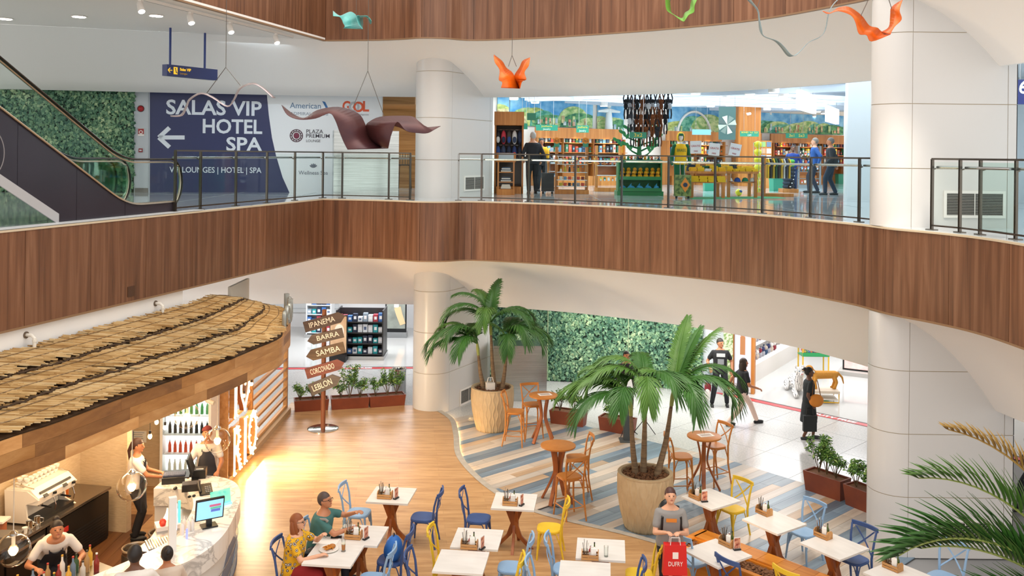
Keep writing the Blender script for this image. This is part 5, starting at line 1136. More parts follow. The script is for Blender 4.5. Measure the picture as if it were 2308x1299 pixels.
# ------------------------------------------------------------------ slatted screen with marquee letters
SCW = wood_mat('screen_wood', '#a06a35', '#ba844b', '#cc9a62', 'y', .4)
scr = root('slatted_screen', (-5.55, 17.55, DK), 0, 'timber screen of horizontal slats beside the juice bar', 'screen'); SL = 5.0
for y in (0.0, 1.95, SL): BX((0, y, 1.15), (.10, .09, 2.3)).bd('post', SCW, scr)
sl_ = BX((0, 0, 0), (.075, SL, .055)).mesh('slat', SCW)
for i in range(10): link('slat', sl_, scr, MT((.0, SL / 2, .16 + i * .235)))
BX((.06, SL / 2, .06), (.16, SL, .12)).bd('plinth', PLAIN('#b99a74'), scr)
BX((.0, -.06, 1.2), (.3, .05, 2.4)).bd('end_panel', SCW, scr)
LIT = mat('marquee_face', '#fff2d8', .5, emit=5.0, emit_color='#ffe2b0'); CASE = wood_mat('letter_case', '#b0814e', '#c49660', '#d4aa76', 'z', .5)
def marquee(ch, y, z, hgt, wid, lab):
    r = root('marquee_letter', (-5.42, y, z), 0, lab, 'letter'); M = frame((0, 0, hgt / 2), (0, 1, 0), (1, 0, 0))
    me = text_mesh(ch, hgt / .72, .05, .012); xs = [v.co.x for v in me.vertices]; ys = [v.co.y for v in me.vertices]; cx, cy = (max(xs) + min(xs)) / 2, (max(ys) + min(ys)) / 2
    Sc = Matrix.Diagonal((wid / (max(xs) - min(xs)), hgt / (max(ys) - min(ys)), 1, 1)) @ MT((-cx, -cy, 0))
    a = me.copy(); a.materials.clear(); a.materials.append(CASE); link('case', a, r, M @ Sc)
    b = text_mesh(ch, hgt / .72, .004, .004).copy(); b.materials.clear(); b.materials.append(LIT); link('lit_face', b, r, MT((.055, 0, 0)) @ M @ Sc)
    vs = [v.co.copy() for v in b.vertices]; used = []
    for v in vs:
        p = M @ Sc @ v; p.x = .066
        if all((p - q).length > .085 for q in used):
            used.append(p); BA(p, .022, 8, 6).bd('bulb', BULB, r)
    return r
marquee('R', 18.0, DK + .12, .92, .50, 'lit marquee letter R standing at the screen'); marquee('I', 18.52, DK + .12, .92, .17, 'lit marquee letter I between R and O'); marquee('O', 19.05, DK + .12, .92, .62, 'lit marquee letter O at the end of RIO')
marquee('I', 17.85, 1.30, .85, .17, 'lit marquee letter I above the letter R')
ht = root('marquee_heart', (-5.42, 18.45, 1.25), 0, 'dark red wooden heart with lit edge beside the upper letter I', 'heart')
hpts = [(.017 * 16 * math.sin(q) ** 3, .024 * (13 * math.cos(q) - 5 * math.cos(2 * q) - 2 * math.cos(3 * q) - math.cos(4 * q))) for q in [2 * PI * i / 36 for i in range(36)]]
M = frame((0, 0, .42), (0, 1, 0), (1, 0, 0)); MB().prism(hpts, -.05, .05, M).bd('body', mat('heart_wood', '#7a3f22', .5), ht); TU([M @ V3((x, y, .06)) for x, y in hpts], .02, 6, closed=True).bd('lit_edge', LIT, ht)
area('marquee_glow', (-5.15, 18.5, .9), 1.6, 130, (1, .82, .55), (0, PI / 2 * -1, 0), 1.2)
# ------------------------------------------------------------------ people at the bar
person('person', 'cashier with a long ponytail in a white shirt and dark apron at the till', (-6.2, 15.08, DK + .012), -1.3, 1.66, lean=.08, hands=[(-.10, .42, 1.06), (.14, .46, 1.06)], head=(-.15, .12), hair='pony', hair_c='#3a1d14', top='#e0d8d2', bottom='#1b1a1e', apron='#2b2c35', skin='tan')
person('person', 'barista in a dark apron standing behind the globe lamp', (-5.25, 15.85, DK + .012), 3.4, 1.68, lean=.18, hands=[(-.2, .42, 1.0), (.25, .40, .98)], head=(.1, -.35), hair='short', hair_c='#2a1a14', top='#d8cfc6', bottom='#1e1d21', apron='#3a3a40', skin='tan', cap='#7a2f2f')
person('person', 'barista with a face mask bending over the prep table', (-6.22, 12.45, DK + .012), -2.55, 1.72, hipz=.86, hipback=-.12, lean=.85, hands=[(-.24, .52, .95), (.26, .52, .95)], head=(0, -.25), hair='topbun', hair_c='#20130e', top='#d9d2cb', bottom='#1b1a1e', apron='#25262e', skin='tan')
person('person', 'customer in a white shirt with short dark hair at the marble counter', (-4.45, 10.85, DK), .35, 1.72, lean=.12, hands=[(-.2, .40, 1.1), (.22, .42, 1.12)], hair='short', hair_c='#1d1411', top='#ddd5cc', bottom='#22252c', skin='dark')
person('person', 'customer with dark hair beside the white shirted customer at the counter', (-4.24, 11.35, DK), .55, 1.50, lean=.1, hands=[(-.18, .40, 1.08), (.2, .4, 1.08)], hair='bun', hair_c='#17100d', top='#c9b7a6', bottom='#22252c', skin='tan')
# ================================================================== GROUND FLOOR: greenery, cafe furniture, shops behind
def on_stone(x, y): return atz(x, y, 0)
# ------------------------------------------------------------------ signpost
p = atz(728, 967, DK); sp = root('signpost', (p.x, p.y, DK), 0, 'wooden signpost with five arrow boards on a round chrome base', 'signpost')
LA([(.36, 0), (.36, .012), (.33, .022), (.0, .022)], n=32).bd('base_plate', CHR, sp, True)
POSTW = wood_mat('post_wood', '#5a2f1a', '#7a4526', '#94603a', 'z', .5); LA([(.055, .02), (.055, 2.78), (.0, 2.80)], n=14).bd('pole', POSTW, sp, True)
def arrow_board(body, x0, y0, x1, y1, hpx, right, c1, c2, c3):
    """(x0,y0)-(x1,y1): picture points of the board's middle line"""
    d0 = p.y - .08; yawd = -.30
    a, b = atd(x0, y0, d0), atd(x1, y1, d0); L = (b - a).length; h = hpx * d0 / F; m = (a + b) / 2 - V3((p.x, p.y, DK))
    M = frame(m, (b - a), up=(0, 0, 1)); x = L / 2; y = h / 2; tip = h * .55
    pl = [(-x, -y), (x - tip, -y), (x, 0), (x - tip, y), (-x, y)] if right else [(x, -y), (x, y), (-x + tip, y), (-x, 0), (-x + tip, -y)]
    o = MB().prism(pl, -.02, .02, M).bd('arrow_board', wood_mat('board_' + body.lower(), c1, c2, c3, 'x', .6), sp)
    text('lettering', body, h * .72, PLAIN('#e8ddcb'), M @ MT(((-tip / 2 if right else tip / 2), 0, .021)), o, width=L * .62, depth=.003, bold=0.0)
arrow_board('IPANEMA', 686, 738, 778, 712, 24, True, '#3f3029', '#574339', '#6d584a'); arrow_board('BARRA', 693, 769, 773, 750, 22, False, '#42352d', '#57473d', '#6b594d'); arrow_board('SAMBA', 690, 804, 776, 783, 25, False, '#4a3624', '#614a33', '#775e44')
arrow_board('CORCOVADO', 690, 843, 776, 818, 24, True, '#5a2a22', '#73392e', '#874b3e'); arrow_board('LEBLON', 699, 880, 768, 851, 27, True, '#3c3430', '#524842', '#665b53')
# ------------------------------------------------------------------ planters with shrubs
LEAF = [mat('leaf_mid', '#588a3c', .5, noise=('#86b054', 6, (1, 1, 1), .3)), mat('leaf_dark', '#2f5a2a', .5, noise=('#55823f', 6, (1, 1, 1), .3)), mat('leaf_new', '#a9c46a', .5)]
SOIL = mat('bark_soil', '#5a3a24', .9, noise=('#8a5f3e', 22, (1, 1, 1), .3)); CORT = mat('corten', '#6e3320', .55, noise=('#8a4429', 3, (1, 1, 1), .35))
def leaf_cloud(mb, centers, n, size, r, droop=.2):
    for _ in range(n):
        c, rad = r.choice(centers); v = V3((r.gauss(0, 1), r.gauss(0, 1), r.gauss(0, .9))); v.normalize(); q = V3(c) + v * rad * r.uniform(.4, 1.0); s = size * r.uniform(.7, 1.3)
        M = MT(q) @ Euler((r.uniform(-.9, .5), r.uniform(-.6, .6), r.uniform(0, 6.28))).to_matrix().to_4x4(); k = len(mb.v)
        for pt in ((0, -s * .5, 0), (s * .22, 0, .06 * s), (0, s * .6, -.1 * s), (-s * .22, 0, .06 * s)): mb.v.append(tuple(M @ V3(pt)))
        mb.f += [(k, k + 1, k + 2, k + 3)]; mb.m += [r.choices((0, 1, 2), (5, 4, 1.6))[0]]
def planter(pa, pb, lab, seed, h=.42, dep=.38, z=0.0, tall=(.55, .75, .5)):
    """pa, pb: bottom front corners (picture points)"""
    a, b = atz(*pa, z), atz(*pb, z); d = (b - a).normalized(); n = V3((-d.y, d.x, 0)); L = (b - a).length; rz = math.atan2(d.y, d.x); c = (a + b) / 2 + n * dep / 2; r_ = random.Random(seed)
    pr = root('steel_planter', (c.x, c.y, z), rz, lab, 'planter')
    o = L / 2; q = .05; hh = h; mb = MB()
    bo = [(-o, -dep / 2 + q), (o, -dep / 2 + q), (o, dep / 2 - q), (-o, dep / 2 - q)]; to = [(-o - .03, -dep / 2), (o + .03, -dep / 2), (o + .03, dep / 2), (-o - .03, dep / 2)]; ti = [(-o, -dep / 2 + .03), (o, -dep / 2 + .03), (o, dep / 2 - .03), (-o, dep / 2 - .03)]
    vs = [(x, y, 0) for x, y in bo] + [(x, y, hh) for x, y in to] + [(x, y, hh) for x, y in ti] + [(x, y, hh - .06) for x, y in ti]
    mb.add(vs, [(3, 2, 1, 0)] + [(i, (i + 1) % 4, 4 + (i + 1) % 4, 4 + i) for i in range(4)] + [(4 + i, 4 + (i + 1) % 4, 8 + (i + 1) % 4, 8 + i) for i in range(4)] + [(8 + i, 8 + (i + 1) % 4, 12 + (i + 1) % 4, 12 + i) for i in range(4)]); mb.bd('box', CORT, pr)
    BX((0, 0, hh - .05), (L - .02, dep - .06, .04)).bd('soil', SOIL, pr)
    for i, t in enumerate(tall):
        lx = (-.5 + (i + .5) / len(tall)) * L * .9 + r_.uniform(-.05, .05); pos = c + d * lx + n * r_.uniform(-.05, .05)
        sh = root('shrub', (pos.x, pos.y, z + hh - .03), r_.uniform(0, 6), 'shrub in the ' + lab, 'shrub', 'shrubs in the ' + lab); cents = []
        st = MB()
        for j in range(6):
            e = V3((r_.uniform(-.2, .2), r_.uniform(-.16, .16), t * r_.uniform(.55, 1.0))); m_ = e * .5 + V3((r_.uniform(-.05, .05), r_.uniform(-.05, .05), .05)); st.tube([(0, 0, 0), m_, e], [.009, .007, .004], 5); cents += [(e, .10), (m_ + V3((r_.uniform(-.1, .1), r_.uniform(-.08, .08), .06)), .09), (m_.lerp(e, .6), .08)]
        st.bd('stems', PLAIN('#5d4a30'), sh); mb = MB(); leaf_cloud(mb, cents, int(440 * (t / .6)), .072, r_); o_ = mb.bd('foliage', LEAF, sh)
    return pr
planter((666, 936), (739, 931), 'rusty steel planter against the slatted screen', 1, h=.34, tall=(.4, .45, .3)); planter((749, 931), (830, 926), 'rusty steel planter behind the signpost pole', 2, h=.34, tall=(.35, .8, .5)); planter((836, 926), (912, 920), 'rusty steel planter beside the far pier', 3, h=.34, tall=(.4, .65, .5))
planter((1240, 957), (1312, 966), 'rusty steel planter in front of the ivy wall beside the bar table', 4, h=.34, tall=(.5, .55)); planter((1350, 972), (1420, 984), 'rusty steel planter hidden behind the leaning palm', 5, h=.34, tall=(.4, .5))
planter((1812, 1107), (1890, 1134), 'rusty steel planter at the striped terrace edge, further from the pier', 6, h=.40, tall=(.75, .6, .5)); planter((1902, 1140), (1990, 1176), 'rusty steel planter at the striped terrace edge, touching the pier', 7, h=.40, tall=(.55, .5, .45))
q = atz(899, 885, 0); small('litter_bin', 'round steel litter bin behind the planters by the far pier', 'bin', (q.x, q.y, 0), [('body', LA([(.19, 0), (.19, .62)], n=24), STEEL), ('rim', LA([(.2, .62), (.2, .66), (.16, .66), (.15, .6)], n=24, capt=False), CHR), ('liner', LA([(.15, .58), (.15, .6)], n=20), BLACK)])
# ------------------------------------------------------------------ palms in pots
POT = mat('sand_pot', '#b59c78', .75, noise=('#c4ad8a', 7, (1, 1, 1), .3)); TRUNK = mat('palm_trunk', '#8d7456', .8, noise=('#5d4a38', 4, (1, 1, 9), .25)); SHAFT = mat('crown_shaft', '#8f9a4e', .5)
PALM = [mat('palm_green', '#2a5420', .42, noise=('#41722c', 2.5, (1, 1, 1), .3)), mat('palm_light', '#3e6a28', .42, noise=('#5f8638', 2.5, (1, 1, 1), .3)), mat('palm_dry', '#a8843f', .6)]
def pot(parent, rt, rb, h, nrib=34):
    mb = MB(); n = 272; rows = 24; vs = []
    for i in range(rows + 1):
        t = i / rows; r0 = rb + (rt - rb) * (math.sin(t * PI * .62) / math.sin(PI * .62)) * 1.0
        for j in range(n):
            a = 2 * PI * j / n; u_ = a / (2 * PI) * nrib; k_ = round(u_); dv_ = u_ - k_ - .24 * math.sin(t * 17) * (1 if k_ % 2 else -1); ph = dv_
            rr_ = r0 + .013 * math.exp(-(ph / .14) ** 2) * (0 if t > .96 else 1); vs.append((math.cos(a) * rr_, math.sin(a) * rr_, t * h))
    fs = [(i * n + j, i * n + (j + 1) % n, (i + 1) * n + (j + 1) % n, (i + 1) * n + j) for i in range(rows) for j in range(n)] + [tuple(range(n))[::-1]]
    mb.add(vs, fs); mb.bd('pot', POT, parent, 'full'); mb = LA([(rt * .995, h), (rt + .012, h), (rt + .012, h + .02), (rt - .05, h + .02), (rt - .06, h - .1)], n=48, capb=False, capt=False); mb.bd('pot_rim', POT, parent, True)
    r_ = random.Random(9); mb = LA([(rt - .055, h - .05), (rt - .055, h - .045)], n=32)
    for _ in range(420):
        a, q = r_.uniform(0, 6.28), (rt - .07) * math.sqrt(r_.random()); mb.box((math.cos(a) * q, math.sin(a) * q, h - .035 + r_.uniform(0, .03)), (r_.uniform(.02, .055), r_.uniform(.02, .04), .014), (r_.uniform(-.6, .6), r_.uniform(-.6, .6), r_.uniform(0, 3)))
    o = mb.bd('bark_chips', SOIL, parent); o['kind'] = 'stuff'
def frond(parent, base, az, elev, L, droop, leaflets=34, ll=.42, lw=.026, seed=0, mi=0, vdroop=.62, vee=.22):
    """arching frond: az heading, elev start angle; leaflets in a V along the rachis"""
    r_ = random.Random(seed); pts = []; p_ = V3(base); e = elev; n = 16; h = V3((math.cos(az), math.sin(az), 0))
    for i in range(n + 1):
        pts.append(p_.copy()); p_ = p_ + (h * math.cos(e) + V3((0, 0, 1)) * math.sin(e)) * (L / n); e -= droop / n * (0.5 + i / n)
    mb = MB(); mb.tube(pts, [.018 * (1 - .8 * i / n) + .003 for i in range(n + 1)], 6)
    side = h.cross(V3((0, 0, 1))); lv = []
    for i in range(leaflets):
        t = .16 + .84 * i / (leaflets - 1); k = t * n; j = min(n - 1, int(k)); b = pts[j].lerp(pts[j + 1], k - j); tg = (pts[j + 1] - pts[j]).normalized(); up = side.cross(tg)
        l_ = ll * (math.sin(PI * (.12 + .80 * t)) ** .7) * r_.uniform(.9, 1.08)
        for s in (-1, 1):
            d = (tg * (.75 + .5 * t) + side * s * (.75 - .3 * t) + up * vee).normalized(); w = d.cross(up).normalized()
            dn = V3((0, 0, -1)); q0 = b; q1 = b + d * l_ * .5 + dn * l_ * vdroop * .22; q2 = b + d * l_ * .92 + dn * l_ * vdroop * (.75 + r_.uniform(0, .3)); lv.append((q0, q1, q2, w, lw * r_.uniform(.85, 1.15)))
    return mb, lv
def leaflet_mesh(mb, q0, q1, q2, w, lw):
    d = (q2 - q0).normalized(); fold = d.cross(w) * lw * .25; k = len(mb.v)
    for p_, s in ((q0, .35), (q0.lerp(q1, .6), 1.0), (q1.lerp(q2, .3), .9)):
        mb.v += [tuple(p_ - w * lw * .5 * s + fold), tuple(p_), tuple(p_ + w * lw * .5 * s + fold)]
    mb.v.append(tuple(q2)); mb.f += [(k, k + 1, k + 4, k + 3), (k + 1, k + 2, k + 5, k + 4), (k + 3, k + 4, k + 7, k + 6), (k + 4, k + 5, k + 8, k + 7), (k + 6, k + 7, k + 9), (k + 7, k + 8, k + 9)]; mb.m += [mb.mi] * 6
def palm(name, label, loc, rt, rb, h, stems, seed, ll=.46):
    r = root(name, loc, 0, label, 'palm'); pot(r, rt, rb, h)
    r_ = random.Random(seed)
    for (bx_, by_, tx, ty, tz, fr) in stems:
        base = V3((bx_, by_, h - .05)); top = V3((tx, ty, tz)); mid = base.lerp(top, .5) + V3(((tx - bx_) * .12, (ty - by_) * .12, -.02))
        n = 16; P = spline([base, mid, top], 8); mb = MB(); mb.tube(P, [(.062 - .034 * i / (len(P) - 1)) * (1 + .06 * (i % 2)) for i in range(len(P))], 10); tk = mb.bd('trunk', TRUNK, r, True)
        d = (P[-1] - P[-3]).normalized(); TU([top, top + d * .16, top + d * .34], [.034, .040, .02], 8).bd('crownshaft', SHAFT, r, True)
        for (az, el, L, dr, mi) in fr:
            mb, lv = frond(r, top + d * .28, az, el, L, dr, 62, ll, .024, r_.random(), mi); mb.mi = 0
            for q in lv: leaflet_mesh(mb, *q)
            mb.bd('frond', PALM[mi], r)
    return r
D = math.radians
p = atz(1109, 968, 0)
palm('potted_palm', 'tall bushy palm in a ribbed sand pot in front of the far pier', (p.x, p.y, 0.012), .49, .36, .98, [
    (-.2, 0, -.34, -.05, 1.75, [(D(175), .75, 1.55, 2.5, 0), (D(205), 1.0, 1.5, 2.8, 0), (D(245), .8, 1.2, 2.4, 0), (D(150), 1.0, 1.4, 2.4, 1), (D(190), .5, 1.35, 2.0, 0), (D(225), 1.25, 1.4, 3.0, 0), (D(100), .9, 1.2, 2.0, 0)]),
    (.05, .05, -.05, .1, 2.2, [(D(120), 1.35, 1.15, 1.6, 1), (D(70), 1.45, 1.15, 1.0, 0), (D(200), 1.1, 1.5, 2.6, 0), (D(330), 1.0, 1.4, 2.7, 0), (D(15), .95, 1.35, 2.5, 0), (D(260), 1.2, 1.3, 2.9, 1), (D(180), 1.4, 1.25, 1.9, 0), (D(160), .8, 1.5, 2.5, 0)]),
    (.22, -.05, .32, 0, 1.8, [(D(0), .95, 1.3, 2.7, 0), (D(325), 1.0, 1.35, 2.8, 0), (D(40), 1.1, 1.2, 2.5, 0), (D(270), .8, 1.2, 2.4, 0), (D(190), 1.2, 1.3, 2.9, 1), (D(80), 1.1, 1.2, 2.2, 0), (D(300), 1.25, 1.3, 3.1, 0)])], 5, .48)
small('watering_can', 'small white watering can standing on the soil of the tall palm', 'watering can', (p.x - .05, p.y - .15, 0.012 + .97), [('body', BX((0, 0, .08), (.2, .12, .16)), PLAIN('#e3ddd6')), ('handle', TU([(-.08, 0, .16), (-.05, 0, .28), (.05, 0, .28), (.08, 0, .16)], .01, 6), PLAIN('#e3ddd6'))], .3)
p = atz(1453, 1190, 0)
palm('potted_palm', 'leaning palm with three trunks in a ribbed sand pot on the terrace', (p.x, p.y, 0.012), .47, .34, .95, [
    (-.16, .06, -.26, .0, 1.95, [(D(178), .75, 1.45, 2.0, 1), (D(210), .6, 1.4, 2.2, 0), (D(150), .8, 1.3, 2.2, 0), (D(250), 1.0, 1.1, 2.6, 0), (D(195), 1.1, 1.35, 2.6, 1), (D(170), 1.3, 1.1, 2.0, 1)]),
    (-.02, .1, .0, .1, 2.15, [(D(200), 1.0, 1.5, 2.7, 1), (D(265), .9, 1.2, 2.7, 1), (D(90), 1.0, 1.2, 1.8, 0), (D(335), .9, 1.2, 2.6, 0), (D(172), .6, 1.5, 1.9, 0), (D(185), 1.3, 1.2, 2.4, 1), (D(300), 1.1, 1.2, 2.9, 0)]),
    (.2, -.02, .46, .1, 2.1, [(D(15), 1.1, 1.35, .55, 1), (D(25), 1.2, 1.2, .3, 0), (D(-8), .75, 1.5, 2.6, 0), (D(335), .85, 1.45, 2.9, 0), (D(180), 1.1, 1.1, 2.7, 1), (D(285), .8, 1.25, 2.8, 0), (D(60), 1.25, 1.4, .6, 1), (D(5), .95, 1.45, 2.2, 0)])], 8, .50)
# foreground palm, its leaflets picked out one by one
fp = root('potted_palm', (5.78, 8.9, DK), 0, 'large palm with long arching fronds rising in front of the near pier', 'palm'); pot(fp, .5, .38, .95)
TU([(0, 0, .9), (.02, 0, 1.4), (.0, .05, 1.95)], [.075, .06, .05], 10).bd('trunk', TRUNK, fp, True)
lf_cache = None
def big_frond(base, az, el, L, dr, seed, mi, ll, nl=34):
    mb, lv = frond(fp, base, az, el, L, dr, nl, ll, .05, seed, mi, vdroop=.15, vee=.95); fo = mb.bd('frond', SHAFT if mi < 2 else PALM[2], fp)
    for q0, q1, q2, w, lw in lv:
        l_ = (q2 - q0).length; d = (q2 - q0).normalized(); M = Matrix((w, d, w.cross(d))).transposed().to_4x4(); M.translation = q0
        o = link('leaflet', LFM[mi], fo, M @ Matrix.Diagonal((lw / .05, l_ / .6, l_ / .6, 1)))
LFM = []
for mi in range(3):
    mb = MB(); A = [(-.012, 0, 0), (-.036, .12, .012), (-.032, .34, .0), (0, .6, -.07)]; B = [(.012, 0, 0), (.036, .12, .012), (.032, .34, 0), (0.0005, .6, -.07)]; C = [(0, 0, -.004), (0, .12, .0), (0, .34, -.012), (0.0002, .6, -.072)]
    mb.sheet(A, C, .0008); mb.sheet(C, B, .0008); LFM.append(mb.mesh('leaflet', PALM[mi]))
ft = V3((0, .05, 1.95))
for i, (az, el, L, dr, mi, ll) in enumerate(((D(178), .90, 2.2, 1.65, 0, .80), (D(190), .42, 1.5, .9, 0, .62), (D(165), 1.2, 2.2, 1.5, 1, .6), (D(150), 1.45, 2.3, 1.5, 2, .40), (D(172), .75, 1.8, 1.1, 0, .66), (D(60), 1.1, 1.6, 2.0, 0, .6), (D(0), .9, 1.6, 2.0, 0, .6), (D(270), .9, 1.5, 2.0, 1, .6))): big_frond(ft, az, el, L, dr, i + 20, mi, ll)
# ------------------------------------------------------------------ ivy wall, steel enclosure, grey panels
ia, ib = atz(1080, 848, 0), atz(1582, 880, 0); idr = (ib - ia).normalized(); inn = V3((idr.y, -idr.x, 0))
iv2 = struct(MB().prism([tuple(ia[:2]), tuple(ib[:2]), tuple((ib - inn * .12)[:2]), tuple((ia - inn * .12)[:2])], 0, 3.0).bd('wall_ivy_ground', PLAIN('#1c3226')), 'wall covered in dense green ivy leaves behind the terrace')
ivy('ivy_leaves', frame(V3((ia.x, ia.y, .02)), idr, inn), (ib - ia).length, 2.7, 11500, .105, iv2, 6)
for t in (.32, .68): struct(BX(ia + (ib - ia) * t + inn * .11 + V3((0, 0, 1.4)), (.02, .02, 2.7), math.atan2(idr.y, idr.x)).bd('trim_9', PLAIN('#9fb08a')), 'thin joint bead in the ivy wall')
ga, gb = atz(1582, 880, 0), atz(1640, 893, 0); gp = V3((ib.x, ib.y, 0)); ge = atz(1632, 888, 0)
struct(MB().prism([tuple(gp[:2]), tuple(ge[:2]), tuple((ge + V3((0, .15, 0)))[:2]), tuple((gp + V3((0, .15, 0)))[:2])], 0, 3.0).bd('wall_grey', PLAIN('#c4ccd2', .4)), 'pale grey wall panels behind the man in black')
steel_box('steel_enclosure', atz(1112, 905, 0), atz(1231, 905, 0), .75, 0, 1.44, 'low brushed steel enclosure behind the bar stools')
# ------------------------------------------------------------------ cafe tables
TOPM = mat('table_top', '#ebe7e2', .22, noise=('#dcd7d1', 2.2, (1, 4, 1), .25)); TEAK = wood_mat('teak', '#7a3c16', '#98501f', '#b0692f', 'z', .4)
def make_table(sx=.70, sy=.70):
    r = root('cafe_table', (0, 0, 0), 0, 'x', 'table')
    BX((0, 0, .735), (sx, sy, .03)).bd('tabletop', TOPM, r)
    for s in (-1, 1):
        q = MB(); q.sheet([(s * -.18, -.022, .72), (s * -.06, -.022, .42), (s * .05, -.022, .2), (s * .25, -.022, .0)], [(s * -.03, -.022, .72), (s * .05, -.022, .42), (s * .13, -.022, .2), (s * .33, -.022, .0)], .044); q.bd('leg', TEAK, r)
        q2 = MB(); q2.v = [(-y, x, z) for x, y, z in q.v]; q2.f = q.f; q2.m = q.m; q2.bd('leg', TEAK, r)
    BX((0, 0, .712), (.46, .46, .016)).bd('support_plate', BLACK, r)
    for s in (-1, 1): LA([(.02, 0), (.02, .012)], (s * .29, 0, 0), 8).bd('foot', BLACK, r)
    return r
def axes(c0, c1, z):
    a, b = atz(*c0, z), atz(*c1, z); d = b - a; return math.atan2(d.y, d.x)
TB = make_table(); first = [True]
def table(cpx, yaw, lab, z=DK, grp=None):
    c = atz(*cpx, z + .75)
    if first[0]: TB.location = (c.x, c.y, z); TB.rotation_euler = (0, 0, yaw); t = TB; first[0] = False; t['label'] = lab
    else: t = dup(TB, (c.x, c.y, z), yaw, lab)
    return V3((c.x, c.y, z)), yaw
YA = axes((1128, 1108), (1216, 1115), DK + .75); YA = -.11
YB = axes((1682, 1172), (1756, 1204), .75)
T = {}
T['1'] = table((883, 1116), YA, 'small white cafe table between the pale blue and the dark blue chair near the bar')
T['2a'] = table((812, 1206), YA, 'white cafe table where the couple\'s condiments stand'); T['2b'] = table((752, 1250), YA, 'white cafe table with the plate of food and beer glass')
T['3a'] = table((1076, 1214), YA, 'white cafe table with a condiment crate between yellow and pale blue chairs'); T['3b'] = table((1040, 1266), YA, 'bare white cafe table pushed against the table with a condiment crate')
T['4'] = table((1160, 1130), YA, 'white cafe table between the dark blue and the yellow chair at the terrace edge')
T['5a'] = table((1354, 1238), YA, 'white cafe table with a condiment crate and empty glass beside the big pot'); T['5b'] = table((1318, 1292), YA, 'white cafe table with an empty surface before two pale blue chairs')
T['6'] = table((1602, 1124), YB, 'white marble cafe table beside the yellow chair on the terrace', .012); T['7'] = table((1745, 1176), YB, 'white marble cafe table beside the pale blue chair on the terrace', .012)
T['8'] = table((1880, 1230), YB, 'white marble cafe table beside the dark blue chair on the terrace', .012); T['9'] = table((1616, 1246), YB, 'white cafe table beside the long bark filled bench planter', .012); T['10'] = table((2030, 1298), YB, 'white cafe table at the foot of the near pier', .012)
# ------------------------------------------------------------------ chairs
COLR = {'dark': mat('chair_navy', '#324a7c', .45, noise=('#3f5a90', 6, (1, 1, 1), .3)), 'light': mat('chair_skyblue', '#86a9cd', .45, noise=('#98b8d8', 6, (1, 1, 1), .3)), 'yellow': mat('chair_yellow', '#e0b71f', .45, noise=('#ecc83f', 6, (1, 1, 1), .3)), 'wood': mat('chair_beech', '#b06a28', .4, noise=('#c47f3a', 5, (1, 1, 6), .3))}
def make_chair(name, colm, seat_z=.455, back=.44, stool=False):
    """faces +y; back at -y"""
    r = root(name, (0, 0, 0), 0, 'x', 'stool' if stool else 'chair'); s = seat_z; w = .19; tp = s + back
    prof = [(w * 1.08 * math.copysign(abs(math.cos(q)) ** .62, math.cos(q)), .195 * math.copysign(abs(math.sin(q)) ** .62, math.sin(q)) + .01) for q in [2 * PI * i / 28 for i in range(28)]]
    mb = MB(); mb.prism(prof, s - .03, s - .004); mb.prism([(x * .94, y * .94) for x, y in prof], s - .004, s + .003); mb.prism([(x * .8, y * .8) for x, y in prof], s + .003, s - .004 + .0071); mb.bd('seat', colm, r, True)
    sp_ = .035 if not stool else .06
    for sx in (-1, 1):
        TU([(sx * (w - .02), .16, s - .03), (sx * (w - .01), .175, s * .5), (sx * (w + sp_ * .4), .18 + sp_ * .3, 0)], [.019, .018, .014], 8).bd('leg', colm, r, True)
        TU([(sx * (w + .012), -.20 - sp_, 0), (sx * (w - .005), -.185, s * .55), (sx * (w - .01), -.185, s), (sx * (w + .01), -.215, s + back * .55), (sx * (w + .02), -.26, tp - .03)], [.015, .018, .019, .017, .016], 8).bd('back_leg', colm, r, True)
    arc = [(x, -.262 - .045 * (1 - (x / (w + .03)) ** 2), tp - .02) for x in [(-1 + 2 * i / 10) * (w + .03) for i in range(11)]]
    MB().sheet([(x, y, z - .032) for x, y, z in arc], [(x, y + .004, z + .03) for x, y, z in arc], .024).bd('top_rail', colm, r, True)
    for sx in (-1, 1):
        a, b = V3((sx * (w - .005), -.19, s + .03)), V3((-sx * (w - .03), -.285, tp - .06)); m_ = a.lerp(b, .5) + V3((0, -.045 if sx > 0 else -.028, 0)); P = spline([a, m_, b], 6)
        MB().sheet([q + V3((-.014, 0, 0)) for q in P], [q + V3((.014, 0, 0)) for q in P], .010).bd('cross_bar', colm, r, True)
    # bentwood braces under the seat
    for (ax, ay, bx2, by2) in ((-1, 1, 1, 1), (-1, -1, -1, 1), (1, -1, 1, 1), (-1, -1, 1, -1)):
        a = V3((ax * (w - .015), ay * .165 - .01, s - .22)); b = V3((bx2 * (w - .015), by2 * .165 - .01, s - .22)); ta = a.lerp(b, .28); tb2 = a.lerp(b, .72); ta.z = tb2.z = s - .045
        TU(spline([a, a.lerp(ta, .6) + V3((0, 0, .05)), ta, tb2, b.lerp(tb2, .6) + V3((0, 0, .05)), b], 3), .009, 6).bd('brace', colm, r, True)
    if stool:
        for (a, b) in (((-w, .18), (w, .18)), ((-w, -.2), (-w, .18)), ((w, -.2), (w, .18)), ((-w, -.2), (w, -.2))):
            z = .30 if a[1] == b[1] == .18 else .24; TU([(a[0], a[1], z), (b[0], b[1], z)], .011, 6).bd('foot_rail', colm, r, True)
    return r
CHB = {k: make_chair('cafe_chair', COLR[k]) for k in ('dark', 'light', 'yellow')}; used = set()
def chair(kind, seat_px, yaw, lab, z=DK, world=None):
    c = world or atz(*seat_px, z + .455)
    if kind not in used: o = CHB[kind]; used.add(kind); o.location = (c[0], c[1], z); o.rotation_euler = (0, 0, yaw); o['label'] = lab; return o
    return dup(CHB[kind], (c[0], c[1], z), yaw, lab)
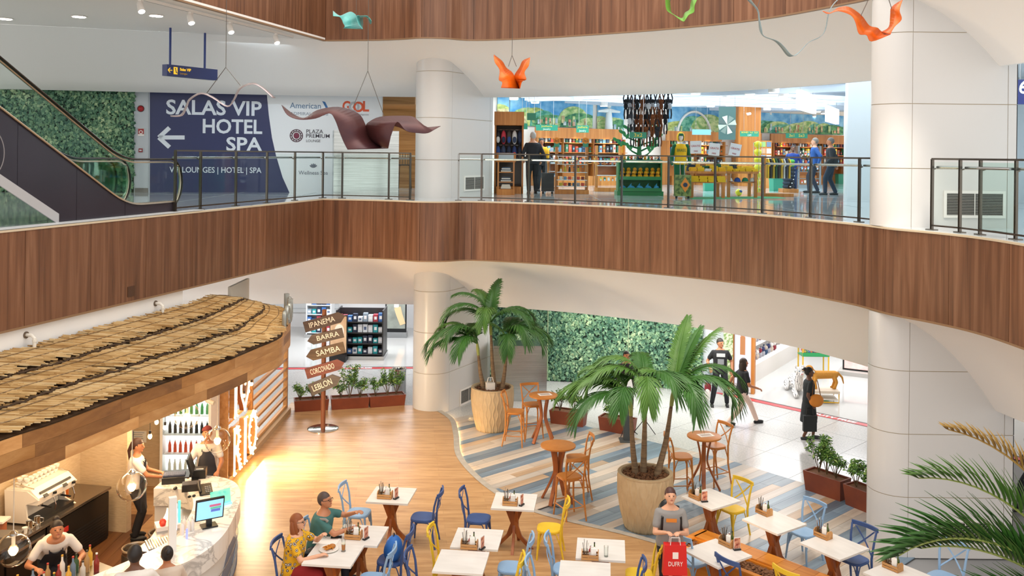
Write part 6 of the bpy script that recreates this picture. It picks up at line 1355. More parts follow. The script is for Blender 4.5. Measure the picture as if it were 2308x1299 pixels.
def beside(t, side, gap, kind, lab, dv=0.0):
    """chair at table t: side +1 right / -1 left along the table's x axis, facing it"""
    (c, yaw) = T[t]; ux = V3((math.cos(yaw), math.sin(yaw), 0)); uy = V3((-ux.y, ux.x, 0)); q = c + ux * side * gap + uy * dv; chair(kind, None, yaw + side * PI / 2, lab, c.z, q)
beside('1', -1, .56, 'light', 'pale blue cross back chair at the small table near the bar', -.05); beside('1', 1, .56, 'dark', 'dark blue cross back chair at the small table near the bar', -.08)
beside('2b', -1, .58, 'dark', 'dark blue chair the woman in the yellow blouse sits on', .02); beside('2a', -1, .62, 'light', 'chair the man in the green shirt sits on', .02)
beside('2a', 1, .50, 'dark', 'dark blue chair with a bright blue backpack on its seat', -.08); beside('2b', 1, .58, 'light', 'pale blue chair opposite the woman in the yellow blouse', -.02)
beside('3a', -1, .42, 'yellow', 'yellow chair tucked in next to a dark blue one', -.06); beside('3b', -1, .46, 'dark', 'dark blue chair tucked in next to the yellow one', -.12)
beside('3a', 1, .54, 'light', 'pale blue chair with a yellow chair beside it at the bare double table', -.2); beside('3b', 1, .58, 'yellow', 'yellow chair next to a pale blue chair at the bare double table', -.08)
beside('4', -1, .60, 'dark', 'dark blue chair facing the table at the terrace edge', -.03); beside('4', 1, .60, 'yellow', 'yellow chair facing the table at the terrace edge', -.25)
beside('5a', -1, .50, 'light', 'pale blue chair tucked in at the double table, beside a condiment crate', -.02); beside('5b', -1, .50, 'light', 'pale blue chair tucked in at the bare end of the double table', -.02)
beside('5a', 1, .56, 'yellow', 'yellow chair beside the woman with the red bag', -.06); beside('5b', 1, .52, 'dark', 'dark blue chair beside the yellow one near the woman with the red bag', .12)
YBc = YB
def chB(kind, seat, dyaw, lab, z=.012): chair(kind, seat, YBc + dyaw, lab, z)
chB('yellow', (1650, 1145), PI + .0, 'yellow cross back chair standing on the striped terrace'); chB('light', (1812, 1198), PI, 'pale blue cross back chair standing alone on the striped terrace'); chB('dark', (1924, 1258), PI, 'dark blue cross back chair standing on the striped terrace')
chB('light', (1562, 1262), -.0 - PI / 2 * 0, 'pale blue chair behind the woman with the red bag'); chB('dark', (1668, 1318), -.0, 'dark blue chair at the long bark filled bench planter'); chB('yellow', (1800, 1345), .0, 'yellow chair at the far end of the bench planter'); chB('light', (2128, 1300), PI, 'pale blue chair behind the palm fronds at the near pier')
# ------------------------------------------------------------------ bar tables and stools
def make_bar_table():
    r = root('bar_table', (0, 0, 0), 0, 'x', 'table'); LA([(.31, 1.02), (.33, 1.03), (.33, 1.055), (.31, 1.062), (0, 1.062)], n=36).bd('tabletop', COLR['wood'], r, True)
    for i in range(4):
        a = PI / 4 + i * PI / 2; v = V3((math.cos(a), math.sin(a), 0)); w_ = V3((-v.y, v.x, 0)); P = spline([v * .12 + V3((0, 0, 1.02)), v * .05 + V3((0, 0, .66)), v * .08 + V3((0, 0, .45)), v * .30], 5)
        MB().sheet([q - w_ * .035 for q in P], [q + w_ * .035 for q in P], .035).bd('leg', TEAK, r)
    LA([(.2, 1.0), (.2, 1.02)], n=20).bd('support_plate', BLACK, r); return r
BT = make_bar_table()
for i, (px, lab) in enumerate((((1225, 890), 'round bar table with a menu sheet in front of the steel enclosure'), ((1258, 1003), 'bare round bar table beside the leaning palm'), ((1587, 982), 'round bar table with a menu sheet between two stools at the granite edge'))):
    c = atz(*px, 1.07)
    if i == 0: BT.location = (c.x, c.y, .012); BT['label'] = lab
    else: dup(BT, (c.x, c.y, .012), .3 * i, lab)
    if i != 1: small('menu_sheet', 'white menu sheet lying on the bar table by the steel enclosure' if i == 0 else 'white menu sheet lying on the bar table at the granite edge', 'menu', (c.x + .03, c.y, .012 + 1.063), [('sheet', BX((0, 0, .002), (.30, .2, .003)), PLAIN('#efe9e2')), ('print', BX((0, 0, .004), (.22, .12, .001)), PLAIN('#b9a9a0'))], .3)
ST = make_chair('bar_stool', COLR['wood'], .76, .40, True); SF = [True]
def stool(seat, face, lab):
    c = atz(*seat, .012 + .76)
    if SF[0]: ST.location = (c.x, c.y, .012); ST.rotation_euler = (0, 0, face); ST['label'] = lab; SF[0] = False
    else: dup(ST, (c.x, c.y, .012), face, lab)
stool((1161, 926), -PI / 2 - .15, 'cross back bar stool between the tall palm pot and the bar table'); stool((1200, 910), PI + .25, 'cross back bar stool behind the bar table by the steel enclosure')
stool((1284, 1072), .45, 'cross back bar stool turned to the bare bar table'); stool((1301, 1030), PI / 2 + .1, 'cross back bar stool half hidden by the leaning palm')
stool((1535, 1027), -PI / 2 + .1, 'cross back bar stool between the leaning palm and the round table'); stool((1611, 1003), PI / 2 + .5, 'cross back bar stool at the granite edge')
# ------------------------------------------------------------------ condiment crates
CRW = wood_mat('crate_wood', '#a8723c', '#bd8850', '#cf9f68', 'x', .6)
def make_caddy():
    r = root('condiment_crate', (0, 0, 0), 0, 'x', 'crate')
    for s in (-1, 1): MB().prism([(-.07, 0), (.07, 0), (.07, .09), (.04, .12), (-.04, .12), (-.07, .09)], -.006, .006, Matrix(((0, 0, 1, s * .115), (1, 0, 0, 0), (0, 1, 0, 0), (0, 0, 0, 1)))).bd('end_board', CRW, r)
    for s in (-1, 1):
        for z in (.02, .06): BX((0, s * .068, z), (.235, .008, .03)).bd('slat', CRW, r)
    BX((0, 0, .006), (.22, .13, .01)).bd('base_board', CRW, r); return r
CD = make_caddy(); CF = [True]; rk = random.Random(21)
TRED = PLAIN('#9c1f1c', .3); TGRN = PLAIN('#4a5a1f', .15)
def caddy(px, yaw, z, where, card=True):
    c = atz(*px, z + .80)
    if CF[0]: CD.location = (c.x, c.y, z + .751); CD.rotation_euler = (0, 0, yaw); CD['label'] = 'small slatted wooden condiment crate on ' + where; CF[0] = False
    else: dup(CD, (c.x, c.y, z + .751), yaw, 'small slatted wooden condiment crate on ' + where)
    M = MT((c.x, c.y, z + .751 + .012)) @ Matrix.Rotation(yaw, 4, 'Z'); rz = yaw
    def W_(x, y, zz=0): return M @ V3((x, y, zz))
    small('oil_bottle', 'olive oil bottle in the crate on ' + where, 'bottle', W_(.06, .03), bottle_parts(TGRN, BLACK, .21, .024, PLAIN('#d8c66a')))
    small('ketchup_bottle', 'red sauce bottle in the crate on ' + where, 'bottle', W_(.005, .03), bottle_parts(TRED, PLAIN('#eeeeee'), .17, .026, PLAIN('#e8e0d8')))
    cj = root('cutlery_jar', W_(-.065, 0), rz, 'jar of cutlery in the crate on ' + where, 'cutlery'); LA([(.035, 0), (.038, .12)], n=12, capt=False).bd('jar', CLEAR, cj)
    for k in range(6): a = k * 1.05; TU([(math.cos(a) * .012, math.sin(a) * .012, .01), (math.cos(a) * .04, math.sin(a) * .04, .21 + .02 * (k % 3))], .0045, 5).bd('cutlery_handle', DARKSTEEL if k % 2 else CHR, cj)
    small('napkin_pack', 'folded white napkins in the crate on ' + where, 'napkins', W_(.05, -.035), [('napkin', BX((0, 0, .08), (.07, .02, .15), (.1, 0, .2)), PLAIN('#f0ece6')), ('napkin', BX((-.01, .012, .085), (.07, .015, .16), (-.05, 0, -.1)), PLAIN('#e8e2da'))], rz)
    if card:
        mc = root('menu_card', W_(.19, -.01, -.012), rz + 1.2, 'upright drinks card beside the crate on ' + where, 'menu card'); BX((0, 0, .01), (.11, .05, .02)).bd('base', BLACK, mc); BX((0, 0, .10), (.105, .006, .17)).bd('acrylic', PLAIN('#e9e4de', .2), mc); BX((0, -.004, .10), (.095, .003, .15)).bd('print', mat('card_print', '#8e2f22', .4, noise=('#e0a080', 18, (1, 1, 1), .1)), mc); BX((0, .004, .10), (.095, .003, .15)).bd('print', mat('card_print', '#8e2f22'), mc)
caddy((868, 1116), YA, DK, 'the small table near the bar'); caddy((797, 1206), YA, DK, 'the couple\'s table'); caddy((1058, 1228), YA, DK, 'the double table with yellow and blue chairs'); caddy((1150, 1131), YA, DK, 'the table at the terrace edge'); caddy((1330, 1252), YA, DK, 'the double table beside the big pot', False)
caddy((1570, 1117), YB, .012, 'the marble table beside the yellow chair'); caddy((1722, 1152), YB, .012, 'the marble table beside the pale blue chair', False); caddy((1855, 1204), YB, .012, 'the marble table beside the dark blue chair', False); caddy((1640, 1222), YB, .012, 'the table beside the bench planter'); caddy((2012, 1275), YB, .012, 'the table at the near pier', False)
# meal on the couple's table
zt = DK + .752
q = atz(741, 1240, zt); pl = root('dinner_plate', (q.x, q.y, zt), 0, 'white plate of fried food and fries in front of the woman', 'plate'); LA([(.07, 0), (.13, .012), (.14, .018), (.135, .022), (.07, .008), (0, .008)], n=28).bd('plate', mat('china', '#f1ece4', .2), pl, True)
rf = random.Random(2); mb = MB()
for i in range(26): a = rf.uniform(0, 6.28); mb.box((math.cos(a) * rf.uniform(0, .07) - .01, math.sin(a) * rf.uniform(0, .06), .022 + rf.uniform(0, .03)), (.07, .012, .012), (rf.uniform(-.3, .3), rf.uniform(-.3, .3), rf.uniform(0, 3)))
mb.bd('fries', PLAIN('#c9822c'), pl); BA((.04, .05, .035), (.05, .045, .03)).bd('bun', PLAIN('#b0702f'), pl, True)
q = atz(774, 1243, zt); small('beer_glass', 'half full glass of beer on the couple\'s table', 'glass', (q.x, q.y, zt), [('glass', LA([(.034, 0), (.026, .02), (.030, .14), (.034, .17)], n=16, capt=False), CLEAR), ('beer', LA([(.024, .022), (.028, .10)], n=16), mat('beer', '#c9781a', .1)), ('foam', LA([(.028, .10), (.029, .112)], n=16), PLAIN('#eee3cc'))])
q = atz(758, 1212, zt); small('dark_phone', 'dark smartphone on the paper placemat', 'phone', (q.x, q.y, zt), [('case', BX((0, 0, .005), (.16, .08, .01)), BLACK), ('screen', BX((0, 0, .0105), (.15, .07, .001)), PLAIN('#2a2a30', .1))], .1)
q = atz(735, 1222, zt); small('placemat', 'white paper placemat in front of the woman', 'placemat', (q.x, q.y + .05, zt), [('paper', BX((0, 0, .0008), (.36, .26, .0015)), PLAIN('#f2ede8')), ('print', BX((.1, .08, .0018), (.1, .05, .0006)), PLAIN('#c9b9ae'))], YA)
for i, (x, y) in enumerate(((788, 1196), (776, 1192))): q = atz(x, y, zt); small('water_glass', 'empty water glass near the man\'s hands', 'glass', (q.x, q.y, zt), [('glass', LA([(.028, 0), (.034, .13)], n=14, capt=False), CLEAR), ('base', LA([(.028, 0), (.028, .008)], n=14), CLEAR)], 0, 'water glasses on the couple\'s table')
q = atz(1366, 1255, zt); small('water_glass', 'empty tall glass beside the crate on the double table', 'glass', (q.x, q.y, zt), [('glass', LA([(.028, 0), (.034, .15)], n=14, capt=False), CLEAR), ('base', LA([(.028, 0), (.028, .008)], n=14), CLEAR)])
# backpack on the chair
c, yw = T['2a']; ux = V3((math.cos(yw), math.sin(yw), 0)); bp = c + ux * .55 + V3((0, 0, 0)); bkp = root('backpack', (bp.x - .02, bp.y - .12, DK + .465), yw, 'bright blue rounded backpack on a dark blue chair seat', 'backpack')
BA((0, 0, .17), (.13, .15, .19), 14, 10).bd('body', PLAIN('#1f62b0', .6), bkp, True); BA((-.09, 0, .13), (.06, .11, .12), 12, 8).bd('pocket', PLAIN('#184f92', .6), bkp, True); TU([(0, -.03, .35), (0, 0, .39), (0, .03, .35)], .01, 6).bd('handle', BLACK, bkp)
# suitcase beside the woman
q = atz(712, 1330, DK); sc = root('suitcase', (q.x + .06, q.y - .05, DK), YA, 'dark suitcase with a raised steel handle beside the woman in the yellow blouse', 'suitcase'); mb = MB(); mb.box((0, 0, .33), (.40, .24, .54)); mb.ball((0, 0, .58), (.2, .12, .08), 16, 8); mb.bd('shell', PLAIN('#1c2430', .6), sc, True)
for s in (-1, 1): TU([(s * .06, .1, .6), (s * .06, .1, 1.0)], .010, 6).bd('handle_tube', STEEL, sc)
TU([(-.09, .1, .99), (-.05, .1, 1.02), (.05, .1, 1.02), (.09, .1, .99)], .02, 8).bd('grip', PLAIN('#8a8178'), sc, True)
for sx in (-1, 1):
    for sy in (-1, 1): LA([(.03, 0), (.03, .06)], (sx * .15, sy * .09, 0), 10).bd('wheel', BLACK, sc)
# ------------------------------------------------------------------ bench planter with bark
pa, pb = atz(1565, 1210, .45), atz(1880, 1330, .45); bdv = (pb - pa).normalized(); bnv = V3((-bdv.y, bdv.x, 0)); LB = (pb - pa).length - .1
bp_ = root('bench_planter', (pa.x, pa.y, .012), math.atan2(bdv.y, bdv.x), 'long honey coloured timber bench planter filled with bark chips', 'planter')
HON = wood_mat('bench_honey', '#a9611c', '#c47a2a', '#d58f3e', 'x', .3)
for j in range(8): 
    x0 = j * LB / 8; BX((x0 + LB / 16, .15, .44), (LB / 8 - .004, .34, .03)).bd('seat_board', HON, bp_)
BX((LB / 2, -.46, .44), (LB, .08, .03)).bd('edge_board', HON, bp_); BX((-.02, -.09, .44), (.10, .80, .03)).bd('end_board', HON, bp_)
for y in (.31, -.03, -.49): BX((LB / 2, y, .215), (LB, .025, .42)).bd('side_board', HON, bp_)
BX((-.05, -.09, .215), (.025, .80, .42)).bd('side_board', HON, bp_)
BX((LB / 2, -.26, .34), (LB - .05, .44, .04)).bd('soil', SOIL, bp_)
mb = MB(); rr = random.Random(14)
for _ in range(900): mb.box((rr.uniform(.05, LB - .05), rr.uniform(-.44, -.06), .365 + rr.uniform(0, .035)), (rr.uniform(.03, .08), rr.uniform(.02, .05), .016), (rr.uniform(-.5, .5), rr.uniform(-.5, .5), rr.uniform(0, 3)))
o = mb.bd('bark_chips', SOIL, bp_); o['kind'] = 'stuff'
lp = root('bark_spotlight', tuple(V3((pa.x, pa.y, .012)) + bdv * .5 - bnv * .3 + V3((0, 0, .36))), 0, 'small warm ground spotlight glowing in the bark', 'spotlight'); LA([(.04, 0), (.04, .09)], n=12).bd('case', BLACK, lp); LA([(.034, .09), (.034, .096)], n=12).bd('lamp', BULB, lp); point('bark_light', V3((pa.x, pa.y, .012)) + bdv * .5 - bnv * .3 + V3((0, 0, .55)), 6, WARM, .04)
q = atz(1755, 1290, .5); small('bark_spotlight', 'black ground spotlight leaning in the bark near the bench end', 'spotlight', (q.x, q.y, .38), [('case', TU([(0, 0, .02), (-.05, .02, .16)], .03, 10), BLACK), ('lens', TU([(-.05, .02, .16), (-.053, .021, .168)], .027, 10), PLAIN('#c9a27a', .2))])
# ------------------------------------------------------------------ dining couple and passers-by
def seat_of(t, side, gap, dv=0.0): (c, yaw) = T[t]; ux = V3((math.cos(yaw), math.sin(yaw), 0)); uy = V3((-ux.y, ux.x, 0)); return c + ux * side * gap + uy * dv, yaw
FLOR = bpy.data.materials.new('yellow_floral'); FLOR.use_nodes = True
def flor_nodes():
    nt = FLOR.node_tree; b = nt.nodes['Principled BSDF']; N = nt.nodes.new; L = nt.links.new; tc = N('ShaderNodeTexCoord'); v = N('ShaderNodeTexVoronoi'); v.inputs['Scale'].default_value = 17; rp = N('ShaderNodeValToRGB'); e = rp.color_ramp.elements; rp.color_ramp.interpolation = 'CONSTANT'; e[0].position = 0; e[0].color = lin('#4a3a44'); e[1].position = .42; e[1].color = lin('#d9a417'); e.new(.22).color = lin('#ece0c8'); e.new(.30).color = lin('#3a2f3a')
    L(tc.outputs['Object'], v.inputs['Vector']); L(v.outputs['Distance'], rp.inputs[0]); L(rp.outputs[0], b.inputs['Base Color']); b.inputs['Roughness'].default_value = .8
flor_nodes()
q, yw = seat_of('2b', -1, .56, .02); person('person', 'seated woman with wavy auburn hair in a yellow flowered blouse', (q.x, q.y, DK), yw - PI / 2, 1.66, hipz=.54, hipback=-.05, lean=.12, feet=[(-.12, .38, 0), (.12, .40, 0)], hands=[(-.12, .36, .98), (.16, .40, .80)], head=(.0, -.1), hair='long', hair_c='#8a4a22', top_m=FLOR, bottom='#8e1a1c', glasses=True, girth=1.12, knee_pole=(0, .5, 1))
q, yw = seat_of('2a', -1, .60, .02); person('person', 'seated man with glasses in a green shirt eating with both hands', (q.x, q.y, DK), yw - PI / 2, 1.74, hipz=.54, hipback=-.05, lean=.16, feet=[(-.12, .38, 0), (.12, .40, 0)], hands=[(-.08, .50, 1.02), (.10, .48, .86)], head=(-.2, -.2), hair='short', hair_c='#4a3a34', top='#3e6a66', bottom='#2a2d38', glasses=True, girth=1.2, skin='tan', knee_pole=(0, .5, 1))
q = atz(1508, 1362, DK); wg = person('person', 'woman in a grey T shirt with a backpack holding a red bag', (q.x, q.y, DK), PI - .05, 1.68, hands=[(-.10, .32, 1.17), (.10, .32, 1.17)], lean=.05, head=(.05, -.25), hair='bun', hair_c='#4a2a24', top='#8d8986', bottom='#1c1d22', skin='light', girth=1.1)
pw = V3((q.x, q.y, DK)); bag = root('shopping_bag', (pw.x, pw.y - .40, DK + .62), 0, 'red printed shopping bag held by the woman in grey', 'bag'); MB().prism([(-.17, 0), (.17, 0), (.15, .42), (-.15, .42)], -.06, .06, Matrix(((1, 0, 0, 0), (0, 0, 1, 0), (0, 1, 0, 0), (0, 0, 0, 1)))).bd('bag_body', PLAIN('#d6201f', .5), bag)
for s in (-1, 1): TU([(-.07, s * .05, .42), (-.06, s * .04, .52), (.06, s * .04, .52), (.07, s * .05, .42)], .006, 5).bd('handle', PLAIN('#e8e2de'), bag)
text('lettering', 'DUFRY', .09, PLAIN('#f3e8e4'), frame((0, -.063, .16), (1, 0, 0), (0, -1, 0)), bag, width=.2); BX((0, -.062, .28), (.08, .004, .09)).bd('logo', PLAIN('#f3e8e4'), bag)
bpk = root('backpack', (pw.x, pw.y + .19, DK + 1.0), 0, 'black backpack worn by the woman in grey', 'backpack'); BA((0, .06, .18), (.15, .10, .24), 14, 10).bd('body', BLACK, bpk, True)
for s in (-1, 1): TU([(s * .11, -.03, .36), (s * .12, -.16, .40), (s * .13, -.32, .30), (s * .14, -.31, .12), (s * .13, -.05, .0)], .018, 6, ry=.5).bd('strap', BLACK, bpk, True)
BX((0, .168, 1.27), (.15, .008, .05)).bd('shirt_print', PLAIN('#d9822c'), wg)
q = atz(1622, 915, 0); mb_ = person('person', 'man with cropped hair in a black printed T shirt standing by the grey wall', (q.x, q.y, 0), PI - .1, 1.76, feet=[(-.18, 0, 0), (.2, .05, 0)], hands=[(-.28, .1, .92), (.27, .16, .98)], head=(.5, 0), top='#1d1e21', bottom='#202227', skin='tan', hair='short', hair_c='#221a16')
BX((0, .138, 1.35), (.22, .008, .09)).bd('shirt_print', PLAIN('#cfd2d4'), mb_); BX((0, .138, 1.18), (.16, .008, .14)).bd('shirt_print', PLAIN('#8e9296'), mb_)
jb = root('jacket_bundle', (q.x - .32, q.y - .12, .0), 0, 'grey and red jacket bundle carried by the man in black', 'jacket'); BA((0, 0, .80), (.11, .10, .22), 12, 8).bd('jacket', PLAIN('#8f9ba3', .9), jb, True); BA((-.02, 0, .5), (.09, .08, .2), 12, 8).bd('red_bag', PLAIN('#7d1f2a', .8), jb, True); BA((-.03, -.03, .36), (.07, .06, .2), 12, 8).bd('lining', PLAIN('#e4e0dc', .8), jb, True)
q = atz(1672, 958, 0); person('person', 'walking woman in pink trousers and a black top', (q.x, q.y, 0), -PI / 2 + .15, 1.68, feet=[(-.08, .42, 0), (.08, -.38, .02)], hands=[(-.25, -.25, .85), (.25, .3, .95)], hipz=.86, lean=.06, top='#1c1b20', bottom='#e6cabc', shoe='#1a1a1c', skin='tan', hair='long', hair_c='#2a1a12')
q = atz(1822, 990, 0); person('person', 'woman in a dark dress with an orange bag walking along the red line', (q.x, q.y, 0), -PI / 2 - .1, 1.66, feet=[(-.06, .12, 0), (.06, -.12, 0)], hands=[(-.2, .1, .86), (.2, .05, .86)], top='#22282b', bottom='#20262a', skirt=.42, shoe='#3a3d42', skin='dark', hair='bun', hair_c='#15100e')
small('handbag', 'orange shoulder bag of the woman in the dark dress', 'bag', (q.x + .10, q.y - .22, .95), [('bag', BA((0, 0, 0), (.17, .08, .15), 14, 10), PLAIN('#d9862c', .6)), ('strap', TU([(-.1, 0, .1), (-.05, .06, .42), (.05, .1, .44), (.1, 0, .1)], .01, 6), PLAIN('#8a5a28'))])
small('tote_bag', 'black carrier bag in the hand of the woman in the dark dress', 'bag', (q.x - .06, q.y - .26, .44), [('bag', BX((0, 0, 0), (.30, .10, .36)), PLAIN('#24282a', .7)), ('handle', TU([(-.08, 0, .18), (-.06, .02, .34), (.06, .02, .34), (.08, 0, .18)], .008, 6), BLACK)])
q = atz(1415, 960, 0); person('person', 'musician in black behind the leaning palm', (q.x, q.y + .35, 0), PI, 1.72, hands=[(-.25, .3, 1.05), (.2, .32, 1.1)], head=(.2, -.2), top='#1e1b20', bottom='#3a2a2c', skin='tan', hair='short', hair_c='#1a1412', sleeve='long')
ms = root('music_stand', (q.x - .15, q.y - .75, .012), 0, 'black music stand with white sheets behind the palm', 'music stand'); TU([(0, 0, 0.02), (0, 0, 1.1)], .012, 6).bd('pole', BLACK, ms); BX((0, 0, 1.2), (.46, .02, .3), (-.5, 0, .3)).bd('desk', BLACK, ms); BX((0, -.02, 1.21), (.3, .004, .26), (-.5, 0, .3)).bd('sheet', PLAIN('#eef0f0'), ms)
for i in range(3): TU([(0, 0, .25), (math.cos(i * 2.09) * .28, math.sin(i * 2.09) * .28, .012)], .01, 5).bd('leg', BLACK, ms)
q = atz(1413, 995, 0); ps = root('speaker_column', (q.x, q.y, .012), 0, 'slim dark column loudspeaker on a flat base behind the palm', 'speaker'); BX((0, 0, .012), (.34, .34, .024)).bd('base', PLAIN('#4a4f50'), ps); BX((0, 0, .62), (.16, .16, 1.2)).bd('column', PLAIN('#3c4144'), ps)
q = atz(1452, 985, 0); tp = root('tripod', (q.x, q.y, .012), 0, 'black folding tripod stand behind the palm trunks', 'tripod'); TU([(0, 0, .2), (0, 0, .9)], .012, 6).bd('pole', BLACK, tp)
for i in range(3): TU([(0, 0, .4), (math.cos(i * 2.09 + .4) * .3, math.sin(i * 2.09 + .4) * .3, .008)], .01, 5).bd('leg', BLACK, tp)
q = atz(2297, 1150, 0); person('person', 'passer-by in dark clothes beyond the near pier', (q.x + .25, q.y, 0), PI / 2, 1.75, feet=[(-.08, .3, 0), (.08, -.25, 0)], hipz=.88, top='#22252d', bottom='#1c1f28', sleeve='long', skin='light', hair_c='#2a1d16')
# cable coil beside the tall pot
q = atz(1066, 950, 0); mb = MB(); mb.tube([(math.cos(a) * (.10 + .02 * math.sin(a * 2.3)), math.sin(a) * .09, .02 + .004 * a) for a in [i * .35 for i in range(60)]], .007, 5); o = mb.bd('power_cable', PLAIN('#d5cbbb')); o.location = (q.x, q.y, .012); tag(o, 'coiled pale power cable on the floor beside the tall palm pot', 'cable')
# ================================================================== UPPER SOUVENIR SHOP
SHW = wood_mat('shop_wood', '#9a5a22', '#b8722f', '#c98a48', 'z', .45); GSIGN = PLAIN('#2f8f72', .4); YT = PLAIN('#e9cf4a', .4)
def up(x, y): return atz(x, y, F2)
wa, wb = atd(1085, 300, 32.0), atd(1985, 300, 42.0); wa.z = wb.z = 0; wdr = (wb - wa).normalized(); wnr = V3((wdr.y, -wdr.x, 0))
struct(MB().prism([tuple(wa[:2]), tuple(wb[:2]), tuple((wb - wnr * .2)[:2]), tuple((wa - wnr * .2)[:2])], F2, 8.7).bd('wall_shop_back', PLAIN('#e9dfd2')), 'back wall of the souvenir shop')
def wp(x, y, out=0.0): return atp(x, y, wa + wnr * out, wnr)
def wrect(x0, x1, z0, z1, out, th): 
    a, b = wp(x0, 300, out), wp(x1, 300, out); a.z = b.z = 0; mb = MB(); mb.prism([tuple(a[:2]), tuple(b[:2]), tuple((b + wnr * th)[:2]), tuple((a + wnr * th)[:2])], z0, z1); return mb
# painted murals
SKY = mat('mural_sky', '#1f86c4', .6, noise=('#9fd4ea', 2.5, (1, 1, 1), .2)); MU = [mat('mural_' + c, c, .6, noise=(d, 5, (1, 1, 1.5), .12)) for c, d in (('#c9cf7a', '#8a9a4a'), ('#7fae62', '#d3dc9a'), ('#e3d9a0', '#b0946a'), ('#2f8a72', '#7fc0a0'), ('#d8e6df', '#8fb0c0'), ('#c9765a', '#e8c8a0'), ('#1f6a48', '#6aa86a'))]
rm = random.Random(31)
def mural(x0, x1, z0, z1, label, kind):
    r = root('painted_mural', (0, 0, 0), 0, label, 'mural'); wrect(x0, x1, z0, z1, .02, .03).bd('board', SKY, r); w = x1 - x0
    for i in range(max(4, int(w / 16))):
        c = x0 + w * (i + .5) / max(4, int(w / 16)); a = wp(c, 300, .055); M = frame(V3((a.x, a.y, z0)), wdr, wnr); L = rm.uniform(.5, 1.1); hh = (z1 - z0) * rm.uniform(.35, .8)
        e0, e1 = wp(x0, 300, .055), wp(x1, 300, .055); lo = (e0 - a).dot(wdr); hi = (e1 - a).dot(wdr)
        pts = [(max(lo, -L), 0)] + [(min(hi, max(lo, L * math.cos(PI - PI * k / 10))), hh * math.sin(PI * k / 10) ** .8) for k in range(1, 10)] + [(min(hi, L), 0)]
        MB().prism(pts, .001 * i, .001 * i + .004, M).bd('painted_hill', MU[(0, 1, 2, 3, 6)[rm.randrange(5)]] if kind == 'rio' else MU[(3, 6, 1)[rm.randrange(3)]], r)
    a = wp(x0, 300, .085); b = wp(x1, 300, .085); L = (b - a).length
    for i in range(int(w / 7)):
        t = rm.uniform(.04, .96); q = a.lerp(b, t); hh = rm.uniform(.08, .3); M = frame(V3((q.x, q.y, z0 + rm.uniform(0.02, .15))), wdr, wnr); mb = BX((0, hh / 2, 0), (rm.uniform(.06, .14), hh, .004)); mb.v = [tuple(M @ V3(v)) for v in mb.v]; mb.bd('painted_house', MU[rm.choice((2, 4, 5, 1))], r)
    return r
mural(1148, 1335, 7.55, 8.55, 'painted beach and hill mural above the jewellery cabinets', 'rio'); m2_ = mural(1345, 1405, 7.35, 8.55, 'painted mural with the white statue of open arms', 'rio'); m3_ = mural(1505, 1622, 7.35, 8.5, 'painted mural with a white arch and red flowers', 'rio'); mural(1712, 1900, 7.55, 8.4, 'painted mural of green hills with a white house', 'green'); mural(1120, 1146, 7.6, 8.55, 'narrow painted mural beside the backpack cabinet', 'rio')
a = wp(1372, 300, .30); M = frame((a.x, a.y, 7.35), wdr, wnr); mb = MB(); mb.tube([M @ V3((0, 0, 0)), M @ V3((0, .6, 0)), M @ V3((0, .92, 0))], [.17, .13, .09], 10); mb.ball(M @ V3((0, 1.05, 0)), (.085, .05, .11)); mb.tube([M @ V3((-.5, .82, 0)), M @ V3((0, .86, 0)), M @ V3((.5, .82, 0))], [.04, .085, .04], 8); mb.bd('painted_statue', PLAIN('#d9dcd8'), m2_, True)
a = wp(1565, 300, .10); M = frame((a.x, a.y, 7.36), wdr, wnr); TU([M @ V3((math.cos(q) * .85, math.sin(q) * .95, 0)) for q in [PI * i / 16 for i in range(17)]], .05, 6).bd('painted_arch', PLAIN('#efeae0'), m3_, True)
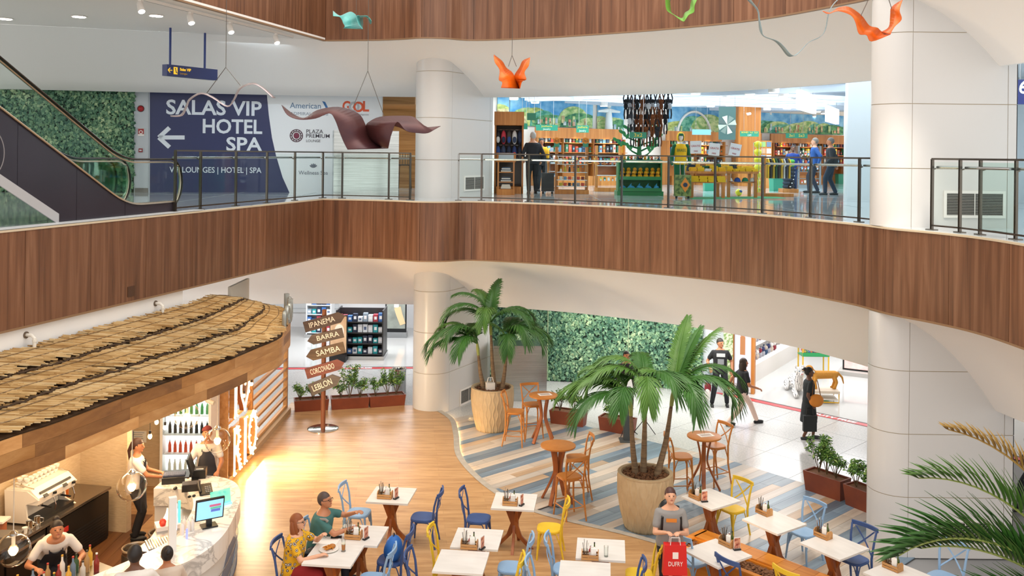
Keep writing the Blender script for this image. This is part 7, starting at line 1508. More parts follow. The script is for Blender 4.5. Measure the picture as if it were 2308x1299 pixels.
# fascia beams and shelf bays along the back wall
bays = [(1205, 1262), (1262, 1330), (1330, 1400), (1500, 1560), (1560, 1625), (1660, 1715), (1735, 1790), (1790, 1845), (1845, 1900)]
pal = ['#7d2f2a', '#d8d2c4', '#38506e', '#c9b23a', '#2f6b4c', '#8a8f98', '#b06a3a', '#e6e2da', '#22242a', '#c7493a', '#5f8fb0']
cn = dict(zip(pal, ['maroon', 'cream', 'navy', 'yellow', 'green', 'grey', 'tan', 'white', 'black', 'red', 'blue']))
for bi, (x0, x1) in enumerate(bays):
    bay = root('shelf_bay', (0, 0, 0), 0, 'timber shelf bay on the back wall of the souvenir shop, bay holding %s goods' % ['jewellery', 'gold', 'book', 'shirt', 'jacket', 'cap', 'cup', 'souvenir', 'hat'][bi], 'shelves')
    wrect(x0, x1, 7.12, 7.5, .5, .06).bd('header', SHW, bay); wrect(x0, x1, F2, F2 + .35, .1, .45).bd('plinth', SHW, bay); wrect(x0, x1, F2 + .35, 7.12, .06, .04).bd('back_panel', PLAIN('#c9803a') if bi % 2 else PLAIN('#8a4f22'), bay)
    a, b = wp(x0, 300, .3), wp(x1, 300, .3)
    for q in (a, b): BX((q.x, q.y, (F2 + 7.12) / 2), (.05, .5, 7.12 - F2), math.atan2(wdr.y, wdr.x)).bd('upright', SHW, bay)
    for z in (F2 + .8, F2 + 1.2, F2 + 1.55): wrect(x0, x1, z, z + .025, .08, .42).bd('shelf', SHW, bay)
    for row, z in enumerate((F2 + .825, F2 + 1.225, F2 + 1.575)):
        n = 9
        for i in range(n):
            q = a.lerp(b, (i + .5) / n) + wnr * .08; c = pal[rm.randrange(len(pal))]; hh = rm.uniform(.16, .3); small('souvenir_box', cn[c] + ' souvenir pack on a shop wall shelf', 'pack', (q.x, q.y, z), [('pack', BX((0, 0, hh / 2), (rm.uniform(.07, .13), .12, hh)), PLAIN(c)), ('label', BX((0, -.062, hh * .55), (.06, .004, hh * .3)), PLAIN(pal[rm.randrange(len(pal))]))], math.atan2(wdr.y, wdr.x), cn[c] + ' packs on the shop wall shelves')
    q = a.lerp(b, .5); spot('bay_light', (q.x, q.y - .6, 7.1), (q.x, q.y + .3, 6.3), 16, (1, .8, .5), 2.0, .8)
def board_sign(x0, x1, y, hpx, d, label, lines, m=GSIGN, tm=YT, yaw=0):
    a, b = atd(x0, y, d), atd(x1, y, d); w = (b - a).length; h = hpx * d / F; c = (a + b) / 2; r = root('shop_sign', c, 0, label, 'sign'); BX((0, 0, 0), (w, .03, h)).bd('board', m, r); TU([(w * .3, .0, h * .45), (w * .3, 0, 8.72 - c.z)], .006, 4).bd('hanger', STEEL, r); TU([(-w * .3, .0, h * .45), (-w * .3, 0, 8.72 - c.z)], .006, 4).bd('hanger', STEEL, r)
    for i, (t, fr) in enumerate(lines):
        n = len(lines); text('lettering', t, h / n * .85, tm if i == 0 else PLAIN('#e6efe8'), frame((0, -.018, h * (.5 - (i + .5) / n)), (1, 0, 0), (0, -1, 0)), r, width=w * fr, depth=.002)
    return r
board_sign(1208, 1257, 288, 13, 31.0, 'green shop sign reading Joalheria Jewelry over the left cabinet', [('Joalheria', .5), ('Jewelry', .34)]); board_sign(1299, 1327, 291, 16, 31.2, 'green shop sign reading Joalheria Jewelry over the lit gold cabinet', [('Joalheria', .8), ('Jewelry', .55)])
board_sign(1419, 1457, 305, 14, 24.9, 'green offer sign reading 3x2 on the tree display', [('3x2', .5)]); board_sign(1668, 1710, 302, 12, 34, 'green cap shop sign reading BONÉS CAPS 3x1 5x3', [('BONÉS  3x1  5x3', .85), ('CAPS', .2)]); board_sign(1771, 1820, 306, 11, 36, 'green offer sign over the hat shelves', [('3x1   5x3', .7)]); board_sign(1174, 1189, 285, 13, 27.5, 'small green sign beside the backpack cabinet', [])
board_sign(1188, 1208, 263, 16, 26.2, 'tilted green sign on the corner of the backpack cabinet', []); board_sign(1560, 1602, 298, 12, 33.8, 'pale blue ribbon sign over the shirt shelves', [], PLAIN('#7fb9cf'), PLAIN('#e8f2f0'))
for (x, y, d) in ((1255, 319, up(1287, 437).y), (1320, 319, up(1287, 437).y)):
    c = atd(x, y, d); r = root('offer_tag', c, 0, 'orange offer tag reading 3x2 on the mug rack', 'sign', 'offer tags on the mug rack'); BA((0, 0, .02), (.10, .012, .10), 16, 10).bd('disc', PLAIN('#e08a2a'), r, True); BX((0, 0, -.1), (.16, .012, .13)).bd('green_tab', GSIGN, r); text('lettering', '3x2', .10, PLAIN('#3a2a14'), frame((0, -.014, .02), (1, 0, 0), (0, -1, 0)), r)
    TU([(0, .01, -.15), (0, .02, F2 + 1.35 - c.z)], .006, 5).bd('stem', DARKSTEEL, r)
# cabinet of hanging backpacks
c = up(1146, 437); cb = root('backpack_cabinet', (c.x, c.y + .35, F2), 0, 'tall timber cabinet hung with backpacks at the shop corner', 'cabinet'); w = 62 * c.y / F
BX((-w / 2, 0, 1.15), (.05, .7, 2.3)).bd('side', SHW, cb); BX((w / 2, 0, 1.15), (.05, .7, 2.3)).bd('side', SHW, cb); BX((0, .33, 1.15), (w, .04, 2.3)).bd('back', PLAIN('#3a2a20'), cb); BX((0, -.1, 2.13), (w + .06, .9, .38)).bd('header', SHW, cb); BX((0, 0, .1), (w, .7, .2)).bd('plinth', SHW, cb)
for z in (1.82, 1.38): TU([(-w / 2, -.2, z), (w / 2, -.2, z)], .012, 6).bd('hanging_rail', STEEL, cb)
bc_ = ['#1c1c22', '#c93a4a', '#4a4038', '#d9d6d2', '#22304a', '#2a4a8a', '#34405a', '#1f2a44', '#2a3a6a', '#18223a']; bn_ = ['black', 'red', 'brown', 'white', 'navy', 'blue', 'slate', 'dark blue', 'royal blue', 'midnight']
for i in range(10):
    x = -w / 2 + (i % 5 + .5) * w / 5; z = (1.82, 1.38)[i // 5]; small('hanging_backpack', bn_[i] + ' backpack hanging in the corner cabinet', 'backpack', (c.x + x, c.y + .12, F2 + z - .42), [('body', BA((0, 0, .2), (.075, .10, .2), 12, 8), PLAIN(bc_[i], .7)), ('pocket', BA((0, -.07, .14), (.055, .05, .1), 10, 6), PLAIN(bc_[(i + 3) % 10], .7)), ('loop', TU([(-.02, 0, .38), (0, 0, .44), (.02, 0, .38)], .007, 5), BLACK)])
# glass topped display stand
c = up(1140, 439); ds = root('display_stand', (c.x, c.y, F2), 0, 'low timber and glass display stand with a sloping top', 'display stand'); w = .48
BX((0, 0, .08), (w, .42, .16)).bd('base', SHW, ds)
for sx in (-1, 1):
    for sy in (-1, 1): BX((sx * (w / 2 - .025), sy * .185, .55), (.04, .04, .8)).bd('post', SHW, ds)
for z in (.35, .62): BX((0, 0, z), (w - .06, .38, .02)).bd('shelf', SHW, ds)
BX((0, 0, 1.03), (w + .06, .5, .04), (.45, 0, 0)).bd('sloping_top', SHW, ds); BX((0, -.02, 1.06), (w - .06, .4, .006), (.45, 0, 0)).bd('glass_top', PLAIN('#b9c4c9', .1), ds)
for i, (z, cc) in enumerate(((.36, '#22304a'), (.63, '#38506e'), (.16, '#d8d2c4'))): small('book_stack', ['navy', 'blue', 'cream'][i] + ' books stacked in the low display stand', 'books', (c.x, c.y, F2 + z + .01), [('book', BX((0, 0, .015 + k * .03), (.28 - .02 * k, .2, .028)), PLAIN(cc if k % 2 else '#e0dcd4')) for k in range(4)])
# racks
def rack(name, label, x0, x1, ybase, ztop, shelves, goods, depth=.5, seed=1, wood=True):
    a, b = up(x0, ybase), up(x1, ybase); c = (a + b) / 2; w = (b - a).length; r = root(name, (c.x, c.y, F2), 0, label, 'rack'); r_ = random.Random(seed); m = SHW if wood else STEEL
    for sx in (-1, 1): BX((sx * w / 2, 0, ztop / 2), (.07, depth * .6, ztop)).bd('upright', m, r)
    BX((0, 0, .06), (w + .1, depth, .12)).bd('base', m, r)
    for z in shelves: BX((0, 0, z), (w, depth * .8, .018)).bd('shelf', PLAIN('#cfd6d6', .15) if wood else STEEL, r)
    for si, z in enumerate(shelves):
        n = max(4, int(w / .13))
        for i in range(n):
            lx = -w / 2 + .06 + (i + .5) * (w - .12) / n; ty = goods[si % len(goods)]; colr = pal[r_.randrange(len(pal))]
            if ty == 'mug': small('souvenir_mug', cn[colr] + ' souvenir mug on the ' + label.split(' with')[0], 'mug', (c.x + lx, c.y - depth * .2, F2 + z + .01), [('cup', LA([(.04, 0), (.042, .09)], n=12, capt=False), PLAIN(colr, .3)), ('handle', TU([(.04, 0, .075), (.07, 0, .06), (.07, 0, .03), (.04, 0, .02)], .007, 5), PLAIN(colr, .3))], 0, cn[colr] + ' mugs')
            elif ty == 'hang': small('key_ring_card', cn[colr] + ' carded trinket on the ' + label.split(' with')[0].split(' between')[0].split(' beside')[0], 'trinket', (c.x + lx, c.y - depth * .38, F2 + z - .16), [('card', BX((0, 0, .05), (.07, .008, .10)), PLAIN(colr)), ('charm', BA((0, -.01, .02), (.025, .012, .03), 8, 6), PLAIN('#c9ccd0', .2)), ('hook', TU([(0, 0, .1), (0, 0, .15)], .004, 4), DARKSTEEL)], 0, cn[colr] + ' carded trinkets')
            else: hh = r_.uniform(.08, .2); small('souvenir_figure', cn[colr] + ' small figure on the ' + label.split(' with')[0], 'figure', (c.x + lx, c.y - depth * .15, F2 + z + .01), [('body', LA([(.035, 0), (.03, hh * .5), (.015, hh * .8)], n=10), PLAIN(colr)), ('head', BA((0, 0, hh * .9), .022, 8, 6), PLAIN(pal[r_.randrange(len(pal))]))], 0, cn[colr] + ' small figures')
    return r
rack('mug_rack', 'timber mug rack with shelves of mugs and trinkets', 1255, 1320, 437, 1.35, (.22, .40, .62, .85, 1.08), ('mug', 'mug', 'fig', 'fig', 'hang'), seed=3); rack('trinket_rack', 'slim timber trinket rack between the mug rack and green tree', 1345, 1395, 432, 1.42, (.5, .8, 1.1), ('hang', 'fig', 'hang'), seed=4); rack('necklace_rack', 'narrow timber rack with necklaces beside the man in black', 1236, 1254, 430, 1.25, (.6, 1.0), ('hang', 'hang'), .35, 5)
rack('magnet_rack', 'tall steel magnet rack with magnets and key rings near the pillar', 1800, 1842, 424, 1.55, (.35, .6, .85, 1.1, 1.35), ('hang', 'fig', 'hang', 'fig', 'hang'), .5, 6, False)
# green tree display with plush toys
GRD = mat('display_green', '#1f7a45', .45); c = up(1443, 441); tr_ = root('tree_display', (c.x, c.y + .3, F2), 0, 'green tree shaped plush toy display in the shop entrance', 'display'); w = 96 * c.y / F
BX((0, .05, .06), (w + .1, .75, .12)).bd('plinth', GRD, tr_); BX((0, .2, .5), (w, .06, .9)).bd('back_board', GRD, tr_)
for sx in (-1, 1): BX((sx * w / 2, 0, .48), (.04, .5, .86)).bd('side', GRD, tr_)
for z in (.13, .45, .92): sh = BX((0, -.08, z), (w, .55, .025)).bd('shelf', GRD, tr_); BX((0, -.36, z + .04), (w, .02, .09)).bd('lip', GRD, sh)
LA([(.10, .92), (.06, 1.25), (.05, 1.75)], n=10).bd('trunk', GRD, tr_, True)
rt_ = random.Random(8)
for i in range(9):
    s = -1 if i % 2 else 1; z = 1.05 + i * .09; L = rt_.uniform(.3, .6); e = V3((s * L, -.05, z + rt_.uniform(.1, .25))); br = TU([(0, 0, z), (s * L * .6, -.03, z + .1), e], [.03, .024, .012], 6).bd('branch', GRD, tr_, True)
    for k in range(3): BA(e + V3((s * (k - 1) * .09, -.02, .06 * k)), (.045, .012, .085), 8, 6, Matrix.Rotation(s * (k - .6) * .7, 3, 'Y')).bd('leaf', mat('display_leaf', '#2f9a58', .45), br)
for i in range(14):
    x = -w / 2 + .09 + (i % 7) * (w - .18) / 6; lay = i // 7; small('plush_duck', 'yellow plush duck on the green tree display', 'plush toy', (c.x + x + lay * .03, c.y + .12 - lay * .0 + .1 * lay, F2 + .463 + lay * .10), [('body', BA((0, 0, .07), (.075, .07, .075), 10, 8), PLAIN('#e0a81f', .9)), ('head', BA((0, -.03, .17), .055, 10, 8), PLAIN('#e0a81f', .9)), ('beak', BA((0, -.09, .16), (.025, .03, .012), 8, 6), PLAIN('#d9661f')), ('shirt', BA((0, -.005, .04), (.077, .072, .045), 10, 6), PLAIN('#22304a', .9))], rt_.uniform(-.4, .4), 'plush ducks')
for i in range(5): small('plush_dolphin', 'blue plush dolphin on the lowest shelf of the green display', 'plush toy', (c.x - w / 2 + .12 + i * (w - .24) / 4, c.y + .1, F2 + .143), [('body', TU([(-.11, 0, .06), (-.04, 0, .09), (.05, 0, .07), (.13, 0, .03)], [.02, .065, .05, .012], 8), PLAIN('#3f9fd0', .8)), ('fin', TU([(-.03, 0, .12), (.0, 0, .2)], [.03, .005], 6), PLAIN('#3f9fd0', .8)), ('tail', BA((.14, 0, .03), (.02, .06, .01), 8, 6), PLAIN('#3f9fd0', .8)), ('belly', BA((-.04, 0, .045), (.07, .045, .03), 8, 6), PLAIN('#e6eef2', .8))], rt_.uniform(-.8, .8), 'plush dolphins')
for i in range(12):
    cc = ['#22304a', '#d9a12a', '#2f8f72', '#c7493a', '#e6e2da', '#38506e'][i % 6]; small('plush_toucan', ['navy', 'amber', 'green', 'red', 'white', 'slate'][i % 6] + ' plush bird on top of the green display', 'plush toy', (c.x - w / 2 + .07 + i * (w - .14) / 11, c.y + .14, F2 + .933), [('body', BA((0, 0, .06), (.05, .05, .065), 8, 6), PLAIN(cc, .9)), ('head', BA((0, -.02, .14), .04, 8, 6), PLAIN(cc, .9)), ('beak', TU([(0, -.05, .14), (0, -.11, .12)], [.018, .006], 6), PLAIN('#e08a1f'))], rt_.uniform(-.6, .6), 'plush birds')
# hanging plush monkeys
mk = ['#17181c', '#6b3a1c', '#23252b', '#3a3d44', '#7a4522', '#15161a', '#2b2d33']; mn = ['black', 'brown', 'charcoal', 'grey', 'chestnut', 'jet black', 'slate']
for row in range(3):
    for i in range(12 - row * 2):
        x = 1410 + i * 9 + row * 8 + rt_.uniform(-2, 2); y = (228, 262, 290)[row]; d = 25.2 + .25 * (i % 3); q = atd(x, y, d); k = rt_.randrange(7); m = PLAIN(mk[k], .95)
        mb = MB(); r = root('plush_monkey', q, rt_.uniform(-.3, .3), mn[k] + ' long limbed plush monkey hanging over the tree display', 'plush toy', mn[k] + ' plush monkeys')
        BA((0, 0, 0), (.06, .05, .06), 8, 6).bd('head', m, r, True); BA((0, 0, -.14), (.06, .05, .10), 8, 6).bd('body', PLAIN('#c9ccd2', .9) if k in (2, 3) else m, r, True)
        for s in (-1, 1): TU([(s * .05, 0, -.08), (s * .07, 0, .08), (s * .02, 0, .26)], .018, 5).bd('arm', m, r); TU([(s * .03, 0, -.22), (s * .045, -.01, -.38), (s * .03, 0, -.50)], .02, 5).bd('leg', m, r)
        TU([(0, 0, .26), (0, 0, max(.3, 8.72 - q.z))], .003, 4).bd('cord', DARKSTEEL, r)
# mannequin, camouflage suitcase
c = up(1533, 441); mq = root('mannequin', (c.x, c.y, F2), 0, 'white mannequin in a yellow and green hoodie reading BRASIL', 'mannequin'); MQ = PLAIN('#e9e6e2', .4); YH = mat('hoodie_yellow', '#e6b81c', .85); GH = mat('hoodie_green', '#15603c', .85)
mb = MB(); mb.ball((0, 0, 1.66), (.075, .09, .11), 14, 10); capsule(mb, (0, 0, 1.44), (0, 0, 1.58), .055, .05); loft(mb, [(V3((0, 0, z)), V3((a, 0, 0)), V3((0, b, 0))) for z, a, b in ((.9, .16, .11), (1.1, .14, .1), (1.35, .17, .11), (1.45, .1, .07))])
for s in (-1, 1): capsule(mb, (s * .09, 0, .9), (s * .1, 0, .5), .08, .06); capsule(mb, (s * .1, 0, .5), (s * .1, 0, .08), .055, .04); capsule(mb, (s * .18, 0, 1.4), (s * .24, .02, 1.12), .045, .04); capsule(mb, (s * .24, .02, 1.12), (s * .24, -.06, .86), .038, .028)
link('body', remesh(mb, .014, MQ, 'body'), mq)
mb = MB(); loft(mb, [(V3((0, 0, z)), V3((a, 0, 0)), V3((0, b, 0))) for z, a, b in ((.88, .185, .14), (1.1, .17, .13), (1.35, .19, .135), (1.47, .12, .09))]); link('hoodie', remesh(mb, .015, YH, 'hoodie'), mq)
for s in (-1, 1): mb = MB(); capsule(mb, (s * .18, 0, 1.41), (s * .25, .02, 1.12), .065, .058); capsule(mb, (s * .25, .02, 1.12), (s * .25, -.06, .89), .056, .042); link('sleeve', remesh(mb, .015, GH, 'sleeve'), mq)
mb = MB(); mb.ball((0, .02, 1.66), (.115, .12, .15), 16, 12); kf = [f_ for f_ in mb.f if sum(mb.v[i][1] for i in f_) / len(f_) > -.05]; mb.f = kf; mb.m = [0] * len(kf); mb.bd('hood', YH, mq, True); mb = MB(); mb.ball((0, -.01, 1.70), (.085, .1, .08), 14, 10); kf = [f_ for f_ in mb.f if sum(mb.v[i][2] for i in f_) / len(f_) > 1.70]; mb.f = kf; mb.m = [0] * len(kf); mb.lathe([(.07, 1.70), (.07, 1.712)], (0, -.08, 0), 12); mb.bd('cap', GH, mq, True)
for s in (-1, 1): mb = MB(); capsule(mb, (s * .09, 0, .88), (s * .1, 0, .5), .1, .08); link('trouser_leg', remesh(mb, .018, GH, 'trouser'), mq)
text('lettering', 'BRASIL', .12, PLAIN('#2f6b3c'), frame((0, -.145, 1.28), (1, 0, 0), (0, -1, 0)), mq, width=.26); BX((0, 0, .02), (.36, .36, .04)).bd('base', STEEL, mq)
CAMO = mat('camouflage', '#3f5a2a', .6, noise=('#7a8a4a', 9, (1, 1, 1), .06))
c = up(1538, 447); cs_ = root('suitcase', (c.x, c.y, F2), 0, 'camouflage suitcase with an orange diamond emblem before the mannequin', 'suitcase'); BX((0, 0, .34), (.42, .24, .56)).bd('shell', CAMO, cs_); mb = MB().prism([(0, -.2), (.13, 0), (0, .2), (-.13, 0)], 0, .006, frame((.05, -.122, .36), (1, 0, 0), (0, -1, 0))); mb.bd('diamond', PLAIN('#d9862c'), cs_); mb = LA([(.06, 0), (.06, .006)], n=16); M = frame((.05, -.129, .36), (1, 0, 0), (0, -1, 0)); mb.v = [tuple(M @ V3(v)) for v in mb.v]; mb.bd('disc', PLAIN('#22304a'), cs_)
for s in (-1, 1): TU([(s * .06, .06, .6), (s * .06, .06, .95)], .01, 6).bd('handle_tube', STEEL, cs_); LA([(.03, 0), (.03, .06)], (s * .16, 0, 0), 10).bd('wheel', BLACK, cs_)
TU([(-.07, .06, .95), (.07, .06, .95)], .014, 6).bd('grip', BLACK, cs_)
# sale tables
rs = random.Random(17)
def sale_table(x0, x1, yb, h, label, cap_row):
    a, b = up(x0, yb), up(x1, yb); c = (a + b) / 2; w = (b - a).length; r = root('sale_table', (c.x, c.y + .35, F2), 0, label, 'table'); BX((0, 0, h - .03), (w, .8, .06)).bd('top', SHW, r); BX((0, 0, .42), (w - .1, .7, .03)).bd('shelf', SHW, r)
    for sx in (-1, 1):
        for sy in (-1, 1): BX((sx * (w / 2 - .06), sy * .33, h / 2 - .03), (.08, .08, h - .06)).bd('leg', SHW, r)
    cols = [('#e0b21c', 'yellow'), ('#1f5a3c', 'green'), ('#26314a', 'navy'), ('#e3a80f', 'golden'), ('#d9d6d0', 'white'), ('#e6b91f', 'bright yellow')]
    for row in range(3):
        for i in range(5):
            q = V3((c.x - w / 2 + (i + .5) * w / 5, c.y + .12 + row * .24, F2 + h)); k = rs.choices(range(6), (5, 1, 1.5, 4, 1, 4))[0]; n = rs.randrange(2, 5) + row
            small('folded_shirts', cols[k][1] + ' folded shirts piled on the sale table', 'shirts', q, [('shirt', BX((rs.uniform(-.01, .01), 0, .018 + .036 * j), (w / 5 * .92, .22, .034), rs.uniform(-.12, .12)), mat('shirt_' + cols[k][0], cols[k][0], .9)) for j in range(n)], 0, cols[k][1] + ' folded shirts')
    for i in range(4):
        q = V3((c.x - w / 2 + (i + .5) * w / 4, c.y + .12, F2 + .435))
        if cap_row: k = [('#e6e2dc', 'white'), ('#2a4a9a', 'blue'), ('#1f7a5a', 'green'), ('#dfe2e4', 'pale grey')][i]; small('baseball_cap', k[1] + ' cap on the lower shelf of the sale table', 'cap', q, [('crown', LA([(.09, .0), (.085, .05), (.06, .10), (0, .12)], n=14), PLAIN(k[0], .8)), ('peak', LA([(.08, 0), (.08, .01)], (0, -.08, 0), 12), PLAIN(['#7a2a2a', '#2a4a9a', '#d9a12a', '#7a2a2a'][i], .8))])
        else: small('folded_shirts', 'yellow shirts folded on the lower shelf of the left sale table', 'shirts', q, [('shirt', BX((0, 0, .02 + .04 * j), (w / 4 * .9, .3, .038), rs.uniform(-.1, .1)), mat('shirt_#e0b21c', '#e0b21c', .9)) for j in range(4)], 0, 'yellow shirts on the lower shelf')
    return c, w, h
t1 = sale_table(1557, 1632, 447, .72, 'timber sale table piled with yellow shirts beside the camouflage suitcase', False); t2 = sale_table(1640, 1705, 446, .72, 'timber sale table with a row of caps on its lower shelf', True)
for i, (x, y) in enumerate(((1568, 332), (1610, 337), (1657, 338))):
    q = atd(x, y, t1[0].y + .35); r = root('offer_placard', q, 0, 'white offer placard reading GRATIS, ' + ('beside the mannequin' if i == 0 else 'between the other two placards' if i == 1 else 'behind the green cap'), 'sign'); BX((0, 0, 0), (.30, .012, .34), (0, .12 * (i - .3), 0)).bd('board', PLAIN('#dfe3e6'), r)
    M = frame((0, -.01, .03), (1, 0, 0), (0, -1, 0)) @ Matrix.Rotation(-.12 * (i - .3), 4, 'Z'); text('lettering', 'GRATIS', .075, PLAIN('#b0303a'), M, r, width=.24); text('lettering', 'FREE', .055, PLAIN('#b0303a'), M @ MT((0, -.14, 0)), r)
    TU([(0, .01, -.16), (0, .02, -max(.2, q.z - F2 - .74))], .008, 5).bd('stem', DARKSTEEL, r)
# bust with yellow shirt and green cap
c = atz(1668, 372, F2 + .75); bu = root('shirt_bust', (c.x, c.y, F2 + .88), 0, 'yellow shirt on a bust topped with a green cap', 'bust'); mb = MB(); loft(mb, [(V3((0, 0, z)), V3((a, 0, 0)), V3((0, b, 0))) for z, a, b in ((0, .2, .14), (.2, .18, .13), (.42, .22, .13), (.52, .1, .08))])
for s in (-1, 1): capsule(mb, (s * .2, 0, .46), (s * .33, -.02, .26), .07, .075)
link('shirt', remesh(mb, .016, YH, 'shirt'), bu); LA([(.05, .5), (.05, .6)], n=10).bd('neck', MQ, bu); LA([(.1, .58), (.095, .65), (.06, .72), (0, .74)], n=14).bd('cap', GH, bu, True); BX((-.05, -.1, .57), (.16, .14, .012), (.4, 0, .3)).bd('cap_peak', GH, bu); BX((0, -.135, .22), (.34, .006, .03)).bd('green_stripe', GH, bu)
# column of yellow footballs
c = up(1707, 440)
bs = root('ball_column', (c.x, c.y, F2), 0, 'slim wire column stacked with yellow footballs', 'ball stand')
for k in range(4): a = k * PI / 2; TU([(math.cos(a) * .13, math.sin(a) * .13, 0), (math.cos(a) * .13, math.sin(a) * .13, 1.55)], .008, 5).bd('wire', STEEL, bs)
LA([(.18, 0), (.18, .02)], n=16).bd('base', STEEL, bs)
for i in range(7): small('football', 'yellow green football in the wire column', 'ball', (c.x, c.y, F2 + .135 + i * .225), [('ball', BA((0, 0, 0), .11, 14, 10), PLAIN('#d9d62a', .4)), ('patch', BA((.03, -.06, .03), (.06, .055, .05), 8, 6), PLAIN('#a8c02a', .4))], i * .7, 'footballs in the wire column')
q = up(1671, 443); small('football', 'yellow football lying under the sale table', 'ball', (q.x, q.y + .3, F2 + .10), [('ball', BA((0, 0, 0), .10, 14, 10), PLAIN('#d9d62a', .4)), ('patch', BA((.03, -.05, .03), (.06, .055, .05), 8, 6), PLAIN('#3a5a9a', .4))])
# clothes rail
c = up(1752, 444); cr = root('clothes_rail', (c.x, c.y + .2, F2), 0, 'timber clothes rail with yellow and dark shirts', 'clothes rail'); BX((0, 0, .05), (.9, .5, .10)).bd('base', SHW, cr); BX((-.35, 0, .6), (.12, .1, 1.1)).bd('post', SHW, cr); TU([(-.35, 0, 1.12), (.42, 0, 1.12)], .015, 6).bd('rail', STEEL, cr)
for i in range(9):
    k = ['#e0b21c', '#1c1f28', '#e6b91f', '#1f5a3c', '#22242a', '#e0b21c', '#c9ccd0', '#26314a', '#e6b91f'][i]; nm = ['yellow', 'black', 'yellow', 'green', 'black', 'yellow', 'grey', 'navy', 'yellow'][i]; mb = MB(); mb.prism([(-.17, 0), (.17, 0), (.16, .44), (.26, .34), (.29, .40), (.12, .56), (-.12, .56), (-.29, .40), (-.26, .34), (-.16, .44)], -.012, .012, Matrix(((0, 0, 1, 0), (1, 0, 0, 0), (0, 1, 0, 0), (0, 0, 0, 1)))); small('hanging_shirt', nm + ' shirt hanging on the timber rail', 'shirt', (c.x - .24 + i * .075, c.y + .2, F2 + .52), [('shirt', mb, mat('shirt_' + k, k, .9)), ('hanger', TU([(0, 0, .56), (0, 0, .6)], .005, 4), STEEL)], 0, nm + ' shirts on the rail')
# stack of neck pillows
c = up(1777, 434); bp2 = root('pillow_stand', (c.x, c.y, F2), 0, 'low timber stand under the neck pillows', 'stand'); BX((0, 0, .06), (.5, .5, .12)).bd('base', SHW, bp2); TU([(0, 0, .12), (0, 0, 1.1)], .02, 6).bd('pole', SHW, bp2)
for i in range(8): k = '#1d2a3a' if i < 6 else '#5fae4a'; small('neck_pillow', ('dark blue' if i < 6 else 'green') + ' neck pillow in the stack by the boy in blue', 'pillow', (c.x, c.y, F2 + .19 + i * .115), [('pillow', TU([(math.cos(a) * .13, math.sin(a) * .13, 0) for a in [-1.2 + 5.6 * j / 14 for j in range(15)]], .06, 8), PLAIN(k, .9)), ('label', BX((0, -.19, 0), (.05, .006, .03)), PLAIN('#dddddd'))], .3 * i, ('dark blue' if i < 6 else 'green') + ' neck pillows')
# poster, pillar, carpet, crates, drawers
q = atd(1639, 278, 29); r = root('hanging_poster', q, 0, 'tall dark poster of triangular photographs hanging in the shop', 'poster'); BX((0, 0, 0), (.54, .02, 1.05)).bd('sheet', PLAIN('#4a6a66'), r)
for k in range(8): a = k * PI / 4; M = frame((0, -.012, -.05), (1, 0, 0), (0, -1, 0)); MB().prism([(0, 0), (math.cos(a) * .3, math.sin(a) * .3), (math.cos(a + .6) * .3, math.sin(a + .6) * .3)], 0, .004, M).bd('photo', PLAIN(['#b9c2b4', '#7d8f86', '#d8d6c4', '#5a6a66'][k % 4]), r)
for s in (-1, 1): TU([(s * .24, 0, .52), (s * .24, 0, max(.6, 8.72 - q.z))], .004, 4).bd('cord', DARKSTEEL, r)
a = atd(1685, 300, 35); struct(BX((a.x, a.y, 7.0), (.85, .6, 3.2)).bd('wall_shop_pillar', SHW), 'timber clad pillar inside the souvenir shop')
q = atd(1697, 256, 33.5); small('security_camera', 'small white camera on the timber pillar', 'camera', (q.x, q.y + .6, q.z), [('body', TU([(-.06, -.1, 0), (.06, .02, .02)], .05, 10), PLAIN('#e6e6e4')), ('bracket', TU([(.04, 0, .02), (.04, .5, .06)], .015, 6), PLAIN('#e6e6e4'))])
a, b = up(1560, 449), up(1770, 447); tag(MB().prism([tuple((a + V3((0, -.05, 0)))[:2]), tuple((b + V3((0, -.05, 0)))[:2]), tuple((b + V3((0, 1.0, 0)))[:2]), tuple((a + V3((0, 1.0, 0)))[:2])], F2, F2 + .008).bd('carpet_strip', PLAIN('#4f9a6a', .95)), 'green artificial grass strip under the sale tables', 'carpet')
c = up(1730, 425); tw = root('card_tower', (c.x, c.y + .4, F2), 0, 'tall timber postcard tower behind the sale tables', 'rack'); BX((0, 0, .5), (.5, .4, 1.0)).bd('base', SHW, tw); BX((0, 0, 1.35), (.42, .3, .72)).bd('tower', SHW, tw)
for k in range(6): BX((-.1 + .2 * (k % 2), -.155, 1.1 + .24 * (k // 2)), (.16, .012, .18)).bd('postcard', PLAIN(['#7fa8c9', '#e6e2da', '#c9a07a', '#d8d6d0', '#8fb56a', '#6a7f96'][k]), tw)
# shop pillar (white round), hanging lit signs, green counter, flag
c = up(1932, 437); struct(LA([(.41, F2), (.41, 8.75)], (c.x, c.y, 0), 40).bd('wall_round_column', PANELW, None, True), 'white round column at the edge of the souvenir shop')
for i, (x0, y0, x1, y1, d0, d1) in enumerate(((1800, 228, 1835, 233, 24.5, 27.0), (1864, 258, 1887, 262, 30, 32.5))):
    a, b = atd(x0, y0, d0), atd(x1, y1, d1); a.z = b.z = (a.z + b.z) / 2; r = root('lit_fascia_sign', (a + b) / 2, 0, ('larger' if i == 0 else 'smaller') + ' blank white illuminated sign hanging over the shop edge', 'sign'); m_ = (a + b) / 2; BM(a - m_, b - m_, .12, .52).bd('light_box', mat('sign_white_glow', '#ffffff', .4, emit=2.6), r)
    for q in (a, b): TU([(q - m_) * .8 + V3((0, 0, .25)), (q - m_) * .8 + V3((0, 0, 8.72 - m_.z))], .01, 5).bd('hanger', STEEL, r)
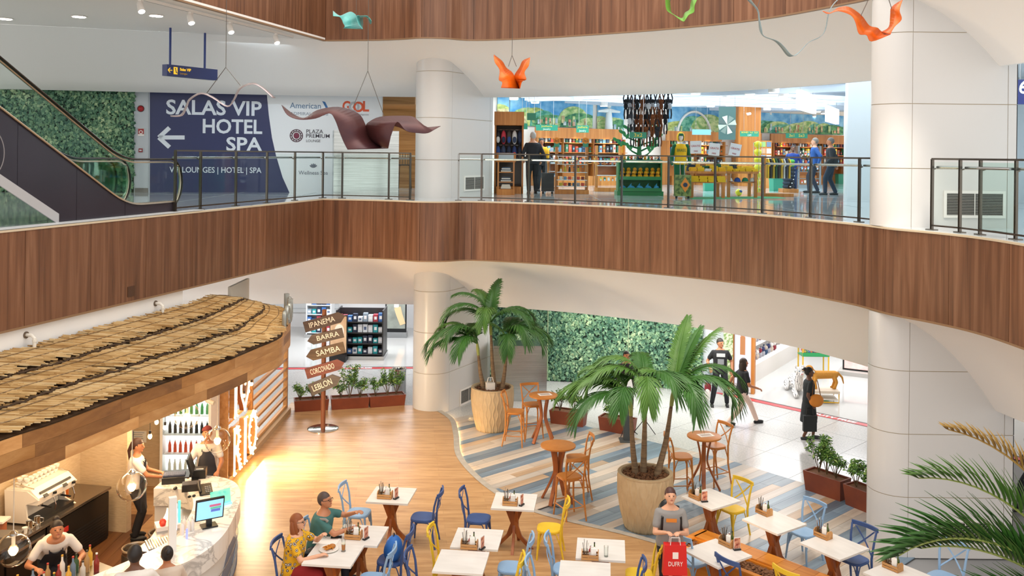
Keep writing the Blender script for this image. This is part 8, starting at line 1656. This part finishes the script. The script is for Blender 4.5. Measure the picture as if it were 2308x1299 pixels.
c = up(1975, 420); ct = root('green_counter', (c.x, c.y, F2), 0, 'green topped timber counter beyond the round column', 'counter'); BX((0, 0, .42), (1.0, .6, .84)).bd('body', SHW, ct); BX((0, 0, .92), (1.1, .7, .16)).bd('green_top', GSIGN, ct)
for k in range(2): BX((-.25 + k * .5, -.305, .4), (.3, .01, .5)).bd('glass_panel', PLAIN('#b9c4c9', .1), ct)
fl_ = root('flag', (c.x - .05, c.y + 1.5, F2), 0, 'green flag with a yellow and blue emblem beyond the round column', 'flag'); TU([(-.25, 0, 0), (-.25, 0, 2.4)], .015, 6).bd('pole', SHW, fl_); MB().sheet([(-.24 + .06 * i, .03 * math.sin(i), 1.35) for i in range(9)], [(-.24 + .06 * i, .03 * math.sin(i + .4), 2.3) for i in range(9)], .006).bd('cloth', PLAIN('#1f7a4a', .9), fl_, True); MB().prism([(-.2, 0), (0, .3), (.2, 0), (0, -.3)], 0, .006, frame((0, -.05, 1.8), (1, 0, 0), (0, -1, 0))).bd('diamond', PLAIN('#e0c43a'), fl_); BA((0, -.06, 1.8), (.1, .006, .1)).bd('disc', PLAIN('#2a4a9a'), fl_)
for i, (x, y) in enumerate(((1607, 432), (1905, 415), (1760, 432))): c = up(x, y); small('green_crate', 'green plastic crate on the shop floor', 'crate', (c.x, c.y + .5, F2), [('box', BX((0, 0, .2), (.36, .3, .4), None, 1.08), GSIGN), ('lid', BX((0, 0, .41), (.4, .34, .03)), PLAIN('#257a60'))], .1 * i, 'green crates')
# curved ceiling fins and downlights
FIN = mat('ceiling_fin', '#b4bec8', .6)
cf = struct(root('ceiling_fins', (0, 0, 0)), 'white wavy fins under the souvenir shop ceiling')
for i in range(13):
    y = 25.5 + i * .95; A = []; B = []
    for k in range(25):
        x = -.2 + k * .56 + i * .12; yy = y + .3 * math.sin(k * .55 + i * 1.3); A.append((x, yy, 8.36 + .05 * math.sin(k * .4 + i))); B.append((x, yy + .05, 8.70))
    ok = [k for k in range(25) if A[k][1] + .5 < 32 + .553 * (A[k][0] + 1)]; A = [A[k] for k in ok]; B = [B[k] for k in ok]
    if len(A) < 6: continue
    MB().sheet(A, B, .04).bd('fin', FIN, cf, True)
    MB().sheet([(x + .0, y_ + .12, 8.62) for x, y_, z in A[2:20]], [(x, y_ + .42, 8.62) for x, y_, z in A[2:20]], .01).bd('cove_light', mat('cove_glow', '#eef6ff', .5, emit=1.0), cf)
GLC = mat('cool_lamp', '#f2f8ff', .5, emit=14)
for (x, y) in ((1158, 223), (1206, 231), (1304, 222), (1348, 219), (1361, 238), (1568, 211), (1634, 219), (1602, 239), (1645, 237), (1690, 212), (1744, 207), (1766, 216), (1784, 224), (1729, 246), (1774, 244), (1842, 251), (1858, 255), (1832, 262), (1732, 258), (1495, 246), (1968, 246), (1987, 256)):
    p = atz(x, y, 8.34); 
    if p.y > 44: continue
    dn = root('downlight', p, 0, 'round lit downlight in the souvenir shop ceiling', 'downlight', 'downlights of the souvenir shop'); LA([(.15, -.02), (.15, .37)], n=16).bd('can', WHITE, dn, True); LA([(.125, -.03), (.125, -.02)], n=16).bd('lamp', GLC, dn)
# people in the shop
c = up(1190, 436); person('person', 'grey haired man in a black jacket seen from behind in the shop', (c.x + .12, c.y - .35, F2), .15, 1.76, hands=[(-.24, .12, .95), (.26, .1, .90)], top='#202228', bottom='#1b1d22', sleeve='long', hair_c='#b5b1ab', girth=1.12)
c = up(1222, 433); person('person', 'woman in a black coat and yellow scarf facing the man in the shop', (c.x - .02, c.y + .55, F2), PI + .2, 1.62, hands=[(-.2, .2, 1.0), (.2, .2, 1.0)], top='#22242a', bottom='#1b1d22', sleeve='long', hair='long', hair_c='#1d1512', skin='tan')
small('yellow_scarf', 'yellow scarf over the shoulder of the woman in the coat', 'scarf', (c.x + .05, c.y + .40, F2 + 1.22), [('wrap', BA((0, 0, 0), (.17, .10, .13), 12, 8), PLAIN('#e0a91f', .9)), ('tail', BA((.12, -.02, -.12), (.05, .05, .14), 10, 8), PLAIN('#e0a91f', .9))])
c = up(1216, 436); sc = root('suitcase', (c.x + .22, c.y - .3, F2), 0, 'black cabin suitcase with a raised handle beside the grey haired man', 'suitcase'); BX((0, 0, .34), (.36, .22, .52)).bd('shell', PLAIN('#17181c', .5), sc)
for s in (-1, 1): TU([(s * .06, .08, .58), (s * .06, .08, 1.0)], .009, 6).bd('handle_tube', STEEL, sc); LA([(.03, 0), (.03, .07)], (s * .13, 0, 0), 10).bd('wheel', BLACK, sc)
TU([(-.08, .08, 1.0), (.08, .08, 1.0)], .016, 6).bd('grip', BLACK, sc)
c = up(1790, 435); person('person', 'boy in a blue jacket looking at the racks', (c.x + .1, c.y + .5, F2), PI - .4, 1.5, hands=[(-.2, .12, .95), (.22, .2, 1.05)], head=(.3, -.3), top='#23408a', bottom='#24406a', sleeve='long', skin='dark', hair_c='#15100e')
c = up(1874, 440); person('person', 'walking man in a dark coat beside the round column', (c.x, c.y, F2), PI / 2 - .3, 1.72, feet=[(-.08, .18, 0), (.08, -.12, 0)], hands=[(-.24, .2, .9), (.24, -.15, .88)], top='#2a2d30', bottom='#23303f', sleeve='long', hair_c='#6a655e', skin='tan', girth=1.1, lean=.08)
c = up(1856, 437); person('person', 'man in a bright blue jacket walking beside the man in the dark coat', (c.x - .12, c.y + .5, F2), PI / 2 - .3, 1.74, feet=[(-.08, -.1, 0), (.08, .15, 0)], hands=[(-.24, -.1, .9), (.24, .2, .92)], top='#2a5596', bottom='#2a3140', sleeve='long', hair_c='#7a746a')
# ------------------------------------------------------------------ hall beyond the near pier
struct(BX((13.6, 22, 7.05), (.2, 16, 3.4)).bd('wall_right_hall', PLAIN('#d5dde2')), 'pale wall of the hall beyond the near pier'); struct(BX((11.5, 24.5, 7.05), (5, .2, 3.4)).bd('wall_hall_end', PLAIN('#dde3e6')), 'pale end wall of the hall beyond the near pier')
a = atd(2344, 208, 18.5); gs = root('gate_sign', a, 0, 'dark blue gate sign with white number 69', 'sign'); BX((0, 0, 0), (1.0, .08, .5)).bd('panel', mat('gate_blue', '#27357c', .35), gs); text('lettering', '69', .36, PLAIN('#f2f4f8'), frame((-.28, -.045, 0.08), (1, 0, 0), (0, -1, 0)), gs, bold=.008)
for s in (-1, 1): TU([(s * .4, 0, .25), (s * .4, 0, 8.72 - a.z)], .015, 6).bd('hanger', STEEL, gs)
a = atd(2312, 418, 24.3); small('fire_sign', 'small red fire point plate on the hall end wall', 'sign', (a.x, 24.38, a.z), [('plate', BX((0, 0, 0), (.16, .02, .22)), PLAIN('#b03a44')), ('symbol', BX((0, -.012, .02), (.07, .006, .1)), PLAIN('#eeeeee'))])
# ================================================================== DUTY FREE SHOPS ON THE GROUND FLOOR
# shop behind the signpost
struct(BX((-6, 34, 1.5), (9, .2, 3.0)).bd('wall_duty_free', PLAIN('#e9e9ea')), 'white back wall of the shop behind the signpost')
def gondola(x0, x1, yb, h, label, seed, dm, depth=.9):
    a, b = atz(x0, yb, 0), atz(x1, yb, 0); c = (a + b) / 2; w = (b - a).length; r = root('shop_gondola', (c.x, c.y + depth / 2, .006), 0, label, 'shelves'); r_ = random.Random(seed); BX((0, 0, .06), (w + .1, depth + .1, .12)).bd('plinth', STEEL, r); BX((0, .1, h / 2), (w, .05, h)).bd('spine', dm, r)
    for s in (-1, 1): BX((s * w / 2, 0, h / 2 + .05), (.04, depth, h - .1)).bd('end_panel', dm, r)
    zs = [.16 + i * (h - .2) / 4 for i in range(4)]
    for z in zs:
        BX((0, -depth * .22, z), (w, depth * .5, .03)).bd('shelf', dm, r); n = int(w / .16)
        for i in range(n):
            cc = r_.choice(['#e9eef2', '#3f6fb0', '#2aa0a8', '#b03a4a', '#dfe4e8', '#8fa0b0', '#26314a']); nm = {'#e9eef2': 'white', '#3f6fb0': 'blue', '#2aa0a8': 'turquoise', '#b03a4a': 'red', '#dfe4e8': 'pale', '#8fa0b0': 'grey', '#26314a': 'navy'}[cc]; hh = r_.uniform(.14, .26)
            small('boxed_product', nm + ' boxed product on the ' + label.split(' with')[0], 'box', (c.x - w / 2 + (i + .5) * w / n, c.y + depth / 2 - depth * .3, .006 + z + .016), [('carton', BX((0, 0, hh / 2), (w / n * .86, .16, hh)), PLAIN(cc, .4)), ('label', BX((0, -.082, hh * .5), (w / n * .5, .004, hh * .4)), PLAIN('#f4f4f4' if cc != '#e9eef2' else '#5a6a8a'))], 0, nm + ' boxed products')
    return r
DKF = PLAIN('#2b2a2c', .4)
gondola(757, 862, 812, 1.55, 'black shop gondola with boxed goods behind the signpost', 4, DKF); gondola(690, 745, 762, 1.5, 'white shop gondola with small packs at the back', 5, PLAIN('#dfe2e4', .3), .6); gondola(800, 868, 735, 1.7, 'dark perfume wall with bottles at the back of the shop', 6, PLAIN('#33272a', .4), .5)
q = atz(781, 815, 0); r = root('lightbox_poster', (q.x - .25, q.y - .05, .006), 0, 'lit poster of a face in brown tones on the gondola end', 'poster'); BX((0, 0, .85), (.55, .05, 1.2)).bd('frame', BLACK, r); BX((0, -.03, .85), (.5, .01, 1.12)).bd('picture', mat('poster_brown', '#b0845a', .4, emit=.5, noise=('#e0c8a8', 3, (1, 1, 1), .2)), r); BA((.03, -.036, .95), (.15, .004, .22), 14, 10).bd('face_shape', mat('poster_face', '#ead6c0', .4, emit=.4), r); BX((0, 0, .12), (.5, .3, .24)).bd('base', BLACK, r)
q = atz(892, 760, 0); r = root('lightbox_poster', (q.x, q.y, .006), 0, 'lit poster of a hand holding a bottle beside the far pier', 'poster'); BX((0, 0, .95), (.75, .06, 1.5)).bd('frame', BLACK, r); BX((0, -.035, .98), (.66, .01, 1.36)).bd('picture', mat('poster_grey', '#5a5f58', .4, emit=.4, noise=('#a9ada4', 2, (1, 1, 1), .3)), r); TU([(.25, -.045, .45), (.12, -.045, .8), (.05, -.045, 1.05)], [.1, .11, .12], 10, ry=.1, up=(0, 1, 0)).bd('hand_shape', mat('poster_hand', '#d9b48a', .4, emit=.3), r); BX((.02, -.05, 1.2), (.16, .006, .3)).bd('bottle_shape', mat('poster_btl', '#efe6d4', .4, emit=.6), r); BX((0, 0, .1), (.8, .4, .2)).bd('base', STEEL, r)
q = atz(650, 760, 0)
for i in range(6): small('travel_backpack', ['black travel backpack on the shop wall by the roof end', 'dark grey travel backpack on the shop wall by the roof end', 'red travel backpack on the shop wall by the roof end'][i % 3], 'backpack', (q.x - .8 + i * .36, 33.7, 1.3), [('body', BA((0, 0, .25), (.15, .13, .25), 12, 8), PLAIN(['#1b1c20', '#33353a', '#a82a2a'][i % 3], .7)), ('pocket', BA((0, -.1, .16), (.11, .06, .13), 10, 8), PLAIN('#26282c', .7)), ('loop', TU([(-.03, 0, .48), (0, .1, .56), (.03, 0, .48)], .01, 5), BLACK)], 0, 'travel backpacks on the shop wall')
sw_ = root('slat_wall', (q.x, 33.85, .5), 0, 'white slatted display wall behind the travel backpacks', 'display wall'); BX((0, 0, 1.2), (2.8, .04, 2.3)).bd('panel', PLAIN('#dfe2e4'), sw_)
for i in range(12): BX((0, -.025, .2 + i * .19), (2.8, .012, .03)).bd('slat', PLAIN('#c3c7ca'), sw_)
# toy shop behind the red line
struct(MB().prism([tuple((ra + rn * 7.5 - rd * .5)[:2]), tuple((ra + rn * 7.5 + rd * 12)[:2]), tuple((ra + rn * 7.7 + rd * 12)[:2]), tuple((ra + rn * 7.7 - rd * .5)[:2])], 0, 3.0).bd('wall_toy_shop', PLAIN('#f0efed')), 'white back wall of the toy shop')
side0 = atz(1690, 872, 0); sdir = (atz(1822, 792, 0) - side0).normalized(); sn2 = V3((-sdir.y, sdir.x, 0)); wl0 = side0 + sn2 * .5
struct(MB().prism([tuple(wl0[:2]), tuple((wl0 + sdir * 6.5)[:2]), tuple((wl0 + sdir * 6.5 + sn2 * .15)[:2]), tuple((wl0 + sn2 * .15)[:2])], 0, 3.0).bd('wall_toy_side', PLAIN('#ece9e6')), 'white side wall of the toy shop with product shelves')
r = root('white_display', (0, 0, 0), 0, 'white wall display with plush toys and boxes inside the toy shop', 'shelves')
BM(side0 + sn2 * .25 + V3((0, 0, .25)), side0 + sdir * 6 + sn2 * .25 + V3((0, 0, .25)), .44, .5).bd('plinth', PLAIN('#dcd6d0'), r)
for z in (.52, 1.05, 1.55): BM(side0 + sn2 * .27 + V3((0, 0, z)), side0 + sdir * 6 + sn2 * .27 + V3((0, 0, z)), .42, .03).bd('shelf', PLAIN('#f2f2f2', .3), r)
rt2 = random.Random(12)
for lv, z in enumerate((.535, 1.065)):
    for i in range(22):
        t = .12 + i * .265; q = side0 + sdir * t + sn2 * .22 + V3((0, 0, z))
        if i < 11: cc = rt2.choice(['#3a3f6a', '#8a2f3a', '#6a5a4a', '#c9b8a8', '#38506e', '#a8a8b0', '#4a3a3a']); small('plush_toy', 'assorted plush toy on the white wall display', 'plush toy', q, [('body', BA((0, 0, .09), (.09, .08, .10), 8, 6), PLAIN(cc, .9)), ('head', BA((0, -.03, .22), .075, 8, 6), PLAIN(rt2.choice(['#c9b8a8', '#3a3f6a', '#e6e0da', '#8a2f3a']), .9)), ('ear', BA((-.05, -.03, .29), .028, 6, 5), PLAIN(cc, .9)), ('ear', BA((.05, -.03, .29), .028, 6, 5), PLAIN(cc, .9))], 0, 'plush toys on the wall display')
        else: small('gift_box', 'white gift box on the white wall display', 'box', q, [('box', BX((0, 0, .12), (.16, .16, .24), .6), PLAIN('#e9e6e4')), ('band', BX((0, 0, .16), (.165, .165, .05), .6), PLAIN(rt2.choice(['#9a8f8a', '#5a7ab0', '#b0a49a'])))], 0, 'gift boxes on the wall display')
# pilaster with lit poster at the shop entrance
pil = atz(1674, 885, 0); pd = (atz(1700, 878, 0) - atz(1655, 893, 0)).normalized()
ep_ = root('entrance_pilaster', (pil.x, pil.y, .006), math.atan2(rd.y, rd.x) + .35, 'timber framed entrance pilaster with a lit portrait poster', 'pilaster')
for s in (-1, 1): BX((s * .28, 0, 1.5), (.09, .2, 3.0)).bd('timber_post', SHW, ep_)
BX((0, 0, 1.5), (.46, .12, 2.96)).bd('panel', PLAIN('#e6e4e8', .3), ep_); BX((0, -.065, 1.55), (.40, .012, 2.6)).bd('poster', mat('poster_violet', '#c9c6dd', .4, emit=.7), ep_); mb = MB(); mb.ball((0, -.075, 1.65), (.085, .004, .12), 12, 8); mb.box((0, -.075, 1.3), (.14, .006, .5)); mb.bd('portrait', PLAIN('#c98a5a'), ep_); BA((0, -.078, 1.74), (.095, .004, .07), 12, 8).bd('portrait_hair', PLAIN('#2a201c'), ep_); text('lettering', 'duty free', .09, PLAIN('#8a86b0'), frame((0, -.074, 2.1), (1, 0, 0), (0, -1, 0)), ep_, width=.3)
lp_ = atz(1640, 893, 0); r = root('leaf_banner', (lp_.x, lp_.y, .006), .2, 'narrow green leaf patterned banner beside the pilaster', 'banner'); BX((0, 0, 1.35), (.26, .04, 2.7)).bd('board', mat('leaf_print', '#7fa05a', .6, noise=('#dfe6c8', 14, (1, 1, 1), .08)), r); BX((0, -.022, 2.2), (.16, .006, .3)).bd('notice', PLAIN('#ececec'), r)
# toy stand with coloured balls
q = atz(1848, 858, 0); tsd = root('toy_stand', (q.x, q.y + .6, .006), 0, 'yellow and green toy stand filled with coloured balls', 'toy stand')
for sx in (-1, 1):
    for sy in (-1, 1): TU([(sx * .38, sy * .22, 0), (sx * .38, sy * .22, 1.5)], .022, 8).bd('yellow_post', PLAIN('#e3b52a', .4), tsd)
for z in (.62, 1.02): BX((0, 0, z), (.8, .48, .03)).bd('shelf', PLAIN('#2f9a5a', .4), tsd); BX((0, -.24, z + .05), (.8, .02, .1)).bd('lip', PLAIN('#2f9a5a', .4), tsd)
bcol = [('#c9302c', 'red'), ('#e3b52a', 'yellow'), ('#2f8f4a', 'green'), ('#2f5fb0', 'blue'), ('#d9702a', 'orange'), ('#3a2a5a', 'purple')]
for i in range(48): k = bcol[i % 6]; small('toy_ball', k[1] + ' ball in the toy stand', 'ball', (q.x - .34 + (i % 12) * .062, q.y + .42 + .09 * ((i // 12) % 4), .006 + .665 + .05 * ((i // 12) % 4)), [('ball', BA((0, 0, 0), .034, 8, 6), PLAIN(k[0], .4)), ('seam', LA([(.0345, -.003), (.0345, .003)], n=8), PLAIN('#dddddd'))], 0, k[1] + ' balls in the toy stand')
for i in range(4): small('plush_cat', 'pale plush kitten on the top shelf of the toy stand', 'plush toy', (q.x - .28 + i * .19, q.y + .55, .006 + 1.036), [('body', BA((0, 0, .07), (.09, .08, .075), 8, 6), PLAIN('#e6d6d0', .9)), ('head', BA((0, -.06, .16), .06, 8, 6), PLAIN('#eadfda', .9)), ('ear', BA((-.035, -.06, .215), .022, 6, 5), PLAIN('#d8b8b0', .9)), ('ear', BA((.035, -.06, .215), .022, 6, 5), PLAIN('#d8b8b0', .9))], 0, 'plush kittens')
q = atz(1860, 910, 0); tb = root('low_toy_table', (q.x, q.y + .25, .006), -.1, 'low pale table with a yellow tube frame in the toy shop', 'table'); BX((0, 0, .30), (.78, .6, .07)).bd('top', PLAIN('#d9cbb8'), tb); BX((0, 0, .10), (.7, .5, .03)).bd('shelf', PLAIN('#e6e0d8'), tb)
for s in (-1, 1): TU([(-.37, s * .27, .27), (-.37, s * .27, .03), (.37, s * .27, .03), (.37, s * .27, .27)], .018, 8).bd('tube_leg', PLAIN('#e0b030', .4), tb)
# golden plush dog
dg = root('plush_dog', (q.x + .05, q.y + .25, .006 + .335), 0, 'large golden standing plush dog on the low toy table', 'plush toy'); mb = MB(); capsule(mb, (-.24, 0, .36), (.28, 0, .37), .115, .105); capsule(mb, (-.26, 0, .38), (-.36, 0, .50), .085, .07); mb.ball((-.40, 0, .53), (.105, .085, .09), 12, 10); capsule(mb, (-.44, 0, .51), (-.54, 0, .49), .055, .045)
for sx, lean_ in ((-.24, -.03), (.26, .05)):
    for sy in (-1, 1): capsule(mb, (sx, sy * .06, .32), (sx + lean_, sy * .075, .18), .055, .042); capsule(mb, (sx + lean_, sy * .075, .18), (sx, sy * .075, .03), .042, .04); capsule(mb, (sx, sy * .075, .022), (sx - .05, sy * .075, .02), .03, .026)
capsule(mb, (.36, 0, .42), (.48, 0, .30), .035, .028); capsule(mb, (.48, 0, .30), (.52, 0, .14), .028, .018); link('body', remesh(mb, .013, mat('golden_fur', '#cf9440', .95, noise=('#b97e30', 40, (1, 1, 1), .3)), 'body'), dg)
for s in (-1, 1): BA((-.36, s * .085, .52), (.04, .018, .075), 10, 8).bd('ear', mat('golden_ear', '#b3752c', .95), dg, True); BA((-.475, s * .04, .56), .011, 8, 6).bd('eye', BLACK, dg)
BA((-.585, 0, .50), .02, 8, 6).bd('nose', BLACK, dg); BA((-.33, -.11, .46), (.04, .008, .04), 10, 6).bd('tag', PLAIN('#f0ede8'), dg)
# white tiger lying
tg = root('plush_tiger', (q.x - .42, q.y + .85, .006), 0, 'white striped plush tiger lying behind the golden dog', 'plush toy'); TGM = bpy.data.materials.new('tiger_fur'); TGM.use_nodes = True
def tig():
    nt = TGM.node_tree; b = nt.nodes['Principled BSDF']; N = nt.nodes.new; tc = N('ShaderNodeTexCoord'); w_ = N('ShaderNodeTexWave'); w_.inputs['Scale'].default_value = 8; w_.inputs['Distortion'].default_value = 6; w_.inputs['Detail'].default_value = 2; rp = N('ShaderNodeValToRGB'); e = rp.color_ramp.elements; e[0].position = .06; e[0].color = lin('#24242a'); e[1].position = .14; e[1].color = lin('#e9e7e4'); nt.links.new(tc.outputs['Object'], w_.inputs[0]); nt.links.new(w_.outputs[0], rp.inputs[0]); nt.links.new(rp.outputs[0], b.inputs['Base Color']); b.inputs['Roughness'].default_value = .95
tig(); mb = MB(); capsule(mb, (0, .1, .22), (.1, .75, .24), .17, .19); capsule(mb, (0, .05, .32), (-.02, -.05, .55), .13, .10); mb.ball((-.02, -.1, .66), (.14, .12, .13), 14, 10); mb.ball((-.02, -.22, .61), (.07, .06, .06), 10, 8)
for s in (-1, 1): capsule(mb, (s * .14, -.0, .12), (s * .16 - .05, -.4, .07), .07, .065); capsule(mb, (s * .2 + .1, .75, .16), (s * .26 + .05, .45, .07), .10, .06); mb.ball((s * .10 - .02, -.06, .79), (.045, .025, .05), 8, 6)
capsule(mb, (.1, .9, .2), (.5, 1.0, .06), .045, .04); link('body', remesh(mb, .015, TGM, 'body'), tg)
for s in (-1, 1): BA((s * .055 - .02, -.21, .69), .016, 8, 6).bd('eye', PLAIN('#3a6a8a', .2), tg)
BA((-.02, -.285, .63), (.025, .015, .018), 8, 6).bd('nose', PLAIN('#c98a8a'), tg)
# picture case near the pier
q = atz(1940, 845, 0); pc_ = root('picture_display', (q.x, q.y, .006), -.5, 'low display plinth with a framed pink picture', 'display'); BX((0, 0, .06), (1.2, .8, .12)).bd('plinth', PLAIN('#b9b5b0'), pc_); BX((0, -.1, .5), (1.0, .08, .75)).bd('frame', BLACK, pc_); BX((0, -.145, .5), (.9, .012, .65)).bd('picture', mat('pink_picture', '#e6c6c0', .3, emit=.5, noise=('#d98a8a', 3, (1, 1, 1), .15)), pc_); BX((.3, .15, .45), (.5, .35, .65)).bd('cabinet', PLAIN('#3a3230'), pc_)
bpy.context.view_layer.update()
